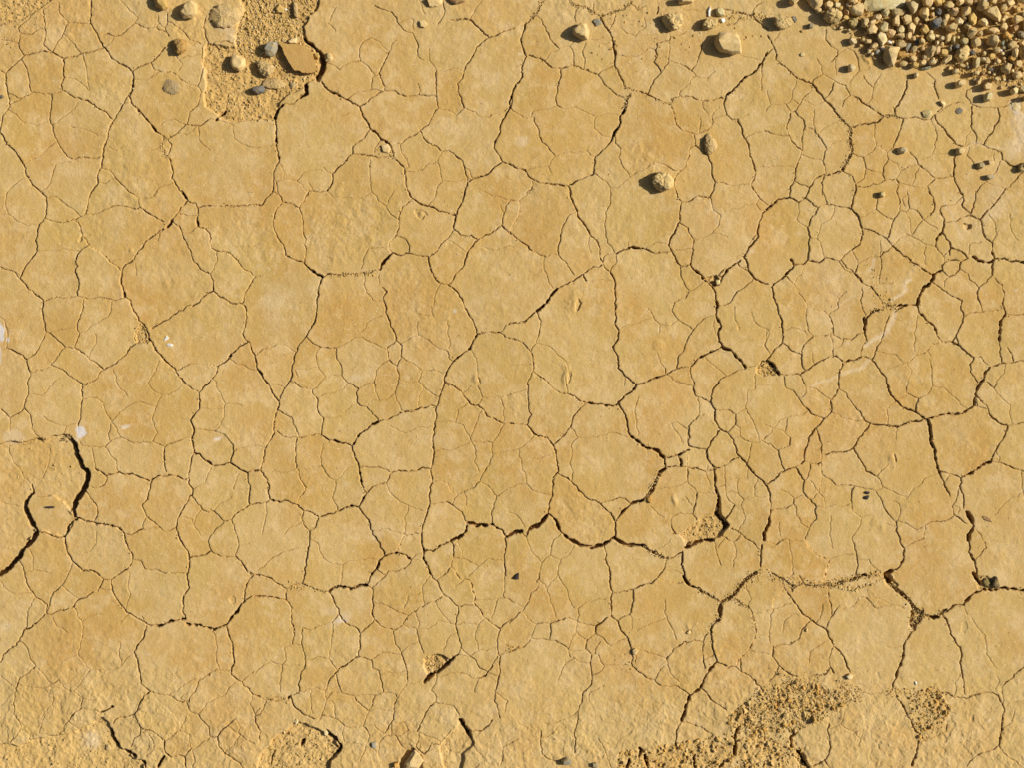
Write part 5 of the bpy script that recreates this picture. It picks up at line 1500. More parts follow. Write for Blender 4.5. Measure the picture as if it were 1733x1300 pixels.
STONES = """q y 15 -606.3 655.1 -584.7 655.1 -579.6 634.8 -588.5 631.0 -601.2 637.3|yellowish rounded stone cut by the top edge, near the top left corner|stone
q t 17 -558.0 633.5 -550.4 642.4 -539.0 648.7 -530.1 639.8 -530.1 624.6 -539.0 617.0 -554.2 617.0 -559.3 625.9|pale rounded stone near the top edge, left of the sandy hollow|stone
q O 15 -575.8 580.2 -561.8 585.3 -549.1 578.9 -550.4 563.7 -561.8 556.1 -574.5 562.4|rough orange crumbly soil clod beside the sandy hollow|soil_clod
q t 14 -475.5 556.1 -465.3 559.9 -450.1 551.0 -450.1 538.3 -460.3 528.1 -473.0 534.5 -478.0 544.6|smooth tan rounded stone at the left rim of the sandy hollow|stone
q K 8 -513.6 622.1 -503.4 634.8 -480.6 644.9 -460.3 634.8 -455.2 617.0 -470.4 600.5 -493.3 600.5 -508.5 609.4|large low boulder half sunk in mud beside the sandy hollow|stone
q G 4 -593.6 507.8 -587.2 519.2 -574.5 512.9 -559.3 507.8 -558.0 497.7 -566.9 490.0 -584.7 495.1|rough grey crust lump sunk in a mud plate, upper left|soil_clod
q d 5 -869.0 488.8 -861.4 490.6 -859.4 486.2 -864.0 483.7 -869.0 485.0|small dark pebble cut by the left edge of the ground view|pebble
q g 16 -418.4 564.6 -412.6 578.4 -404.6 580.8 -394.2 578.4 -396.5 566.9 -401.1 555.4 -409.2 553.1 -418.4 557.7|blocky grey stone leaning against the big loose mud plate|stone
q c 15 -432.3 547.3 -417.3 548.4 -399.9 536.9 -405.7 524.2 -412.6 519.6 -424.2 524.2|pinkish ridged mud clod below the blocky grey stone|soil_clod
q d 12 -440.3 503.4 -421.9 506.9 -417.3 500.0 -420.7 494.2 -431.1 490.7 -440.3 495.4|dark blue angular pebble below the ridged clod in the sandy hollow|pebble
q y 6 -401.1 637.3 -395.3 646.5 -384.9 636.2 -388.4 629.2 -399.9 630.4|small yellow chip lying on grains near the top of the hollow|pebble
q w 3 -386.1 637.3 -381.5 637.3 -381.5 633.8 -384.9 633.8|tiny white chip on the grains, touching the yellow one|pebble
q t 8 -380.3 580.8 -373.4 587.7 -363.0 587.7 -363.0 578.4 -375.7 576.1|tan flake between the grains and the loose mud plate|pebble
q y 7 -335.3 558.8 -328.4 562.3 -324.9 555.4 -328.4 550.7 -334.2 553.1|small yellow crumb in the gap right of the loose plate|pebble
q c 7 -372.2 645.4 -364.2 647.7 -361.9 636.2 -363.0 621.1 -369.9 623.5|narrow tan slab at the right rim of the sandy hollow|soil_clod
q c 6 -424.2 513.8 -405.7 520.7 -391.9 517.3 -382.6 508.0 -394.2 500.0 -414.9 501.1|low crumbly mound of soil beside the dark blue pebble|soil_clod
q t 5 -376.9 509.2 -368.8 513.8 -365.3 506.9 -372.2 501.1|small crumb at the bottom rim of the sandy hollow|pebble
q t 7 -315.7 560.0 -307.6 561.7 -301.8 551.9 -306.5 546.1 -315.7 546.1|rounded plate corner right of the dark gap|soil_clod
q t 6 -144.5 652.5 -116.6 652.5 -117.9 643.7 -126.7 638.6 -139.4 638.6|tan flat stone at the top edge, left of a brown one|stone
q b 7 -109.0 653.8 -86.1 653.8 -76.0 647.5 -93.7 642.4 -106.4 646.2|brown broken stone at the top edge right of the tan flat one|stone
q t 5 -222.0 405.0 -210.5 407.5 -204.2 398.6 -208.0 391.0 -218.1 392.3|small pebble wedged in a crack junction, upper middle left|pebble
q t 5 -157.2 615.7 -148.3 617.0 -142.0 609.4 -147.1 603.0 -155.9 605.6|-|pebble
q t 17 102.7 599.2 116.6 611.9 125.5 609.4 131.9 594.1 128.1 580.2 115.4 582.7 101.4 591.6|angular tan stone standing alone, left of a small blue-grey pebble|stone
q g 4 136.2 614.5 142.0 620.0 148.9 618.3 152.2 609.4 142.0 604.8|small blue-grey pebble sunk beside a crack, top middle|pebble
q t 17 279.1 653.8 310.9 653.8 305.8 644.4 280.4 642.9|tan stone cut by the top edge above the rough tan one|stone
q C 17 252.5 622.1 267.7 628.4 285.5 628.4 289.3 619.5 285.5 606.8 274.1 596.7 266.4 599.2 257.6 611.9|rough tan stone with a long shadow, upper right of the middle|stone
q C 14 321.0 611.9 328.6 620.8 346.4 617.0 347.7 605.6 336.3 599.2 323.6 600.5|speckled tan stone just left of the glassy chip|stone
q v 8 344.4 636.0 352.8 638.6 360.4 633.5 359.1 622.6 349.0 621.6 343.9 627.1|glassy grey-green quartz chip beside the speckled stone|quartz_chip
q w 5 352.8 619.0 359.1 619.5 361.1 614.5 356.6 611.4 352.8 614.5|tiny white quartz bead just below the glassy chip|quartz_chip
q w 4 331.7 634.8 335.0 641.1 336.8 634.8 335.0 622.1 331.7 623.3|thin white quartz splinter left of the glassy chip|quartz_chip
q t 19 341.3 581.4 349.0 594.1 359.1 595.4 379.4 594.1 387.0 576.4 387.0 557.3 371.8 554.8 349.0 561.1 340.8 571.3|large flat-topped tan stone below the speckled one, upper right|stone
q c 9 323.6 413.9 331.2 425.3 341.3 419.0 347.7 403.7 345.2 393.6 335.0 388.5 323.6 394.8|oval speckled tan stone beside a crack, right of the middle|stone
q C 19 247.4 360.6 262.6 358.0 274.1 342.8 272.8 331.4 252.5 324.5 237.2 335.2 236.0 345.3|rough tan stone with a wide black shadow, alone on the mud|stone
q C 15 440.5 622.1 454.4 624.6 470.9 620.8 477.3 611.9 462.0 600.5 451.9 599.2 440.5 608.1|rough crumbly clod resting left of a tiny dark pebble, upper right|soil_clod
q d 7 471.7 620.8 479.8 622.6 482.4 615.7 478.5 610.6 472.7 611.9|tiny dark pebble touching the rough clod, upper right|pebble
q g 8 500.1 609.4 507.7 610.6 510.8 605.6 507.7 601.8 501.4 601.8|lone grey pebble on bare mud left of the big crumbly clod|pebble
q b 3 487.4 599.2 493.0 600.5 493.8 596.2 489.5 595.2|tiny brown crumb left of the lone grey pebble|pebble
q t 16 469.7 655.1 490.0 655.1 481.1 644.9 474.7 638.6 467.1 644.9|tan stone cut by the top edge above the rough clod|stone
q t 18 492.5 657.6 524.3 657.6 524.3 638.6 511.6 631.7 502.7 639.8|tan slab at the top edge left of the gravel heap|stone
q v 3 486.9 559.9 491.2 562.4 495.6 559.1 493.8 554.8 488.7 554.8|flat pale pebble sunk in the mud, upper right|pebble
q p 10 649.9 396.1 656.3 401.7 666.4 399.9 667.7 393.6 661.4 389.0 652.5 391.0|pale rounded pebble alone on a mud plate below the gravel|pebble
q t 11 750.2 399.9 761.6 401.2 765.5 393.6 759.1 387.2 750.2 389.8|tan pebble sitting on a wide crack, right side|pebble
q v 8 787.0 374.5 794.7 376.3 799.7 370.7 794.7 364.4 785.8 366.9|left one of two small pebbles side by side, right edge|pebble
q t 7 804.8 380.4 813.7 379.6 814.5 373.2 807.3 372.0|right one of two small pebbles side by side, right edge|pebble
q g 8 802.3 354.2 812.4 356.0 815.0 349.1 807.3 345.3 802.3 347.9|small grey pebble at a crack start below the pebble pair|pebble
q v 9 620.7 325.5 628.4 326.3 630.4 319.9 627.1 315.4 620.7 316.9|greenish pebble on a mud plate below the pale rounded one|pebble
q C 10 855.6 368.2 866.5 375.8 873.4 370.7 870.8 358.0 858.1 358.0|rough clod cut by the right edge above the pebble pair level|soil_clod
q t 4 -688.8 -612.0 -682.4 -612.0 -678.6 -619.6 -682.4 -623.4 -688.8 -622.1|small pebble in the crumbled hollow, lower left|pebble
q p 5 -368.5 -570.1 -362.9 -566.8 -360.3 -571.4 -364.1 -577.7 -369.2 -575.2|small whitish pebble above the crumbly patch, lower left|pebble
q p 6 -318.4 -587.9 -314.6 -585.3 -310.8 -591.7 -313.4 -598.0 -318.4 -595.5|whitish pebble at the rim of the crumbly patch, lower left|pebble
q g 4 -238.5 -606.9 -229.6 -604.9 -227.0 -612.0 -230.8 -617.1 -238.0 -614.5|flat blue-grey pebble near the bottom edge, left of middle|pebble
q t 14 -182.6 -641.2 -164.8 -617.6 -154.7 -627.2 -148.3 -637.4 -159.7 -655.1 -185.1 -655.1|loose curled mud piece standing up at the bottom edge|mud_piece
q o 7 -200.4 -641.2 -191.5 -638.6 -190.2 -647.5 -199.1 -650.1|orange crumb left of the curled mud piece|pebble
q G 3 -158.5 -642.5 -154.7 -641.2 -154.2 -645.0 -157.2 -646.3|-|pebble
q g 8 82.4 -636.1 92.5 -631.0 101.4 -636.1 100.1 -642.5 91.3 -645.0 83.6 -642.5|grey angular pebble in a crack at the bottom edge|pebble
q g 6 135.7 -641.2 143.3 -639.4 147.9 -644.5 143.3 -650.1 137.0 -648.8|grey pebble at the bottom edge, right of the crack|pebble
q t 4 294.4 -421.6 300.7 -416.5 303.8 -421.6 299.4 -424.6|-|pebble
q t 5 203.0 -450.8 209.3 -447.0 213.9 -452.0 209.3 -459.6 204.2 -458.4|small lump lodged in a crack junction, lower middle|pebble
q p 6 563.6 -493.9 570.0 -489.6 576.3 -492.7 573.8 -499.0 567.4 -500.8|white quartz pebble at a crack end, lower right|quartz_chip
q w 3 680.4 -505.3 683.4 -503.3 685.0 -507.9 681.7 -509.9|-|pebble
q t 4 495.1 -417.8 498.1 -413.4 500.6 -416.5 498.1 -420.3|-|pebble
q p 4 341.3 -210.5 346.4 -206.7 351.0 -211.8 347.7 -216.9 342.6 -215.6|pale pebble at the top of the dark crumbled hollow, lower right|pebble
q o 5 227.1 -192.8 233.4 -190.2 236.7 -196.6 233.4 -202.9 228.4 -200.4|small lump at the bend of a wide crack, lower middle|pebble
q v 7 345.2 177.2 352.0 177.7 352.8 170.9 347.7 167.0 344.4 172.1|greenish pebble in the dark hole where cracks meet, right of middle|pebble
q C 19 525.2 623.0 530.4 631.3 540.8 634.4 552.2 631.3 557.9 623.0 555.3 613.6 548.0 607.4 535.6 608.5 526.2 613.6|big crumbly clod at the left end of the gravel heap|soil_clod
e t 12 534.0 639.6 13.5 12.5 0
e t 8 517.9 631.8 10.4 9.3 0
e v 9 548.0 639.6 10.4 9.3 0
e o 10 542.9 649.0 15.6 12.5 0
q t 14 566.7 654.2 582.3 654.2 582.3 643.8 575.1 639.6 567.8 642.7 568.8 650.0
e w 7 566.7 641.2 5.7 6.2 0
q t 17 566.2 634.4 577.1 640.7 589.6 640.7 592.7 629.2 589.6 619.9 575.1 622.0 566.7 628.2|broad tan stone with a pinkish top, left part of the gravel heap|stone
e b 9 564.7 627.7 9.9 10.4 0
e y 7 562.6 618.3 9.3 7.3 0
q V 14 565.7 613.6 573.0 618.8 583.4 617.8 584.4 606.4 578.2 601.2 567.8 606.4|dark olive rough lump under the broad pinkish stone|soil_clod
q t 13 588.6 618.8 600.0 618.8 602.6 611.6 593.8 600.7 588.6 604.3|bright wedge-shaped stone beside the dark olive lump|stone
e t 11 606.2 598.1 17.1 16.6 0
e t 10 615.6 618.8 14.5 10.4 -30
e t 8 606.2 610.0 13.5 6.2 -30
q v 13 617.6 604.3 626.0 612.6 634.3 609.5 633.2 593.9 622.8 591.8 616.6 597.0
e v 11 629.6 627.1 12.5 13.5 0
q v 7 595.8 656.2 672.7 656.2 664.4 642.7 661.3 637.5 640.5 633.4 620.8 637.5 597.9 629.2 592.7 638.6|wide greenish flat slab cut by the top edge|slab
q t 8 640.5 634.4 654.0 635.5 664.4 629.2 659.2 620.9 644.6 619.9 640.5 627.1|flat tan stone tucked under the wide greenish slab|stone
q p 20 662.3 644.8 672.7 645.8 683.1 639.6 682.0 630.3 674.8 622.5 668.5 632.3|bright cream pointed stone with a dark shadow on the slab|stone
q p 15 618.2 593.4 629.6 588.7 631.1 577.3 623.9 569.0 618.7 575.2 614.5 583.5|cream five-sided stone in the lower left of the gravel heap|stone
e k 10 637.9 591.8 13.5 13.5 0
e t 12 647.2 611.6 11.4 17.7 10
e v 11 654.5 598.1 11.4 13.5 0
e t 12 665.4 614.7 14.5 15.6 0
e t 12 673.7 600.1 13.5 16.6 -20
e t 10 655.6 587.7 12.5 9.3 0
e t 11 656.1 574.2 17.1 13.5 0
e t 10 668.5 587.7 9.3 12.5 15
e g 8 668.5 570.0 7.8 16.6 20
q t 10 670.6 563.8 676.8 571.1 683.1 567.9 682.0 561.7 674.8 559.6
q o 9 650.4 561.7 662.3 561.7 667.0 553.4 656.1 549.2 649.3 552.4|orange stone touching the large flat-topped stone|stone
q t 17 630.1 570.0 641.5 570.5 653.2 567.9 648.8 553.4 642.6 533.7 634.3 535.7 626.0 547.2 626.0 561.7|large flat-topped stone at the lower left tip of the gravel heap|stone
e t 8 660.2 542.0 13.5 8.8 0
e y 7 678.9 538.9 13.5 9.3 0
e t 9 610.4 571.1 14.5 9.3 -35
e t 7 600.0 578.3 11.4 8.3 0
e g 8 616.6 560.7 10.4 8.3 20
e p 7 603.1 563.8 5.7 9.9 10
e w 5 626.0 566.9 7.3 5.2 40
q p 10 567.8 581.4 570.9 586.6 579.2 582.5 581.3 575.2 574.0 572.6
e t 8 591.7 582.0 8.3 8.3 0
q p 13 567.3 539.9 573.0 540.9 581.3 532.6 573.0 527.4 566.7 529.0|cream triangular pebble alone left of the gravel heap|pebble
q p 10 679.4 526.4 684.1 527.4 686.2 522.2 683.1 517.0 679.4 518.1|small cream pebble with a round black shadow below the gravel heap|pebble
e k 7 676.8 583.5 7.8 7.3 0
e w 5 636.3 577.3 8.3 4.2 30
e t 10 682.0 613.6 9.3 12.5 0
e d 5 683.1 577.3 7.3 11.4 10
e t 7 641.5 596.0 8.3 6.2 0
e t 7 630.1 582.5 6.2 9.3 0
q k 17 689.6 653.1 707.3 653.1 708.8 641.7 703.1 633.4 692.7 637.5
e y 12 717.7 642.7 12.5 11.4 0
q t 16 686.5 631.3 693.8 637.0 702.6 632.3 702.6 619.9 695.8 615.7 687.5 620.9
e p 6 709.4 634.4 6.2 5.2 0
e k 9 708.8 623.0 6.8 11.4 0
e d 10 717.7 627.1 9.9 12.5 0
q d 15 702.1 608.5 710.4 615.7 721.8 618.8 724.9 610.5 717.7 599.1 708.3 599.1|biggest dark blue stone in the gravel heap|stone
e t 12 727.0 610.5 8.3 17.7 15
q t 15 730.1 643.8 738.4 646.4 744.7 638.6 741.6 632.3 731.2 632.3 726.0 637.5
q k 13 734.3 629.2 746.7 634.4 751.9 630.3 748.8 620.9 740.5 622.0
e t 14 754.0 644.8 13.5 13.5 0
e k 12 768.6 644.8 13.5 12.5 0
q t 16 758.2 633.4 768.6 637.0 774.3 629.2 767.5 619.9 758.2 618.8 757.1 626.1
q t 17 786.7 646.9 797.6 643.8 802.8 637.5 796.6 634.9 791.4 627.1 781.0 631.3
q t 20 799.7 633.4 815.3 637.5 822.6 619.9 820.5 609.5 809.1 615.7 791.4 626.1|largest cream wedge-shaped stone in the gravel heap|stone
q p 14 785.2 612.6 792.4 618.3 798.7 615.7 802.8 608.5 799.7 603.3 786.2 608.5|pale oval stone under the largest cream wedge|stone
q p 13 745.2 615.7 753.0 618.8 761.3 611.6 758.2 606.4 748.8 605.3|pale greenish lens-shaped stone in the middle of the gravel heap|stone
q y 14 767.5 620.9 775.8 626.1 782.6 618.8 782.1 608.5 775.8 603.3 769.6 610.5
q t 15 730.1 602.2 740.5 609.0 748.8 603.3 745.7 592.9 732.2 597.0|light tan rounded stone right below the dark blue one|stone
e t 11 768.6 605.3 12.5 11.4 -40
q t 15 767.5 593.9 772.7 601.2 783.6 601.2 784.1 592.9 775.8 584.6 767.0 585.6
q t 17 772.7 579.4 780.0 587.7 789.3 579.4 788.3 570.0 777.9 565.9 772.7 571.1
e t 13 734.3 584.0 8.8 15.6 15
e p 10 723.4 583.0 8.3 7.8 0
e p 8 715.6 587.2 7.3 5.7 30
e p 8 707.3 594.4 7.8 6.2 0
e y 11 694.3 598.1 14.5 14.5 0
e v 10 706.2 585.6 14.5 11.4 0
e v 10 744.1 581.4 6.2 14.5 0
e p 8 716.4 575.7 5.7 8.3 0
e t 9 725.8 573.7 7.8 9.3 0
q t 14 695.8 563.8 703.1 571.1 714.0 571.1 713.5 558.6 706.2 550.3 697.9 556.5
e k 12 717.1 562.7 10.4 13.5 10
e t 11 690.7 577.3 9.3 11.4 0
q t 12 721.8 542.0 732.2 555.5 740.5 554.4 740.5 547.2 731.2 540.9 724.9 537.8
e y 10 727.0 558.6 14.5 11.4 0
e g 9 737.4 565.9 6.2 9.3 0
q C 18 745.7 553.4 750.9 564.8 763.4 573.1 770.6 566.9 769.6 552.4 762.3 542.0 750.9 542.0|long rough crumbly clod in the middle of the gravel heap|soil_clod
e v 11 763.4 578.3 14.5 13.5 40
e d 10 747.8 569.0 11.4 8.3 0
e v 13 783.1 542.0 11.4 17.7 10
q k 10 799.7 598.1 807.0 602.2 821.5 602.2 822.6 593.9 811.1 590.8 801.8 593.9
q t 15 797.6 577.3 803.9 587.7 813.2 588.7 819.5 578.3 815.3 567.9 801.8 572.1
e t 10 816.3 563.8 11.4 9.3 30
e w 6 820.5 585.6 4.7 5.2 0
e w 6 825.2 563.8 4.7 4.2 0
e w 8 796.6 646.9 7.3 6.2 0
e t 10 811.1 644.3 9.3 9.3 0
e t 10 821.5 648.4 12.5 7.3 0
e t 11 828.3 634.4 11.4 11.4 20
q t 15 830.9 645.8 842.3 649.0 846.5 640.7 838.2 634.4 831.9 638.6
e y 9 852.7 631.3 9.3 8.3 0
e t 13 856.8 646.9 13.5 9.3 0
e e 9 863.6 624.0 7.8 9.3 0
q p 12 863.1 615.7 869.3 615.7 869.3 593.9 862.0 596.0|pale upright stone cut by the right edge under a teal one|stone
q t 14 841.3 613.6 848.5 622.0 856.8 619.9 858.9 613.6 848.5 607.4
q b 13 839.2 601.2 846.5 607.4 853.7 605.3 851.7 597.0 844.4 592.9
e t 10 828.3 602.2 11.4 11.4 0
e o 10 834.0 587.7 14.5 11.4 20
e g 10 858.9 589.8 14.5 10.4 20
q t 13 834.0 571.1 840.2 580.4 850.6 577.3 850.6 569.0 840.2 564.8
e t 12 847.0 558.6 10.4 15.6 0
q C 16 852.7 563.8 863.1 571.1 872.4 569.0 872.4 550.3 860.0 546.1 853.7 553.4|rough clod cut by the right edge, low in the gravel heap|soil_clod
e o 9 842.3 549.2 11.4 10.4 20
e t 10 852.7 539.9 11.4 12.5 -40
q t 16 823.6 534.7 831.9 542.0 841.3 537.8 836.1 522.2 824.6 527.4|square cream stone standing apart at the heap's lower right|stone
e p 6 843.3 529.0 5.2 5.7 0
e t 9 852.7 522.8 16.6 11.4 0
q p 12 742.6 529.5 747.8 534.7 753.0 530.5 753.0 525.4 745.7 523.3|cream pebble just below the gravel heap, on bare mud|pebble
e p 8 782.1 524.8 9.9 7.3 10
e w 5 810.6 532.6 5.2 6.2 0
q p 12 701.6 543.0 708.3 550.3 715.1 544.1 711.4 538.3 703.1 538.9
e t 10 692.7 543.0 13.5 9.3 0
e e 6 699.0 534.2 16.6 5.7 -10
e p 7 695.3 551.3 6.8 8.3 0
e e 8 826.7 575.7 5.2 9.3 0
e p 9 796.6 558.6 6.2 8.3 0
e p 8 793.5 548.2 9.3 6.2 20
e t 7 789.3 591.8 9.3 9.3 0
e t 8 762.8 615.7 7.3 7.3 0
e d 8 776.9 559.6 9.3 8.3 0
e t 8 759.2 538.9 12.5 6.2 20
e y 8 809.1 553.4 11.4 9.3 0
e t 8 795.6 643.8 6.2 6.2 0
e t 9 700.0 615.7 8.3 8.3 0
e t 8 831.9 618.8 9.3 7.3 0
e t 8 826.7 613.6 7.3 7.3 0
e y 8 834.0 625.1 8.3 6.2 0
q t 14 747.8 508.5 754.0 513.6 763.4 511.6 765.4 505.3 758.2 501.2 748.8 501.2|tan lump with an oval black shadow on a mud plate below the heap|stone
e t 13 802.8 503.3 12.5 12.5 0
e t 10 788.3 513.6 8.3 12.5 0
e t 8 816.3 514.7 9.3 8.3 0
e p 5 827.2 502.2 4.7 5.2 0
q p 15 841.3 498.1 848.5 501.2 853.7 497.0 852.7 490.8 846.5 488.7 841.3 492.9|round greenish-white pebble below the gravel heap, near the right edge|pebble
q v 14 796.6 489.8 801.8 492.9 809.1 490.8 810.1 483.5 806.0 477.3 796.6 478.3|blocky olive stone with a dark shadow below the gravel heap|stone
e t 9 850.6 518.8 9.3 8.3 0
e p 6 783.1 515.7 8.3 4.2 -10
q p 6 722.9 477.3 726.0 480.4 731.2 478.3 733.2 472.1 729.1 470.0|pale pebble wedged in a crack under the gravel heap|pebble
q d 2 753.0 466.9 757.1 469.0 763.4 463.8 761.3 458.6 754.0 457.6 750.9 461.7|dark blue stain-like chip pressed flat into a mud plate|pebble
q v 5 692.7 461.7 702.1 464.8 709.4 462.7 711.4 456.5 703.1 450.3 695.8 452.4|low olive lump sunk at a crack bend under the heap|soil_clod
q d 6 847.0 504.3 850.6 505.9 853.2 503.3 851.7 501.2 848.0 501.7
q C 14 862.0 486.6 869.3 487.7 871.4 479.4 865.2 478.3|rough clod at the right edge just below the gravel heap|soil_clod
q p 2 845.4 475.2 853.7 481.4 861.0 478.3 861.0 466.9 854.8 462.7 847.5 465.9|whitish flat stone sunk in mud at the right edge|stone
q b 2.5 795.3 -225.2 804.3 -223.8 806.4 -228.0 813.6 -232.2 812.9 -234.6 805.0 -234.2 800.8 -229.7 796.0 -228.3|dark elongated husk on pale mud near the right edge|seed_husk
q x 5 0.7 -330.8 10.7 -319.4 12.4 -322.5 11.0 -331.9 8.6 -330.5 6.2 -328.4|dark three-cornered husk on bare mud, lower middle|seed_husk
q x 2.5 -793.7 -209.7 -789.9 -208.0 -780.2 -207.3 -773.3 -208.3 -773.3 -210.4 -785.0 -211.8 -791.6 -210.8|dark thin splinter lying flat inside the round sunken plate|wood_splinter
q x 3 596.0 -184.4 599.1 -182.0 604.7 -182.7 605.0 -185.8 603.3 -187.5 598.4 -185.8|upper one of two dark droppings on a mud plate, right side|dropping
q x 3 594.6 -194.8 597.0 -190.6 604.7 -188.9 602.9 -194.8 600.5 -196.5|lower one of two dark droppings on a mud plate, right side|dropping
q w 2 -590.2 73.0 -584.6 82.7 -581.2 78.5 -582.6 76.1 -586.7 74.4|upright one of two whitish shell flakes on a mud plate, left|shell_flake
q w 1.5 -585.3 68.8 -579.8 69.5 -573.6 66.4 -575.6 64.0 -582.6 64.3|lying one of two whitish shell flakes on a mud plate, left|shell_flake
q M 7 812.7 -328.1 814.6 -325.3 818.3 -325.3 823.4 -343.3 819.7 -346.5 809.5 -343.8|dark pointed lump of dead moss at a crack junction, lower right|moss_lump
q X 6 795.7 -333.6 801.2 -327.2 805.8 -330.9 808.6 -337.3 805.8 -343.3 798.4 -341.9|tangled olive moss lump left of the dark pointed one|moss_lump"""
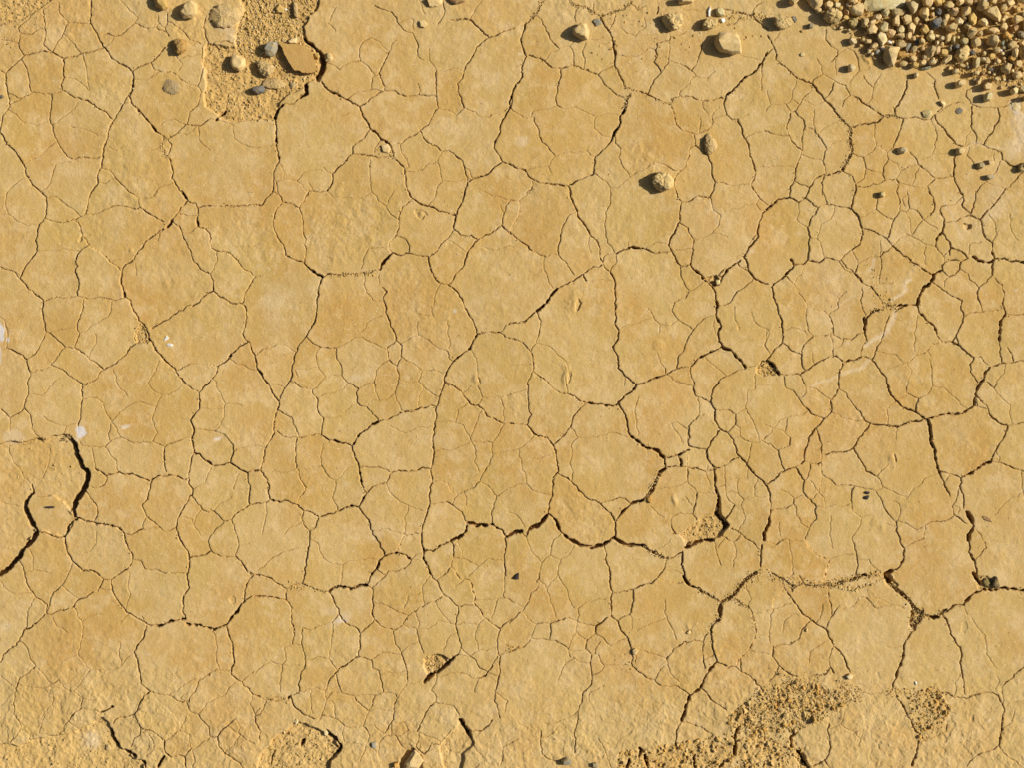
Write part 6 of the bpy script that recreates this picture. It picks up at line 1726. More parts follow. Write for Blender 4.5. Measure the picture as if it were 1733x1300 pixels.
# peeled or sandy hollows: depth, grit (0..1), outline
HOLLOWS = [(5, 1, [(-471.5, 680.0), (-454.5, 630.0), (-454.5, 600.0), (-468.5, 572.0), (-516.5, 578.0), (-523.5, 550.0), (-521.5, 520.0), (-516.5, 470.0), (-491.5, 452.0), (-466.5, 447.0), (-401.5, 447.0), (-394.5, 480.0), (-366.5, 495.0), (-346.5, 510.0), (-334.5, 518.0), (-326.5, 512.0), (-317.5, 532.0), (-319.5, 550.0), (-331.5, 565.0), (-347.5, 582.0), (-354.5, 605.0), (-331.5, 635.0), (-321.5, 680.0)]), (5, 0.9, [(-471.5, 590.0), (-454.5, 630.0), (-446.5, 650.0), (-436.5, 670.0), (-326.5, 670.0), (-354.5, 605.0), (-351.5, 584.0), (-361.5, 580.0), (-416.5, 570.0), (-426.5, 530.0), (-466.5, 570.0)]), (4, 0.8, [(-886.5, 670.0), (-781.5, 670.0), (-781.5, 650.0), (-806.5, 632.0), (-831.5, 615.0), (-851.5, 612.0), (-886.5, 600.0)]), (8, 0.35, [(-886.5, -102.0), (-846.5, -102.0), (-806.5, -95.0), (-781.5, -93.0), (-748.5, -86.0), (-738.5, -118.0), (-728.5, -140.0), (-718.5, -150.0), (-720.5, -170.0), (-733.5, -190.0), (-743.5, -215.0), (-746.5, -218.0), (-758.5, -200.0), (-781.5, -190.0), (-816.5, -188.0), (-826.5, -208.0), (-819.5, -230.0), (-806.5, -252.0), (-821.5, -275.0), (-841.5, -300.0), (-886.5, -335.0)]), (3, 0.05, [(-824.5, -207.0), (-816.5, -188.0), (-781.5, -190.0), (-758.5, -200.0), (-744.5, -225.0), (-740.5, -230.0), (-748.5, -250.0), (-758.5, -262.0), (-786.5, -255.0), (-804.5, -250.0), (-818.5, -230.0)]), (6, 0.6, [(-886.5, -605.0), (-836.5, -615.0), (-816.5, -600.0), (-766.5, -597.0), (-736.5, -590.0), (-701.5, -565.0), (-688.5, -562.0), (-680.5, -580.0), (-677.5, -595.0), (-670.5, -612.0), (-654.5, -622.0), (-638.5, -633.0), (-623.5, -640.0), (-618.5, -670.0), (-886.5, -670.0)]), (7, 0.8, [(-379.5, -585.0), (-366.5, -572.0), (-326.5, -585.0), (-306.5, -600.0), (-294.5, -612.0), (-289.5, -620.0), (-304.5, -640.0), (-311.5, -670.0), (-436.5, -670.0), (-421.5, -620.0), (-396.5, -595.0)]), (5, 0.4, [(-111.5, -600.0), (-91.5, -575.0), (-84.5, -568.0), (-71.5, -590.0), (-66.5, -610.0), (-81.5, -625.0), (-86.5, -670.0), (-116.5, -670.0), (-121.5, -620.0)]), (7, 1, [(-147.5, -463.0), (-131.5, -459.0), (-118.5, -460.0), (-103.5, -469.0), (-121.5, -484.0), (-140.5, -498.0), (-147.5, -482.0)]), (7, 0.6, [(341.5, -217.0), (351.5, -197.0), (354.5, -220.0), (366.5, -240.0), (355.5, -255.0), (341.5, -264.0), (323.5, -265.0), (293.5, -273.0), (285.5, -258.0), (310.5, -237.0), (331.5, -224.0)]), (6, 0.9, [(414.5, 28.0), (423.5, 38.0), (436.5, 38.0), (445.5, 25.0), (451.5, 16.0), (423.5, 14.0), (415.5, 18.0)]), (6, 0.9, [(323.5, 180.0), (343.5, 185.0), (351.5, 175.0), (341.5, 165.0), (331.5, 170.0)]), (4, 0.9, [(-636.5, 99.0), (-625.5, 101.0), (-616.5, 83.0), (-616.5, 71.0), (-636.5, 71.0)]), (-1, 2.0, [(413.5, -515.0), (483.5, -500.0), (533.5, -515.0), (573.5, -522.0), (553.5, -550.0), (513.5, -575.0), (473.5, -590.0), (423.5, -590.0), (373.5, -592.0), (363.5, -565.0), (393.5, -540.0)]), (-1, 1.6, [(668.5, -530.0), (713.5, -510.0), (743.5, -550.0), (723.5, -590.0), (693.5, -610.0), (678.5, -570.0)]), (-1, 1.1, [(183.5, -622.0), (263.5, -612.0), (373.5, -590.0), (473.5, -595.0), (508.5, -650.0), (508.5, -670.0), (173.5, -670.0)]), (-1, 0.5, [(633.5, -325.0), (613.5, -335.0), (573.5, -345.0), (533.5, -335.0), (533.5, -342.0), (578.5, -352.0), (623.5, -335.0)]), (5, 0.8, [(673.5, -385.0), (689.5, -380.0), (699.5, -395.0), (685.5, -405.0), (678.5, -418.0), (672.5, -410.0)]), (4, 0.9, [(628.5, -322.0), (641.5, -322.0), (653.5, -340.0), (645.5, -350.0), (633.5, -340.0)]), (-1, 0.6, [(-586.5, 640.0), (-566.5, 650.0), (-516.5, 640.0), (-514.5, 580.0), (-566.5, 570.0)]), (6, 0.5, [(-189.5, -635.0), (-176.5, -620.0), (-164.5, -616.0), (-150.5, -632.0), (-148.5, -670.0), (-191.5, -670.0)]), (5, 0.6, [(481.5, -616.0), (495.5, -630.0), (503.5, -650.0), (488.5, -655.0), (478.5, -635.0)]), (-1, 0.3, [(-706.5, 515.0), (-686.5, 522.0), (-666.5, 510.0), (-658.5, 490.0), (-676.5, 472.0), (-696.5, 480.0), (-708.5, 495.0)]), (-1, 0.3, [(73.5, -170.0), (93.5, -165.0), (123.5, -190.0), (163.5, -210.0), (171.5, -230.0), (163.5, -270.0), (133.5, -275.0), (98.5, -250.0), (73.5, -220.0)]), (-1, 0.25, [(-516.5, 275.0), (-466.5, 290.0), (-401.5, 285.0), (-396.5, 240.0), (-386.5, 220.0), (-446.5, 195.0), (-491.5, 220.0), (-521.5, 250.0)]), (-1, 0.3, [(183.5, 410.0), (213.5, 415.0), (243.5, 390.0), (258.5, 360.0), (223.5, 350.0), (193.5, 360.0)]), (-1, 0.3, [(-6.5, -15.0), (13.5, -18.0), (28.5, -40.0), (23.5, -60.0), (-1.5, -50.0), (-16.5, -35.0)]), (-1, 0.25, [(833.5, 470.0), (873.5, 480.0), (873.5, 390.0), (833.5, 410.0)]), (-1, 0.3, [(-346.5, 300.0), (-266.5, 320.0), (-206.5, 290.0), (-226.5, 210.0), (-306.5, 200.0), (-346.5, 230.0)]), (-1, 0.3, [(553.5, -340.0), (613.5, -345.0), (623.5, -380.0), (563.5, -390.0)]), (-1, 0.3, [(-756.5, 630.0), (-716.5, 625.0), (-716.5, 590.0), (-756.5, 570.0), (-776.5, 590.0)]), (-1, 0.25, [(-216.5, 200.0), (-166.5, 210.0), (-126.5, 170.0), (-106.5, 90.0), (-146.5, 50.0), (-206.5, 80.0)]), (3, 0.5, [(778.5, -325.0), (801.5, -325.0), (823.5, -340.0), (821.5, -348.0), (788.5, -347.0)])]
# relief of the plates: x, y, rx, ry, rotation, height (negative: a pit)
RELIEF = [(-154.5, 288, 9, 9, 0.0, -3), (-153.5, 289, 6.5, 7, 0.0, 2.6), (-289.5, 274, 5, 5, 0.0, 1.6), (-293.5, 328, 5, 10, -0.3490658503988659, 1.5), (-652.5, -348, 7, 6, -0.5235987755982988, 1.2), (-472.5, -366, 5, 7, 0.0, -1.8), (-644.5, 227, 5, 6, 0.0, 1.5), (-586.5, 174, 6, 6, 0.0, 1), (111.5, 132, 4, 9, -0.2617993877991494, -4), (103.5, 138, 8, 14, -0.17453292519943295, 2.6), (90.5, 13, 6, 13, -0.17453292519943295, 2.6), (96.5, 10, 2, 9, -0.17453292519943295, -2.4), (247.5, 68, 9, 9, 0.0, 1.8), (275.5, -199, 5, 10, 0.3490658503988659, 2.4), (642.5, -125, 7, 11, 0.17453292519943295, 2.0), (648.5, -126, 2, 7, 0.17453292519943295, -3), (772.5, 267, 6, 5, 0.0, -7), (-729.5, 248, 2.5, 6, -0.3490658503988659, -3), (-61.5, 9, 6, 9, 0.0, 2.4), (-55.5, 6, 2, 6, 0.3490658503988659, -3), (298.5, -419, 5, 4, 0.0, -2), (626.5, -245, 5, 7, 0.0, 1.2), (501.5, 537, 8, 8, 0.0, 0.8), (298.5, -412, 5, 6, 0.0, 1.5), (613.5, -235, 5, 7, 0.0, 1), (-177.5, 564, 6, 5, 0.0, 1), (-239.5, 245, 6, 5, -0.3490658503988659, 1.6), (378.5, 95, 8, 5, 0.0, 1.2), (383.5, 94, 3, 3, 0.0, -1.5), (133.5, 620, 4, 3, 0.0, 1), (263.5, 100, 5, 5, 0.0, 1), (313.5, -418, 10, 12, 0.0, 0.9), (-96.5, -310, 5, 6, 0.0, 0.5), (765.5, -410, 4, 8, 0.0, -1.2), (778.5, -567, 3, 7, 0.0, -1.2), (513.5, 245, 8, 6, -0.17453292519943295, 1.1), (3.5, -33, 14, 14, 0.0, 1.0), (-686.5, 500, 20, 22, 0.0, 1.2), (-481.5, 620, 24, 24, 0.0, 2.5), (613.5, 360, 5, 5, 0.0, 0.8), (438.5, 100, 5, 5, 0.0, 0.9), (619.5, -495, 3, 8, 0.3490658503988659, -1), (473.5, 612, 3, 3, 0.0, 1), (-216.5, -350, 6, 4, 0.0, 0.8)]
# pale crusts and scrapes: x, y, rx, ry, rot, strength
PALE = [(-731.5, -85, 8, 10, 0.0, 0.95), (-736.5, -95, 5, 5, 0.0, 0.6), (-852.5, 77, 4, 7, 0.0, 0.6), (853.5, 472, 10, 12, 0.0, 0.6), (861.5, 410, 20, 30, 0.0, 0.45), (858.5, 455, 10, 8, 0.0, 0.5), (-654.5, -74, 10, 3, 0.3490658503988659, 0.6), (-496.5, -94, 8, 3, 0.4363323129985824, 0.7), (-291.5, -400, 22, 7, 0.6108652381980153, 0.4), (-306.5, -385, 14, 8, 0.0, 0.25), (18.5, 410, 8, 8, 0.0, 0.35), (-96.5, 125, 5, 4, 0.0, 0.6), (-711.5, -605, 16, 14, 0.0, 0.4), (-791.5, -472, 5, 4, 0.0, 0.25), (-854.5, -410, 9, 8, 0.0, 0.3), (-481.5, 615, 18, 24, 0.3490658503988659, 0.35), (853.5, 160, 8, 4, 0.0, 0.5), (568.5, 70, 4, 3, 0.0, 0.3), (403.5, 225, 5, 3, 0.0, 0.4), (-106.5, 450, 12, 5, 0.0, 0.15), (823.5, 320, 20, 40, 0.0, 0.2), (788.5, -260, 3, 3, 0.0, 0.3), (533.5, 150, 40, 60, 0.0, 0.16), (-841.5, -90, 18, 10, 0.0, 0.35), (-616.5, -458, 6, 3, 0.0, 0.4), (-266.5, 10, 10, 6, 0.0, 0.3), (-281.5, -170, 6, 6, 0.0, 0.35), (-246.5, -250, 30, 20, 0.0, 0.12), (365.5, 275, 6, 6, 0.0, 0.15), (13.5, 560, 6, 3, 0.0, 0.3), (-396.5, 145, 30, 40, 0.0, 0.15), (808.5, -570, 8, 3, 0.3490658503988659, 0.3)]
SCRAPES = [(3, 0.45, [(604.2, 192.4), (614.4, 212.7)]), (4, 0.5, [(642.3, 141.7), (667.7, 159.4), (662.6, 169.6), (675.3, 177.2)]), (5, 0.5, [(599.1, 65.5), (622.0, 78.2), (642.3, 103.6), (647.4, 121.3)]), (4, 0.4, [(561.1, 17.2), (589.0, 24.9), (604.2, 40.1)]), (3, 0.3, [(545.8, 126.4), (561.1, 139.1), (581.4, 149.3)]), (3, 0.22, [(728.6, 327.0), (743.9, 288.9), (759.1, 243.2)]), (3, 0.35, [(510.3, -3.1), (538.2, 7.1), (558.5, 18.5)]), (3, 0.25, [(783.5, 410), (833.5, 400), (866.5, 388)]), (3, 0.25, [(333.5, 310), (348.5, 270)])]
HEAP = [(525.5, 710.0), (531.5, 610.0), (543.5, 600.0), (565.5, 602.0), (578.5, 578.0), (595.5, 558.0), (611.5, 548.0), (633.5, 538.0), (663.5, 538.0), (695.5, 537.0), (733.5, 540.0), (739.5, 528.0), (773.5, 520.0), (793.5, 512.0), (823.5, 510.0), (853.5, 500.0), (893.5, 485.0), (933.5, 500.0), (933.5, 710.0)]
CRUST = [(-866.5, 87, 11, 25, 1.0), (-852.5, 75, 4, 7, 0.6), (-729.5, -83, 8, 9, 0.95), (855.5, 472, 9, 11, 0.5), (-654.5, -73, 9, 2.5, 0.35), (-498.5, -93, 5, 2, 0.5), (-866.5, 45, 4, 12, 0.5), (-288.5, -402, 9, 3, 0.35), (-96.5, 123, 4, 4, 0.5), (852.5, 158, 8, 3, 0.4)]     # whitish lime crusts

def tag(o, label=None, cat=None, group=None, kind=None):
    if label: o['label'] = label
    if cat: o['category'] = cat
    if group: o['group'] = group
    if kind: o['kind'] = kind
    return o

# ---------------------------------------------------------------- ground grid
S = 0.92
def axis(half):
    a = list(np.arange(-half, half + S, S))
    x, st = a[-1], S; out = []
    while x < half + 500:
        st *= 1.008; x += st; out.append(x)
    while x < 30000:
        st *= 1.15; x += st; out.append(x)
    lo = [-v - (a[-1] + a[0]) * -1 if False else (a[0] - (v - a[-1])) for v in out][::-1]
    return np.array(lo + a + out, dtype=np.float64)
AX = axis(866.5 + 22); AY = axis(650 + 22)
NX, NY = len(AX), len(AY)
print("grid", NX, NY)

def vnoise(ax, ay, scale, seed):
    r = np.random.default_rng(seed); M = 701
    L = r.random((M, M), dtype=np.float32) * 2 - 1
    def idx(a):
        t = a / scale + 3000.37 * 1 + seed * 0.713; i = np.floor(t); f = (t - i).astype(np.float32)
        return (i.astype(np.int64)), f
    def bs(f):
        return ((1-f)**3/6, (3*f**3-6*f**2+4)/6, (-3*f**3+3*f**2+3*f+1)/6, f**3/6)
    ix, fx = idx(ax); iy, fy = idx(ay); wx, wy = bs(fx), bs(fy)
    A = sum(L[:, (ix + k) % M] * wx[k][None, :] for k in range(4))
    return sum(A[(iy + k) % M, :] * wy[k][:, None] for k in range(4)) * 1.6
def N(scale, seed): return vnoise(AX, AY, scale, seed)

def blur(F, n=1):
    for _ in range(n):
        F = F.copy(); F[1:-1] = (F[:-2] + 2*F[1:-1] + F[2:]) * .25
        F[:, 1:-1] = (F[:, :-2] + 2*F[:, 1:-1] + F[:, 2:]) * .25
    return F

# ---- cracks: jagged lines stamped as grooves
def parse(txt):
    out = []
    for ln in txt.strip().splitlines():
        v = ln.split(); wd = float(v[0]); p = np.array(v[1:], dtype=np.float64).reshape(-1, 2); out.append((wd, p))
    return out
lines = parse(CRACKS)
def jag(p, wd):
    pts = [tuple(q) for q in p]
    for lev in range(5):
        n = [pts[0]]
        for a, b in zip(pts[:-1], pts[1:]):
            dx, dy = b[0]-a[0], b[1]-a[1]; L = math.hypot(dx, dy)
            if L > 2.6:
                k = random.gauss(0, .06 if lev < 2 else .09) * L
                k = max(-2.6, min(2.6, k))
                n.append(((a[0]+b[0])/2 - dy/L*k, (a[1]+b[1])/2 + dx/L*k))
            n.append(b)
        pts = n
    return np.array(pts)
PX, PY, PW, PD = [], [], [], []
for wd, p in lines:
    q = jag(p, wd)
    d = np.hypot(*(q[1:] - q[:-1]).T); s = np.concatenate([[0], np.cumsum(d)])
    if s[-1] < 1: continue
    t = np.arange(0, s[-1], .55); x = np.interp(t, s, q[:, 0]); y = np.interp(t, s, q[:, 1])
    k = np.arange(0, s[-1] + 30, 5.); wm = np.interp(t, k, rng.uniform(.55, 1.4, len(k)))
    k2 = np.arange(0, s[-1] + 60, 14.); dm = np.interp(t, k2, rng.uniform(.35, 1.15, len(k2)))
    e = np.clip(np.minimum(t, s[-1] - t) / (6 + max(0, wd - 8.5) * 4) + (.55 if wd < 8.5 else .3), 0, 1)
    PX.append(x); PY.append(y); PW.append(wd * wm * (.4 + .6*e if wd < 8.5 else e)); PD.append(dm * np.clip(e + .15, 0, 1))
PX, PY, PW, PD = map(np.concatenate, (PX, PY, PW, PD))
DEP = np.zeros((NY, NX), np.float32)
hw = PW * .5
dep = (.9 + 2.5 * PW) * (.45 + .75 * PD); dep = np.minimum(dep, 14)
RUB = np.zeros(len(PX), bool)      # stretches of crack choked with crumbs
for x0_, x1_, y0_, y1_ in [(328.5, 448.5, -412, -310), (448.5, 613.5, -352, -325), (-291.5, -226.5, 178, 195), (221.5, 268.5, -310, -150), (633.5, 693.5, -425, -335), (573.5, 653.5, 120, 150), (-796.5, -746.5, -110, -80), (693.5, 733.5, -395, -375), (553.5, 578.5, 350, 500), (243.5, 273.5, 470, 500), (33.5, 233.5, 620, 650), (-226.5, -196.5, 380, 410), (-336.5, -311.5, -540, -520), (-606.5, -581.5, 370, 420), (-381.5, -306.5, -353, -335), (313.5, 358.5, -375, -310), (623.5, 658.5, 425, 460), (188.5, 208.5, 465, 505), (603.5, 773.5, -530, -515)]: RUB |= (PX > x0_) & (PX < x1_) & (PY > y0_) & (PY < y1_)
dep[RUB & (PW > 2)] *= .5
hw = np.where(PW > 5, hw * .66, np.maximum(hw * .42, .42))
dep = np.where(PW > 5, dep, np.maximum(dep * .74, 2.3))
for lo, hi in ((0, 1.2), (1.2, 2.6), (2.6, 5), (5, 9), (9, 30)):
    m = (PW >= lo) & (PW < hi)
    if not m.any(): continue
    x, y, h, d = PX[m], PY[m], hw[m], dep[m]
    ix = np.searchsorted(AX, x); iy = np.searchsorted(AY, y)
    K = int(math.ceil((hi * .5 + 1.0) / S)) + 1
    if hi == 30: K = 9
    for oy in range(-K, K + 1):
        for ox in range(-K, K + 1):
            jx = np.clip(ix + ox, 0, NX - 1); jy = np.clip(iy + oy, 0, NY - 1)
            r = np.hypot(AX[jx] - x, AY[jy] - y)
            f = 1 - np.clip((r - (h - .62)) / .95, 0, 1)
            g = f > 0
            np.maximum.at(DEP, (jy[g], jx[g]), (f[g] * d[g]).astype(np.float32))
FX0, FX1 = np.searchsorted(AX, -900), np.searchsorted(AX, 900)

# ---- beyond the traced patch the same kind of mud goes on: cell-edge cracks
XX, YY = np.meshgrid(AX.astype(np.float32), AY.astype(np.float32))
ox_ = np.maximum(np.abs(XX) - 872, np.abs(YY) - 655)
outm = (ox_ > 0) & (ox_ < 900)
wx = N(60, 5) * 14 + N(17, 6) * 4; wy = N(60, 7) * 14 + N(17, 8) * 4
far = np.zeros_like(DEP)
for cell, wid, dp, sd in ((125., 1.0, 6., 31), (58., .3, 2.6, 32)):
    r_ = np.random.default_rng(sd); JX = r_.random((64, 64)); JY = r_.random((64, 64))
    xs = (XX[outm] + wx[outm]) / cell; ys = (YY[outm] + wy[outm]) / cell
    cx, cy = np.floor(xs), np.floor(ys); f1 = np.full(xs.shape, 9.); f2 = f1.copy()
    for a in (-1, 0, 1):
        for b in (-1, 0, 1):
            gx, gy = cx + a, cy + b; ii, jj = gx.astype(int) % 64, gy.astype(int) % 64
            dd = np.hypot(gx + JX[ii, jj] - xs, gy + JY[ii, jj] - ys)
            nf1 = np.minimum(f1, dd); f2 = np.minimum(np.maximum(f1, dd), f2); f1 = nf1
    e = (f2 - f1) * cell
    v = dp * (1 - np.clip((e - wid) / 1.8, 0, 1))
    tmp = np.zeros_like(DEP); tmp[outm] = v; far = np.maximum(far, tmp)
far *= np.clip(1 - ox_ / 900, 0, 1)
DEP = np.maximum(DEP, far)

# ---- hollows
def poly_mask(poly, jitter=2.2, soft=0):
    p = np.array(poly, float); m = np.zeros((NY, NX), bool)
    x0, x1 = np.searchsorted(AX, p[:, 0].min() - 8), np.searchsorted(AX, p[:, 0].max() + 8)
    y0, y1 = np.searchsorted(AY, p[:, 1].min() - 8), np.searchsorted(AY, p[:, 1].max() + 8)
    X = XX[y0:y1, x0:x1] + JIT[0][y0:y1, x0:x1] * jitter; Y = YY[y0:y1, x0:x1] + JIT[1][y0:y1, x0:x1] * jitter
    ins = np.zeros(X.shape, bool); n = len(p)
    for i in range(n):
        xa, ya = p[i]; xb, yb = p[(i + 1) % n]
        if ya == yb: continue
        c = ((ya > Y) != (yb > Y)) & (X < (xb - xa) * (Y - ya) / (yb - ya) + xa)
        ins ^= c
    m[y0:y1, x0:x1] = ins
    return m
JIT = (N(6, 21) + 1.3 * N(17, 26), N(6, 22) + 1.3 * N(17, 27))
GRIT = np.zeros((NY, NX), np.float32); LOW = np.zeros((NY, NX), np.float32); MILD = np.zeros((NY, NX), np.float32)
for dp, gr, poly in HOLLOWS:
    m = poly_mask(poly)
    if dp >= 0: LOW[m] = dp; 
    if dp < 0 and gr <= .35: MILD[m] = gr * .62; continue
    if gr > 1: GRIT[m] = np.maximum(GRIT[m], gr * np.clip(.55 + 1.3 * N(24, 70)[m] + .6 * N(8, 71)[m], 0, 1))
    else: GRIT[m] = np.maximum(GRIT[m], gr)
    if dp > 2: DEP[m] = np.where(DEP[m] < 9, DEP[m] * .5, DEP[m])
heapm = poly_mask(HEAP, 5)
heap = blur(heapm.astype(np.float32), 14)
GRIT = np.maximum(GRIT, (heap > .3).astype(np.float32))
DEP *= (1 - np.clip(heap * 2, 0, 1))

# ---- height
n1, n2, n3 = N(210, 1), N(75, 2), N(26, 3)
base = 2.2 * n1 + 1.1 * n2 + .42 * n3
fine = .26 * N(9, 4) + .17 * N(4.3, 11) + .10 * N(2.3, 12)
edge = np.clip((-YY - 380) / 240, 0, 1) * .9 + np.clip((YY - 560) / 90, 0, 1) * .5 + np.clip(.5*N(120, 13) - .12, 0, 1) * 1.1
MILD = blur(MILD, 16); rough = np.clip(edge + 1.6 * MILD, 0, 1.2)
pits = np.clip(N(5.2, 14) - .75, 0, 1) * 1.5 + np.clip(N(9, 15) - .8, 0, 1) * 2.2
lumps = np.clip(N(4.6, 44) - .72, 0, 1) * 1.6 + np.clip(N(8, 45) - .75, 0, 1) * 2.0
blot = np.clip(N(34, 46) + .1, 0, 1)         # patches of coarser skin on the plates
Hm = base + fine * (.7 + .8 * blot + 1.7 * rough) - .35 * pits + .35 * lumps + .3 * rough * N(13, 16)
band = np.clip((-YY - 500) / 110, 0, 1) + .8 * ((XX < -560) & (YY < -480)) + .9 * np.exp(-(((XX - 480) / 260)**2 + ((YY + 560) / 90)**2)) + .7 * np.exp(-(((XX + 800) / 110)**2 + ((YY - 610) / 60)**2))
band = np.clip(blur(band, 6), 0, 1.1)
def step(F, th, w_): return np.clip((F - th) / w_, 0, 1)
fl = N(40, 50) + .45 * N(13, 51) + .22 * N(5, 52)
for th in (-.45, .1, .6): Hm += band * .7 * step(fl, th, .035)
fl = N(19, 53) + .6 * N(6, 54) + .4 * N(2.6, 57)
Hm += band * .5 * step(fl, .2, .05)
Hm += band * (.16 * N(5, 55) + .2 * N(2.6, 56))
rough = np.maximum(rough * .6, band * .6)
FADE = np.clip(1 - ox_ / 380, 0, 1)
Hm = base + (Hm - base) * FADE
grit = 1.05 * N(4.2, 17) + .7 * N(2.4, 18) + 1.0 * N(11, 19)
Gs = blur(GRIT, 1)
# ---- single plates: each gets its own small tilt, height, rim and soil tone
c0, c1 = np.searchsorted(AX, -880), np.searchsorted(AX, 880); e0, e1 = np.searchsorted(AY, -664), np.searchsorted(AY, 664)
wall = (DEP[e0:e1, c0:c1] > .9)
wc = wall[:wall.shape[0]//2*2, :wall.shape[1]//2*2]; wc = wc[::2, ::2] | wc[1::2, ::2] | wc[::2, 1::2] | wc[1::2, 1::2]
hh_, ww_ = wc.shape; lab = np.where(wc, -1, 0).astype(np.int32); flat_ = lab.ravel().tolist(); cur = 0
for s0 in range(len(flat_)):
    if flat_[s0] != 0: continue
    cur += 1; st = [s0]; flat_[s0] = cur
    while st:
        q = st.pop(); cx_ = q % ww_
        if cx_ > 0 and flat_[q-1] == 0: flat_[q-1] = cur; st.append(q-1)
        if cx_ < ww_-1 and flat_[q+1] == 0: flat_[q+1] = cur; st.append(q+1)
        if q >= ww_ and flat_[q-ww_] == 0: flat_[q-ww_] = cur; st.append(q-ww_)
        if q + ww_ < len(flat_) and flat_[q+ww_] == 0: flat_[q+ww_] = cur; st.append(q+ww_)
lab = np.array(flat_, np.int32).reshape(hh_, ww_)
for _ in range(14):
    for dy, dx in ((0, 1), (0, -1), (1, 0), (-1, 0)):
        sh_ = np.roll(lab, (dy, dx), (0, 1)); lab = np.where((lab < 0) & (sh_ > 0), sh_, lab)
lab[lab < 0] = 0
print("plates", cur)
yy_, xx_ = np.mgrid[0:hh_, 0:ww_]; cnt = np.bincount(lab.ravel(), minlength=cur+1) + 1e-6
mx = np.bincount(lab.ravel(), xx_.ravel(), cur+1) / cnt; my = np.bincount(lab.ravel(), yy_.ravel(), cur+1) / cnt
pr = np.random.default_rng(12); big_ = np.clip(1 - cnt / 60000, 0, 1)
ta = pr.normal(0, .010, cur+1) * big_; tb = pr.normal(0, .010, cur+1) * big_; th_ = pr.normal(0, .35, cur+1); tone = pr.random(cur+1); curl = pr.uniform(-.2, 1., cur+1)
off = np.clip((xx_ - mx[lab]) * 2*S * ta[lab] + (yy_ - my[lab]) * 2*S * tb[lab], -1.1, 1.1) + th_[lab]
def up(A):
    B = np.zeros((NY, NX), np.float32); U = np.repeat(np.repeat(A, 2, 0), 2, 1); B[e0:e0+U.shape[0], c0:c0+U.shape[1]] = U; return B
OFF = blur(up(off.astype(np.float32)), 1); TONE = blur(up((tone[lab] + 1e-3).astype(np.float32)), 2); TONE[TONE == 0] = .5
RIM = blur(np.clip(DEP / 2.5, 0, 1), 34); Hm += OFF + 2.4 * RIM * up(curl[lab].astype(np.float32))
Hm += Gs * grit + MILD * (1.5 * N(4, 72) + 1.2 * N(2.3, 73) + 1.2 * N(8, 74))
Hm -= blur(LOW, 1)
TOOTH = N(3.2, 60)
for x, y, rx, ry, rot, h in RELIEF:
    h *= .75
    m = (np.abs(AX - x) < 60), (np.abs(AY - y) < 60)
    i0, i1 = np.where(m[0])[0][[0, -1]]; j0, j1 = np.where(m[1])[0][[0, -1]]
    X, Y = XX[j0:j1, i0:i1] - x, YY[j0:j1, i0:i1] - y; c, s = math.cos(rot), math.sin(rot)
    u, v = (X*c + Y*s) / rx, (-X*s + Y*c) / ry; q = np.hypot(u, v) * (1 + .22 * JIT[0][j0:j1, i0:i1] + .3 * TOOTH[j0:j1, i0:i1])
    if h > 0: Hm[j0:j1, i0:i1] += h * np.exp(-q**2.2) * (1 + .35 * TOOTH[j0:j1, i0:i1]) - .12 * h * np.exp(-((q - 1.3) / .3)**2)
    else:     Hm[j0:j1, i0:i1] += h * (1 - np.clip((q - .8) / .3, 0, 1))
Hm += heap * 1.5 * (1 + .3 * N(30, 23))
soft = blur(np.minimum(DEP, 7), 3)
inner = np.clip(blur(DEP, 12) * .22, 0, 1.4)
Hm += -.22 * soft - DEP + .0 * inner
falloff = np.clip(1 - (ox_ - 500) / 3000, 0, 1)
Hm = (Hm * falloff).astype(np.float32)
del wx, wy, soft, inner, far

def height(x, y):
    x = np.atleast_1d(x); y = np.atleast_1d(y)
    i = np.clip(np.searchsorted(AX, x) - 1, 0, NX - 2); j = np.clip(np.searchsorted(AY, y) - 1, 0, NY - 2)
    fx = (x - AX[i]) / (AX[i+1] - AX[i]); fy = (y - AY[j]) / (AY[j+1] - AY[j])
    return (Hm[j, i]*(1-fx)*(1-fy) + Hm[j, i+1]*fx*(1-fy) + Hm[j+1, i]*(1-fx)*fy + Hm[j+1, i+1]*fx*fy)

# ---- surface data: r = crack depth (tinted darker brown), g = grit, b = pale crust, a = unused
C4 = np.zeros((NY, NX, 4), np.float32)
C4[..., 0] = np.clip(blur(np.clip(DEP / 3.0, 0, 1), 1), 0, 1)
C4[..., 1] = np.clip(Gs, 0, 1)
pale = np.zeros((NY, NX), np.float32)
for x, y, rx, ry, rot, s_ in PALE:
    i0, i1 = np.searchsorted(AX, [x - 3*max(rx, ry), x + 3*max(rx, ry)]); j0, j1 = np.searchsorted(AY, [y - 3*max(rx, ry), y + 3*max(rx, ry)])
    X, Y = XX[j0:j1, i0:i1] - x, YY[j0:j1, i0:i1] - y; c, s = math.cos(rot), math.sin(rot)
    q = np.hypot((X*c + Y*s)/rx, (-X*s + Y*c)/ry) + .35 * JIT[1][j0:j1, i0:i1]
    pale[j0:j1, i0:i1] = np.maximum(pale[j0:j1, i0:i1], s_ * np.clip(1.35 - q, 0, 1))
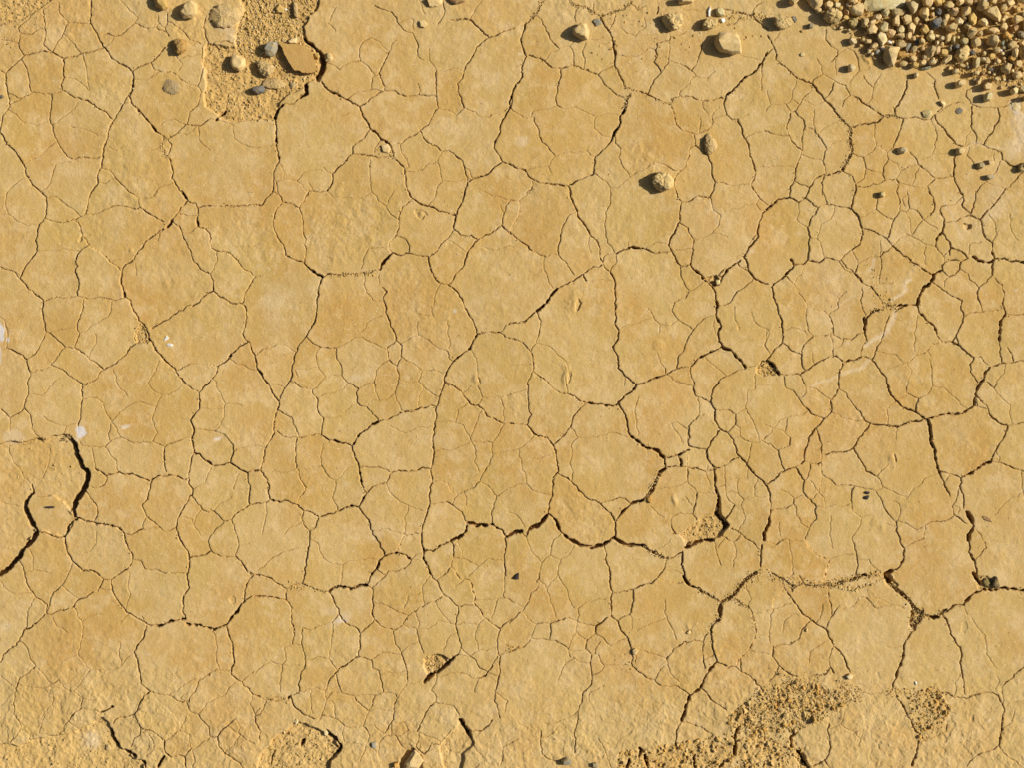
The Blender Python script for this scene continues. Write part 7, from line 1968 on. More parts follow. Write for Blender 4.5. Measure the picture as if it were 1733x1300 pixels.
for wd, st, pts in SCRAPES:
    q = jag(np.array(pts, float), 1); d = np.hypot(*(q[1:] - q[:-1]).T); s = np.concatenate([[0], np.cumsum(d)])
    t = np.arange(0, s[-1], 1.); x = np.interp(t, s, q[:, 0]); y = np.interp(t, s, q[:, 1])
    ix = np.searchsorted(AX, x); iy = np.searchsorted(AY, y); K = int(wd) + 2
    for oy in range(-K, K+1):
        for ox in range(-K, K+1):
            jx, jy = np.clip(ix+ox, 0, NX-1), np.clip(iy+oy, 0, NY-1)
            f = st * np.clip(1.2 - np.hypot(AX[jx]-x, AY[jy]-y) / wd, 0, 1)
            np.maximum.at(pale, (jy, jx), f.astype(np.float32))
C4[..., 2] = pale
C4[..., 3] = np.clip(rough, 0, 1)
T4 = np.zeros((NY, NX, 4), np.float32); T4[..., 0] = TONE; T4[..., 1] = np.clip(RIM * 3, 0, 1); T4[..., 3] = np.clip(Gs - .7, 0, 1)
for x, y, rx, ry, s_ in CRUST:
    q = np.hypot((XX - x)/rx, (YY - y)/ry) + .3 * JIT[1] + .12 * TOOTH
    T4[..., 2] = np.maximum(T4[..., 2], s_ * np.clip((1.2 - q) * 3, 0, 1))

me = bpy.data.meshes.new("ground")
nv = NX * NY; me.vertices.add(nv)
V = np.empty((NY, NX, 3), np.float32); V[..., 0] = XX * MM; V[..., 1] = YY * MM; V[..., 2] = Hm * MM
me.vertices.foreach_set("co", V.ravel()); del V
I = np.arange(nv, dtype=np.int32).reshape(NY, NX)
Q = np.stack([I[:-1, :-1], I[:-1, 1:], I[1:, 1:], I[1:, :-1]], -1).reshape(-1)
nf = (NX - 1) * (NY - 1); me.loops.add(nf * 4); me.polygons.add(nf)
me.loops.foreach_set("vertex_index", Q); me.polygons.foreach_set("loop_start", np.arange(0, nf*4, 4, dtype=np.int32))
me.update(calc_edges=True)
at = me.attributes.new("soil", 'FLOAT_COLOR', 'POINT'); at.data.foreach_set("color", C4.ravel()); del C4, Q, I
at = me.attributes.new("plate", 'FLOAT_COLOR', 'POINT'); at.data.foreach_set("color", T4.ravel()); del T4
me.polygons.foreach_set("use_smooth", np.ones(nf, bool))
ground = bpy.data.objects.new("ground", me); sc.collection.objects.link(ground); ground['kind'] = 'structure'

# ---------------------------------------------------------------- materials
def new_mat(name, rough_=.9, spec=.25):
    m = bpy.data.materials.new(name); m.use_nodes = True; b = m.node_tree.nodes["Principled BSDF"]
    b.inputs["Roughness"].default_value = rough_; b.inputs["Specular IOR Level"].default_value = spec
    return m, m.node_tree, b
def nnode(t, kind, **kw):
    n = t.nodes.new(kind)
    for k, v in kw.items(): setattr(n, k, v)
    return n
def mixc(t, fac, a, b, mode='MIX'):
    n = t.nodes.new("ShaderNodeMix"); n.data_type = 'RGBA'; n.blend_type = mode
    for s, v in ((0, fac), (6, a), (7, b)):
        if isinstance(v, bpy.types.NodeSocket): t.links.new(v, n.inputs[s])
        else: n.inputs[s].default_value = v if s == 0 else (*v, 1)
    return n.outputs[2]
def tex(t, vec, scale, detail=3, rough_=.55, lo=.35, hi=.65):
    n = t.nodes.new("ShaderNodeTexNoise"); n.inputs["Scale"].default_value = scale; n.inputs["Detail"].default_value = detail
    n.inputs["Roughness"].default_value = rough_; t.links.new(vec, n.inputs["Vector"])
    r = t.nodes.new("ShaderNodeMapRange"); r.inputs[1].default_value = lo; r.inputs[2].default_value = hi
    t.links.new(n.outputs[0], r.inputs[0]); return r.outputs[0]
def mth(t, op, a, b=0.0):
    n = t.nodes.new("ShaderNodeMath"); n.operation = op
    for s, v in ((0, a), (1, b)):
        if isinstance(v, bpy.types.NodeSocket): t.links.new(v, n.inputs[s])
        else: n.inputs[s].default_value = v
    return n.outputs[0]

CLAY   = (0.448, 0.304, 0.096)
CLAY_O = (0.446, 0.262, 0.074)
CLAY_P = (0.490, 0.356, 0.152)
CLAY_W = (0.580, 0.430, 0.220)
CLAY_Y = (0.450, 0.300, 0.085)
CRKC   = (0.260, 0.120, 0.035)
GRITC  = (0.500, 0.320, 0.105)
PALEC  = (0.640, 0.520, 0.360)

m, t, b = new_mat("dry_clay", .92, .18)
g = nnode(t, "ShaderNodeNewGeometry"); P = g.outputs["Position"]
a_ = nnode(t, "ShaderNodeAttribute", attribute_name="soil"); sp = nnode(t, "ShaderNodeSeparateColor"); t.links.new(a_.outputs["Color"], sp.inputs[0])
c = mixc(t, mth(t, 'MULTIPLY', tex(t, P, 5.5, 5, .6, .4, .62), .95), CLAY, CLAY_O)
c = mixc(t, mth(t, 'MULTIPLY', tex(t, P, 9, 6, .68, .44, .66), .85), c, CLAY_P)
c = mixc(t, mth(t, 'MULTIPLY', tex(t, P, 26, 7, .76, .49, .60), .62), c, CLAY_W)
c = mixc(t, mth(t, 'MULTIPLY', tex(t, P, 16, 3, .6, .52, .75), .5), c, CLAY_Y)
pa = nnode(t, "ShaderNodeAttribute", attribute_name="plate"); ps = nnode(t, "ShaderNodeSeparateColor"); t.links.new(pa.outputs["Color"], ps.inputs[0])
c = mixc(t, mth(t, 'MULTIPLY', a_.outputs["Alpha"], .45), c, CLAY_P)
c = mixc(t, mth(t, 'MULTIPLY', mth(t, 'GREATER_THAN', ps.outputs[0], .5), mth(t, 'MULTIPLY', mth(t, 'SUBTRACT', ps.outputs[0], .5), .4)), c, CLAY_W)
c = mixc(t, mth(t, 'MULTIPLY', mth(t, 'LESS_THAN', ps.outputs[0], .35), mth(t, 'MULTIPLY', mth(t, 'SUBTRACT', .4, ps.outputs[0]), .6)), c, CLAY_O)
c = mixc(t, mth(t, 'MULTIPLY', ps.outputs[1], mth(t, 'MULTIPLY', tex(t, P, 60, 4, .6, .4, .6), .45)), c, CLAY_P)
c = mixc(t, mth(t, 'MULTIPLY', tex(t, P, 420, 3, .7, .3, .7), .35), c, (0.400, 0.235, 0.070))
spk = tex(t, P, 230, 2, .5, .66, .72)
c = mixc(t, mth(t, 'MULTIPLY', spk, .5), c, (0.62, .48, .28))
dk = tex(t, P, 170, 2, .5, .70, .75)
c = mixc(t, mth(t, 'MULTIPLY', dk, .55), c, (0.22, .13, .05))
c = mixc(t, mth(t, 'MULTIPLY', sp.outputs[1], .6), c, GRITC)
c = mixc(t, mth(t, 'MULTIPLY', pa.outputs['Alpha'], .6), c, (.37, .205, .050))
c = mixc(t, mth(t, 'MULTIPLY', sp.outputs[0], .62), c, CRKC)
c = mixc(t, sp.outputs[2], c, PALEC)
c = mixc(t, mth(t, 'MULTIPLY', ps.outputs[2], .85), c, (.54, .51, .50))
# far from the patch the mesh is coarse: cell-edge crack lines continue in the soil colour and bump
ln = nnode(t, "ShaderNodeVectorMath", operation='LENGTH'); t.links.new(P, ln.inputs[0])
fr = nnode(t, "ShaderNodeMapRange"); fr.inputs[1].default_value = 1.5; fr.inputs[2].default_value = 1.9; t.links.new(ln.outputs["Value"], fr.inputs[0])
vo = nnode(t, "ShaderNodeTexVoronoi", feature='DISTANCE_TO_EDGE'); vo.inputs["Scale"].default_value = 9; t.links.new(P, vo.inputs["Vector"])
vr = nnode(t, "ShaderNodeMapRange"); vr.inputs[1].default_value = .03; vr.inputs[2].default_value = .01; t.links.new(vo.outputs["Distance"], vr.inputs[0])
fm = mth(t, 'MULTIPLY', vr.outputs[0], fr.outputs[0])
c = mixc(t, mth(t, 'MULTIPLY', fm, .8), c, CRKC)
t.links.new(c, b.inputs["Base Color"])
h = mth(t, 'ADD', mth(t, 'MULTIPLY', tex(t, P, 330, 4, .65, .2, .8), .5), mth(t, 'MULTIPLY', tex(t, P, 1100, 2, .6, .2, .8), .22))
h = mth(t, 'ADD', h, mth(t, 'MULTIPLY', tex(t, P, 95, 4, .6, .2, .8), .6))
h = mth(t, 'SUBTRACT', h, mth(t, 'MULTIPLY', fm, 6.))
bp = nnode(t, "ShaderNodeBump"); bp.inputs["Strength"].default_value = .8; bp.inputs["Distance"].default_value = .001
t.links.new(h, bp.inputs["Height"]); t.links.new(bp.outputs[0], b.inputs["Normal"])
me.materials.append(m)

COL = {  # real-world colours of the stone kinds
 't': (.530, .385, .178), 'c': (.470, .325, .140), 'C': (.500, .360, .150), 'k': (.520, .350, .165), 'K': (.500, .350, .155), 'p': (.620, .500, .270),
 'v': (.420, .355, .175), 'V': (.270, .210, .080), 'y': (.480, .310, .085), 'o': (.480, .250, .045), 'O': (.420, .230, .055),
 'g': (.200, .195, .150), 'G': (.330, .235, .120), 'd': (.085, .088, .090), 'b': (.270, .140, .060), 'w': (.720, .680, .600),
 'e': (.150, .180, .140), 'x': (.022, .016, .012), 'X': (.160, .130, .040), 'M': (.055, .042, .022)}
WORD = {'t': 'tan', 'c': 'tan', 'C': 'tan rough', 'k': 'pinkish', 'K': 'pale', 'p': 'cream', 'v': 'olive', 'V': 'dark olive', 'y': 'ochre yellow', 'o': 'orange',
 'O': 'orange', 'g': 'grey', 'G': 'grey', 'd': 'dark blue', 'b': 'brown', 'w': 'white', 'e': 'teal grey', 'x': 'dark', 'M': 'dark brown', 'X': 'olive'}
MAT = {}
def stone_mat(k):
    if k in MAT: return MAT[k]
    base = COL[k]
    m, t, b = new_mat("stone_" + WORD[k].replace(' ', '_') + ("_clod" if k in 'cCOGVXKM' else ""), .8, .3)
    if k in 'wve': b.inputs["Roughness"].default_value = .45
    tc = nnode(t, "ShaderNodeTexCoord"); oi = nnode(t, "ShaderNodeObjectInfo")
    ad = nnode(t, "ShaderNodeVectorMath", operation='ADD'); t.links.new(tc.outputs["Object"], ad.inputs[0])
    cm = nnode(t, "ShaderNodeCombineXYZ"); t.links.new(oi.outputs["Random"], cm.inputs[0]); t.links.new(oi.outputs["Random"], cm.inputs[1])
    t.links.new(cm.outputs[0], ad.inputs[1]); P = ad.outputs[0]
    dark = tuple(v * .72 for v in base); lite = tuple(min(.85, v * 1.22 + .015) for v in base)
    c = mixc(t, tex(t, P, 120, 4, .6), base, lite)
    c = mixc(t, mth(t, 'MULTIPLY', tex(t, P, 60, 3, .6, .45, .7), .6), c, dark)
    c = mixc(t, mth(t, 'MULTIPLY', tex(t, P, 650, 2, .6, .55, .7), .35), c, dark)
    if k not in 'xw': c = mixc(t, mth(t, 'MULTIPLY', tex(t, P, 90, 3, .6, .38, .62), .25 if k == 'd' else .6), c, CLAY)
    hs = nnode(t, "ShaderNodeHueSaturation"); t.links.new(c, hs.inputs["Color"])
    v = nnode(t, "ShaderNodeMapRange"); v.inputs[3].default_value = .82; v.inputs[4].default_value = 1.15
    t.links.new(oi.outputs["Random"], v.inputs[0]); t.links.new(v.outputs[0], hs.inputs["Value"])
    t.links.new(hs.outputs[0], b.inputs["Base Color"])
    big = k in 'cCOGVXKM'
    h = mth(t, 'ADD', tex(t, P, 260, 5, .65, .2, .8), mth(t, 'MULTIPLY', tex(t, P, 900, 2, .6, .2, .8), .35))
    bp = nnode(t, "ShaderNodeBump"); bp.inputs["Strength"].default_value = .8 if big else .5; bp.inputs["Distance"].default_value = .002 if big else .0011
    t.links.new(h, bp.inputs["Height"]); t.links.new(bp.outputs[0], b.inputs["Normal"])
    MAT[k] = m; return m

# ---------------------------------------------------------------- stones
ICO = {}
def ico(n):
    if n not in ICO:
        bm = bmesh.new(); bmesh.ops.create_icosphere(bm, subdivisions=n, radius=1)
        v = np.array([q.co[:] for q in bm.verts]); f = [tuple(q.index for q in p.verts) for p in bm.faces]; bm.free()
        ICO[n] = (v / np.linalg.norm(v, axis=1)[:, None], f)
    return ICO[n]

def rock_shape(poly, h, r, p=15, amp=.025, sub=3, rug=0, tilt=(12, 38)):
    """angular rock: support planes from the footprint's sides plus tilted top facets"""
    poly = np.array(poly, float)
    A = poly; B = np.roll(poly, -1, 0)
    area = .5 * np.sum(A[:, 0]*B[:, 1] - B[:, 0]*A[:, 1])
    if area < 0: A = A[::-1]; B = np.roll(A, -1, 0)
    V_, F = ico(sub); planes = []
    for a, b in zip(A, B):
        e = b - a; L = np.hypot(*e)
        if L < 1e-6: continue
        n = np.array([e[1], -e[0]]) / L; d = max(float(n @ a), .15 * h, .6)
        t_ = R(r.choice((r.uniform(4, 16), r.uniform(4, 16), r.uniform(25, 48)))); planes.append((n[0]*math.cos(t_), n[1]*math.cos(t_), math.sin(t_), d * math.cos(t_) + .0))
        t_ = R(r.uniform(5, 20)); planes.append((n[0]*math.cos(t_), n[1]*math.cos(t_), -math.sin(t_), d * math.cos(t_)))
    top = h * .62
    a0 = r.uniform(0, 6.28)
    for k in range(3):
        s = r.uniform(.04, .34); aa = a0 + k * 2.1
        q = np.array([math.cos(aa)*s, math.sin(aa)*s, 1.]); q /= np.linalg.norm(q)
        planes.append((*q, top * r.uniform(.9, 1.02)))
    planes.append((0, 0, -1, h * .6))
    Pn = np.array(planes); dots = np.maximum(V_ @ Pn[:, :3].T, 0) / Pn[:, 3]
    rad = (dots ** p).sum(1) ** (-1 / p) * 1.03
    w_ = np.zeros(len(V_))
    for k in range(14):
        f = r.uniform(2, 7) if k < 7 else r.uniform(7, 16); d = np.array([r.gauss(0, 1) for _ in range(3)]); d *= f / np.linalg.norm(d)
        w_ += np.sin(V_ @ d + r.uniform(0, 6.28)) * (1 if k < 7 else .5)
    rad *= 1 + amp * w_ / 2.2
    if rug:
        for i, v in enumerate(V_):
            rad[i] *= 1 + rug * mnoise.noise((v[0]*4.5 + SEED[0], v[1]*4.5, v[2]*4.5)) + rug * .6 * mnoise.noise((v[0]*11 + SEED[0], v[1]*11, v[2]*11))
    O_ = V_ * rad[:, None]
    for ax_ in (0, 1):        # keep the footprint's size
        lo, hi = poly[:, ax_].min(), poly[:, ax_].max(); a, b = O_[:, ax_].min(), O_[:, ax_].max()
        O_[:, ax_] = (O_[:, ax_] - a) * ((hi - lo) / (b - a)) + lo
    O_[:, 2] *= (h * .62) / O_[:, 2].max()
    return O_, F
def hull_shape(poly, h, r, rough_=.03, detail=0):
    poly = np.array(poly, float); bm = bmesh.new(); pts = []
    for x, y in poly:
        pts.append((x*r.uniform(.97, 1.), y*r.uniform(.97, 1.), h*r.uniform(.0, .28)))
    k_ = r.uniform(.55, .82); sx, sy = r.uniform(-.12, .12) * np.ptp(poly[:, 0]), r.uniform(-.12, .12) * np.ptp(poly[:, 1]); tx, ty = r.gauss(0, .16), r.gauss(0, .16)
    for x, y in poly:
        q = k_ * r.uniform(.8, 1.1); X, Y = x*q + sx, y*q + sy
        pts.append((X, Y, h*.62 + (X*tx + Y*ty) * .6 - r.uniform(0, .10)*h))
    for x, y in poly: pts.append((x*.8, y*.8, -h*.42))
    for p in pts: bm.verts.new(p)
    bmesh.ops.convex_hull(bm, input=bm.verts[:])
    for v in [v for v in bm.verts if not v.link_faces]: bm.verts.remove(v)
    size = max(np.ptp(poly[:, 0]), np.ptp(poly[:, 1]))
    bmesh.ops.bevel(bm, geom=bm.edges[:], offset=.026*size, segments=1, affect='EDGES', clamp_overlap=True)
    bmesh.ops.triangulate(bm, faces=bm.faces[:])
    if detail:
        bmesh.ops.subdivide_edges(bm, edges=[e for e in bm.edges if e.calc_length() > .14*size], cuts=2, use_grid_fill=True)
        bmesh.ops.triangulate(bm, faces=bm.faces[:])
    o_ = r.uniform(0, 60); bm.normal_update()
    lim = np.abs(poly).max() * 1.25
    for v in bm.verts:
        v.co.x = max(-lim, min(lim, v.co.x)); v.co.y = max(-lim, min(lim, v.co.y)); v.co.z = max(-h, min(h, v.co.z))
        c_ = v.co / size; n_ = mnoise.noise((c_.x*5 + o_, c_.y*5, c_.z*5)) + .5*mnoise.noise((c_.x*13 + o_, c_.y*13, c_.z*13))
        v.co += (v.normal if v.normal.length < 1.01 else v.normal * 0) * n_ * rough_ * size
    V_ = np.array([v.co[:] for v in bm.verts]); bm.verts.index_update(); F = [tuple(v.index for v in f.verts) for f in bm.faces]; bm.free()
    return V_, F
SEED = [0.]

def add_rock(name, k, poly, h, label, cat, group=None, zoff=0., sub=3, rounded=False, sink=.18):
    r = random.Random(int(abs(poly[0][0] * 131 + poly[0][1] * 17 + h * 7)) + 3); SEED[0] = r.uniform(0, 50)
    P_ = np.array(poly, float); c = P_.mean(0)
    clod = k in 'CcOGVXKM'
    sh, F = rock_shape(P_ - c, h, r, p=9 if clod else (14 if rounded else 60), amp=.05 if clod else (.035 if rounded else .022), sub=4 if (clod and sub == 3) else sub, rug=.2 if clod else 0)
    if not clod and not rounded and h > 3.5:
        A = P_ - c; sz = np.ptp(A, 0).max(); sh, F = hull_shape(A, h, r, .035, detail=sz > 13)
    hs = height(np.append(P_[:, 0], c[0]), np.append(P_[:, 1], c[1]))
    z = float(np.median(hs)) + zoff
    sh = sh.copy(); sh[:, 2] += h * (.38 - (.06 if h > 7.5 else sink))       # base of the stone at the object's origin
    me = bpy.data.meshes.new(name); me.from_pydata((sh * MM).tolist(), [], F)
    me.polygons.foreach_set("use_smooth", np.ones(len(me.polygons), bool))
    me.materials.append(stone_mat(k)); me.update()
    try: me.set_sharp_from_angle(angle=R(24 if not clod else 60))
    except Exception: pass
    o = bpy.data.objects.new(name, me); o.location = (c[0]*MM, c[1]*MM, z*MM); sc.collection.objects.link(o)
    tag(o, label, cat, group); return o

def ell(x, y, wd, hh, rot, r):
    n = r.choice((5, 6, 6, 7)); a0 = r.uniform(0, 6.28); out = []
    for i in range(n):
        a = a0 + (i + r.uniform(-.28, .28)) * 2 * math.pi / n
        u, v = math.cos(a) * wd * .6, math.sin(a) * hh * .6
        out.append((x + u*math.cos(rot) - v*math.sin(rot), y + u*math.sin(rot) + v*math.cos(rot)))
    return out

LAND = [("the biggest dark blue stone", -866.5+1553+27, 650-41), ("the largest cream wedge stone", -866.5+1553+122, 650-26),
 ("the long crumbly clod", -866.5+1553+72, 650-94), ("the big flat-topped stone", -866.5+1373+134, 650-96), ("the wide greenish slab", -866.5+1373+125, 650-6),
 ("the big crumbly clod", -866.5+1373+36, 650-29), ("the cream five-sided stone", -866.5+1373+116, 650-68), ("the cream stone on the slab", -866.5+1373+167, 650-15),
 ("the pale upright stone", -866.5+1553+178, 650-45), ("the square cream stone", -866.5+1553+145, 650-117), ("the pale oval stone", -866.5+1553+107, 650-42),
 ("the greenish lens-shaped stone", -866.5+1553+67, 650-38), ("the blocky olive stone", -866.5+1553+116, 650-165), ("the tan lone lump", -866.5+1553+70, 650-143)]
DIRS = ["right of", "above and right of", "above", "above and left of", "left of", "below and left of", "below", "below and right of"]
auto = {}
def autolabel(rec):
    x, y, k, size, rounded = rec
    L = min(LAND, key=lambda q: math.hypot(q[1]-x, q[2]-y)); d = math.hypot(L[1]-x, L[2]-y)
    di = DIRS[int(round(math.degrees(math.atan2(y-L[2], x-L[1])) / 45)) % 8]
    sz = 'tiny' if size < 6.5 else 'small' if size < 10.5 else 'mid-sized'
    return (f"{sz} {WORD[k]} {'rounded' if rounded else 'angular'} pebble", di, L[0]), d
pend = []; occupied = []
CATS = {'stone': 'stone', 'pebble': 'pebble', 'soil_clod': 'clod of soil', 'quartz_chip': 'quartz chip', 'slab': 'slab', 'mud_piece': 'mud piece',
        'seed_husk': 'husk', 'wood_splinter': 'splinter', 'dropping': 'dropping', 'shell_flake': 'shell flake', 'moss_lump': 'moss'}
GRP = "stones and pebbles on the cracked mud"; GRPH = "stones and pebbles of the gravel heap"
hp = np.array(HEAP)
def in_heap(x, y):
    ins = False; n = len(hp)
    for i in range(n):
        xa, ya = hp[i]; xb, yb = hp[(i+1) % n]
        if (ya > y) != (yb > y) and x < (xb-xa)*(y-ya)/(yb-ya)+xa: ins = not ins
    return ins
spare = {'pebble': ["tiny pebble beside an embedded ring mark, upper left of the middle", "tiny grey crumb right of the curled mud piece at the bottom edge",
    "tiny pebble on bare mud above a dotted crack, lower right of the middle", "tiny white speck of quartz above a rough brown patch, lower right", "tiny pebble just below a branching crack, lower right"]}
for ln in STONES.strip().splitlines():
    f = ln.split('|'); hd = f[0].split(); kind, k, h = hd[0], hd[1], float(hd[2]); h *= 1.2 if h > 5.5 else 1; nums = list(map(float, hd[3:]))
    if kind == 'e':
        x, y, wd, hh, rot = nums; r = random.Random(int(x*13 + y*7)); poly = ell(x, y, wd, hh, R(-rot), r); size = max(wd, hh)
    else:
        poly = list(zip(nums[::2], nums[1::2])); x, y = np.mean(poly, 0); size = max(np.ptp(np.array(poly), 0)); r = random.Random(int(x*13 + y*7))
    occupied.append((x, y, size * .5))
    heap_ = in_heap(x, y); zo = (r.uniform(0, 6) if heap_ else .6)
    if len(f) > 2 and f[1].strip() != '-':
        nm = f[2].strip(); add_rock(nm, k, poly, h, f[1].strip(), CATS[nm], GRPH if heap_ else (GRP if nm in ('stone', 'pebble') else None), zo * .5)
    elif len(f) > 2:
        nm = f[2].strip(); add_rock(nm, k, poly, h, spare['pebble'].pop(0), CATS[nm], GRP, 0, sub=2)
    else:
        pend.append((x, y, k, size, r.random() < .15, poly, h, zo))

# smaller pebbles that fill the heap, individually, until the heap is dense
rr = random.Random(99); tries = 0; fill = 0
x0, x1 = hp[:, 0].min(), min(hp[:, 0].max(), 880); y0, y1 = hp[:, 1].min(), min(hp[:, 1].max(), 662)
while fill < 110 and tries < 20000:
    tries += 1; x, y = rr.uniform(x0, x1), rr.uniform(y0, y1); s = 4.5 + 8 * rr.random()**1.8
    if not in_heap(x, y): continue
    if any((x-a)**2 + (y-b_)**2 < (.8*c_ + .42*s)**2 for a, b_, c_ in occupied): continue
    k = rr.choice('tttttpkyvbogt'); poly = ell(x, y, s, s * rr.uniform(.7, 1.), rr.uniform(0, 3), rr)
    occupied.append((x, y, s*.5)); pend.append((x, y, k, s, rr.random() < .15, poly, s*.9, rr.uniform(-.5, 4))); fill += 1
print("filled", fill, "pending", len(pend))
keys = {}
for q in pend:
    key, d = autolabel(q[:5]); keys.setdefault(key, []).append((d, q))
for key, lst in keys.items():
    lst.sort(key=lambda z: z[0])
    for i, (d, q) in enumerate(lst):
        pos = '' if len(lst) == 1 else (['nearest', 'farthest'] if len(lst) == 2 else ['nearest', 'second nearest', 'farthest'] if len(lst) == 3 else ['nearest', 'second nearest', 'third nearest'] + ['%dth nearest' % n for n in range(4, 20)])[i]
        lab = f"{(pos + ' ') if pos else ''}{key[0]} {key[1]} {key[2]}"
        x, y, k, size, rd, poly, h, zo = q
        add_rock('pebble', k, poly, h, lab, 'pebble', GRPH, zo, sub=2, rounded=rd)

# the big loose plate of dried mud lying in the sandy hollow
def mud_plate(poly, lift, thick, tiltx, tilty):
    """a loose slab: flat jagged top, crumbly broken side"""
    p = np.array(poly, float); c = p.mean(0); q = jag(np.vstack([p, p[:1]]), 1)[:-1] - c
    bm = bmesh.new(); rings = []
    for z, s, jt in ((0, 1., 0), (-.12*thick, 1.012, .2), (-.5*thick, 1.0, .8), (-.95*thick, .95, .9)):
        rings.append([bm.verts.new(((x*s + random.uniform(-jt, jt))*MM, (y*s + random.uniform(-jt, jt))*MM, z*MM)) for x, y in q])
    n = len(q)
    for a, b in zip(rings[:-1], rings[1:]):
        for i in range(n): bm.faces.new((a[i], b[i], b[(i+1) % n], a[(i+1) % n]))
    prev = rings[0]
    for s in (.93, .8, .6, .4, .2):
        ring = [bm.verts.new((x*s*MM, y*s*MM, (.35*(1-s) + .35*mnoise.noise((x*s/9, y*s/9, 3)))*MM)) for x, y in q]
        for i in range(n): bm.faces.new((ring[i], prev[i], prev[(i+1) % n], ring[(i+1) % n]))
        prev = ring
    bm.faces.new(prev[::-1] if False else prev); bm.faces.new(rings[-1][::-1])
    bmesh.ops.recalc_face_normals(bm, faces=bm.faces[:])
    me_ = bpy.data.meshes.new("mud_plate"); bm.to_mesh(me_); bm.free()
    me_.polygons.foreach_set("use_smooth", np.ones(len(me_.polygons), bool)); me_.update()
    try: me_.set_sharp_from_angle(angle=R(50))
    except Exception: pass
    me_.materials.append(bpy.data.materials["dry_clay"])
    o = bpy.data.objects.new("mud_plate", me_); o.location = (c[0]*MM, c[1]*MM, lift*MM); o.rotation_euler = (R(tiltx), R(tilty), 0)
    sc.collection.objects.link(o); return o
PL = [(-395.3, 578.4), (-379.2, 575.0), (-361.9, 575.0), (-348.0, 568.1), (-336.5, 557.7), (-331.3, 543.8), (-329.0, 530.0), (-339.9, 525.9), (-353.8, 526.5), (-366.5, 530.0), (-375.7, 542.7), (-384.9, 558.8)]
gz = float(np.median(height(*np.array(PL).T)))
tag(mud_plate(PL, gz + 12, 12, -2.5, 2.0), "big loose flat plate of dried mud lying in the sandy hollow", "mud plate")

# ---------------------------------------------------------------- grains: uncountable crumbs and grit
def grains(name, pts, label, cat):
    """pts: x, y, z, radius, colour"""
    V0, F0 = ico(1); V0 = np.array(V0); F0 = np.array(F0); n = len(pts); nv0 = len(V0)
    P_ = np.array([q[:4] for q in pts]); Cc = np.array([q[4] for q in pts], np.float32)
    r_ = np.random.default_rng(3)
    sh = V0[None] * (1 + r_.normal(0, .3, (n, nv0, 1)))
    sq = r_.uniform(.65, 1.25, (n, 1, 3)); sh = sh * sq
    an = r_.uniform(0, 6.28, n); c, s = np.cos(an)[:, None], np.sin(an)[:, None]
    X = sh[..., 0]*c - sh[..., 1]*s; Y = sh[..., 0]*s + sh[..., 1]*c
    V_ = np.stack([X, Y, sh[..., 2]], -1) * P_[:, 3][:, None, None] + P_[:, None, :3]
    me_ = bpy.data.meshes.new(name); N_ = n * nv0; me_.vertices.add(N_); me_.vertices.foreach_set("co", (V_ * MM).astype(np.float32).ravel())
    F_ = (F0[None] + (np.arange(n) * nv0)[:, None, None]).reshape(-1, 3); m_ = len(F_)
    me_.loops.add(m_ * 3); me_.polygons.add(m_); me_.loops.foreach_set("vertex_index", F_.ravel().astype(np.int32))
    me_.polygons.foreach_set("loop_start", np.arange(0, m_*3, 3, dtype=np.int32)); me_.update(calc_edges=True)
    me_.polygons.foreach_set("use_smooth", np.zeros(m_, bool))
    a = me_.attributes.new("tint", 'FLOAT_COLOR', 'POINT'); C_ = np.ones((n, nv0, 4), np.float32); C_[..., :3] = Cc[:, None, :]
    a.data.foreach_set("color", C_.ravel()); me_.materials.append(GM)
    o = bpy.data.objects.new(name, me_); sc.collection.objects.link(o); tag(o, label, cat, kind='stuff'); return o
GM, t, b = new_mat("grain", .9, .2)
an = nnode(t, "ShaderNodeAttribute", attribute_name="tint"); t.links.new(an.outputs["Color"], b.inputs["Base Color"])
def tint(pool):
    c = COL[rr.choice(pool)]; c = tuple(.6*a + .4*b_ for a, b_ in zip(c, CLAY)); f = rr.uniform(.72, 1.15); return tuple(min(.8, v*f) for v in c)
def scatter(poly, dens, r0, r1, pool, lift=.3, lim=(885, 668)):
    p = np.array(poly, float); n = len(p); x0, y0 = p.min(0); x1, y1 = p.max(0)
    x0, x1, y0, y1 = max(x0, -lim[0]), min(x1, lim[0]), max(y0, -lim[1]), min(y1, lim[1])
    K = int((x1-x0)*(y1-y0)*dens); X = rng.uniform(x0, x1, K); Y = rng.uniform(y0, y1, K); ins = np.zeros(K, bool)
    for i in range(n):
        xa, ya = p[i]; xb, yb = p[(i+1) % n]
        if ya != yb: ins ^= ((ya > Y) != (yb > Y)) & (X < (xb-xa)*(Y-ya)/(yb-ya)+xa)
    X, Y = X[ins], Y[ins]; Z = height(X, Y)
    rad = r0 + (r1 - r0) * rng.random(len(X)) ** 3.2
    return [(x, y, z + q*rr.uniform(-.25, .45), q, tint(pool)) for x, y, z, q in zip(X, Y, Z, rad)]
G1 = scatter(HEAP, .10, .7, 2.3, 'ttttpkyyco') + scatter([(773.5, 590.0), (873.5, 580.0), (873.5, 500.0), (823.5, 510.0), (773.5, 525.0)], .16, .5, 1.6, 'ttyyco') 
G1 += scatter([(515, 664), (1010, 664), (1010, 700), (930, 735), (700, 740), (600, 700)], .045, 1.5, 7, 'tttpkyvot', lim=(1100, 800)) + scatter([(872, 500), (930, 520), (1010, 610), (1010, 666), (872, 666)], .05, 1.2, 6, 'tttpkyvot', lim=(1100, 800))
grains("gravel_grains", G1, "fine angular grit filling the gaps between the stones of the gravel heap", "gravel")
G2 = []
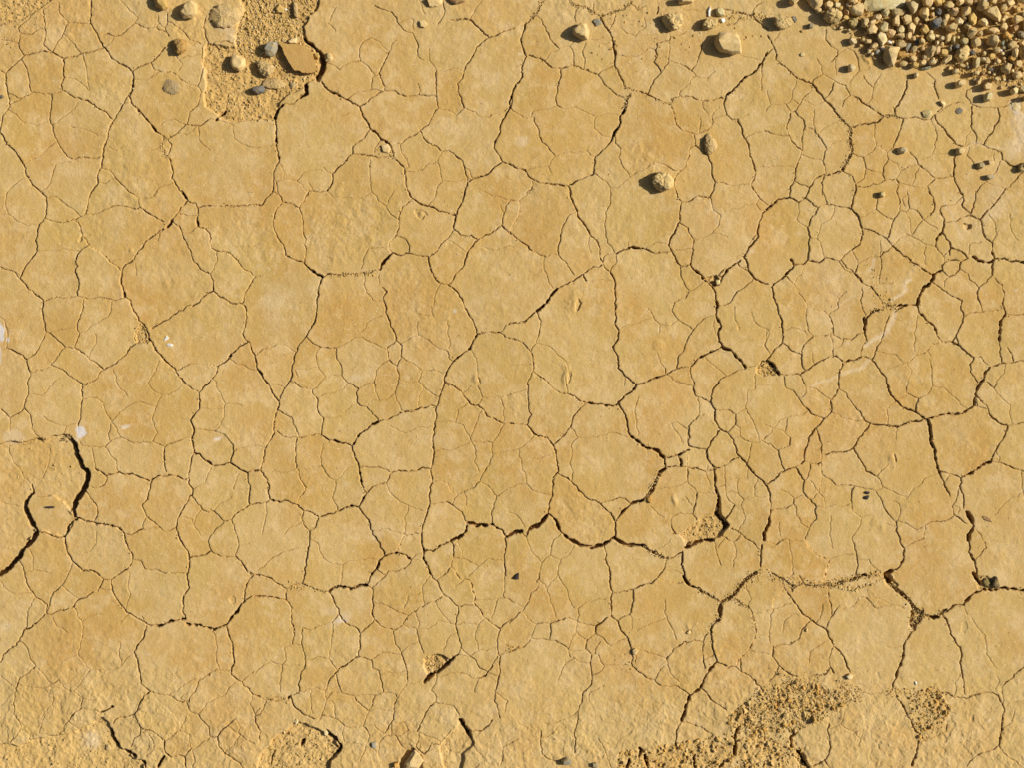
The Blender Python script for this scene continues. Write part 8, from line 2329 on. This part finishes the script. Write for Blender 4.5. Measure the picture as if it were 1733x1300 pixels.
for (dp, gr, poly), dens in zip(HOLLOWS, [0.06, 0.14, 0.05, 0.004, 0, 0.015, 0.05, 0.01, 0.25, 0.06, 0.2, 0.12, 0.2, 0.14, 0.06, 0.015, 0.2, 0.2, 0.1, 0, 0.02, 0.05, 0, 0, 0, 0, 0, 0, 0, 0, 0, 0, 0.1]):
    if dens: G2 += scatter(poly, dens, .8, 2.4, 'ttyyycpk')
for dp, gr, poly in HOLLOWS:
    if gr > 1: G2 += [q for q in scatter(poly, .05, 1.1, 4.6, 'cooyct') if rr.random() < .5 + .5 * mnoise.noise((q[0]/14, q[1]/14, 2))]
for poly, dens in [([(-226.5, 190.0), (-226.5, 184.0), (-306.5, 180.0), (-306.5, 186.0)], 0.12), ([(533.5, -333.0), (626.5, -315.0), (628.5, -325.0), (533.5, -342.0)], 0.15), ([(-376.5, -335.0), (-351.5, -335.0), (-351.5, -353.0), (-376.5, -353.0)], 0.12), ([(-226.5, 400.0), (-198.5, 400.0), (-198.5, 382.0), (-226.5, 382.0)], 0.1), ([(433.5, -322.0), (548.5, -335.0), (548.5, -348.0), (433.5, -335.0)], 0.08), ([(323.5, -240.0), (358.5, -235.0), (348.5, -262.0), (323.5, -265.0)], 0.15), ([(363.5, -370.0), (423.5, -330.0), (433.5, -315.0), (418.5, -310.0), (358.5, -360.0)], 0.12), ([(548.5, -500.0), (593.5, -515.0), (593.5, -540.0), (553.5, -530.0)], 0.15), ([(633.5, -515.0), (693.5, -515.0), (693.5, -530.0), (633.5, -530.0)], 0.1), ([(433.5, -480.0), (523.5, -490.0), (523.5, -520.0), (433.5, -520.0)], 0.05), ([(173.5, -450.0), (223.5, -470.0), (213.5, -500.0), (173.5, -490.0)], 0.01), ([(603.5, 210.0), (633.5, 200.0), (643.5, 130.0), (613.5, 120.0)], 0.03), ([(623.5, 140.0), (653.5, 145.0), (648.5, 125.0), (613.5, 125.0)], 0.12), ([(-416.5, -530.0), (-376.5, -530.0), (-376.5, -540.0), (-416.5, -540.0)], 0.1), ([(-846.5, 550.0), (-806.5, 600.0), (-776.5, 630.0), (-806.5, 650.0), (-866.5, 650.0), (-866.5, 610.0)], 0.02), ([(108.5, 520.0), (153.5, 630.0), (423.5, 630.0), (433.5, 590.0)], 0.01), ([(358.5, 635.0), (433.5, 630.0), (433.5, 615.0), (358.5, 620.0)], 0.1), ([(-11.5, -435.0), (13.5, -445.0), (3.5, -455.0), (-11.5, -460.0)], 0.1)]:
    G2 += scatter(poly, dens, .6, 2.0, 'tyyyycco')
# crumbs lodged in the wide cracks
m_ = (PW > 2.6) & (PW < 9) & (rng.random(len(PW)) < np.where(RUB, 1.0, .12))
X, Y, W_ = PX[m_], PY[m_], PW[m_]; o_ = rng.normal(0, .42, (2, len(X))) * W_
X, Y = X + o_[0], Y + o_[1]; rad = rng.uniform(.5, 1.25, len(X)); dz = height(X, Y)
Z = np.maximum(dz + rad * .5, np.where(RUB[m_], -1.2, -5) + rng.uniform(-2.5, 1.2, len(X)))
ok = Z - dz < 9
G2 += [(x, y, z, q, tint('ttyycckbp')) for x, y, z, q in zip(X[ok], Y[ok], Z[ok], rad[ok])]
K = 2600; X = rng.uniform(-880, 880, K); Y = rng.uniform(-664, 664, K); rad = .28 + .75 * rng.random(K)**4; Z = height(X, Y)
G2 += [(x, y, z + q*.3, q, tint('ttyyppcckw')) for x, y, z, q in zip(X, Y, Z, rad)]
grains("soil_crumbs", G2, "loose crumbs of dry yellow soil in the hollows, cracks and on the plates", "soil crumbs")
print("grains", len(G1), len(G2))
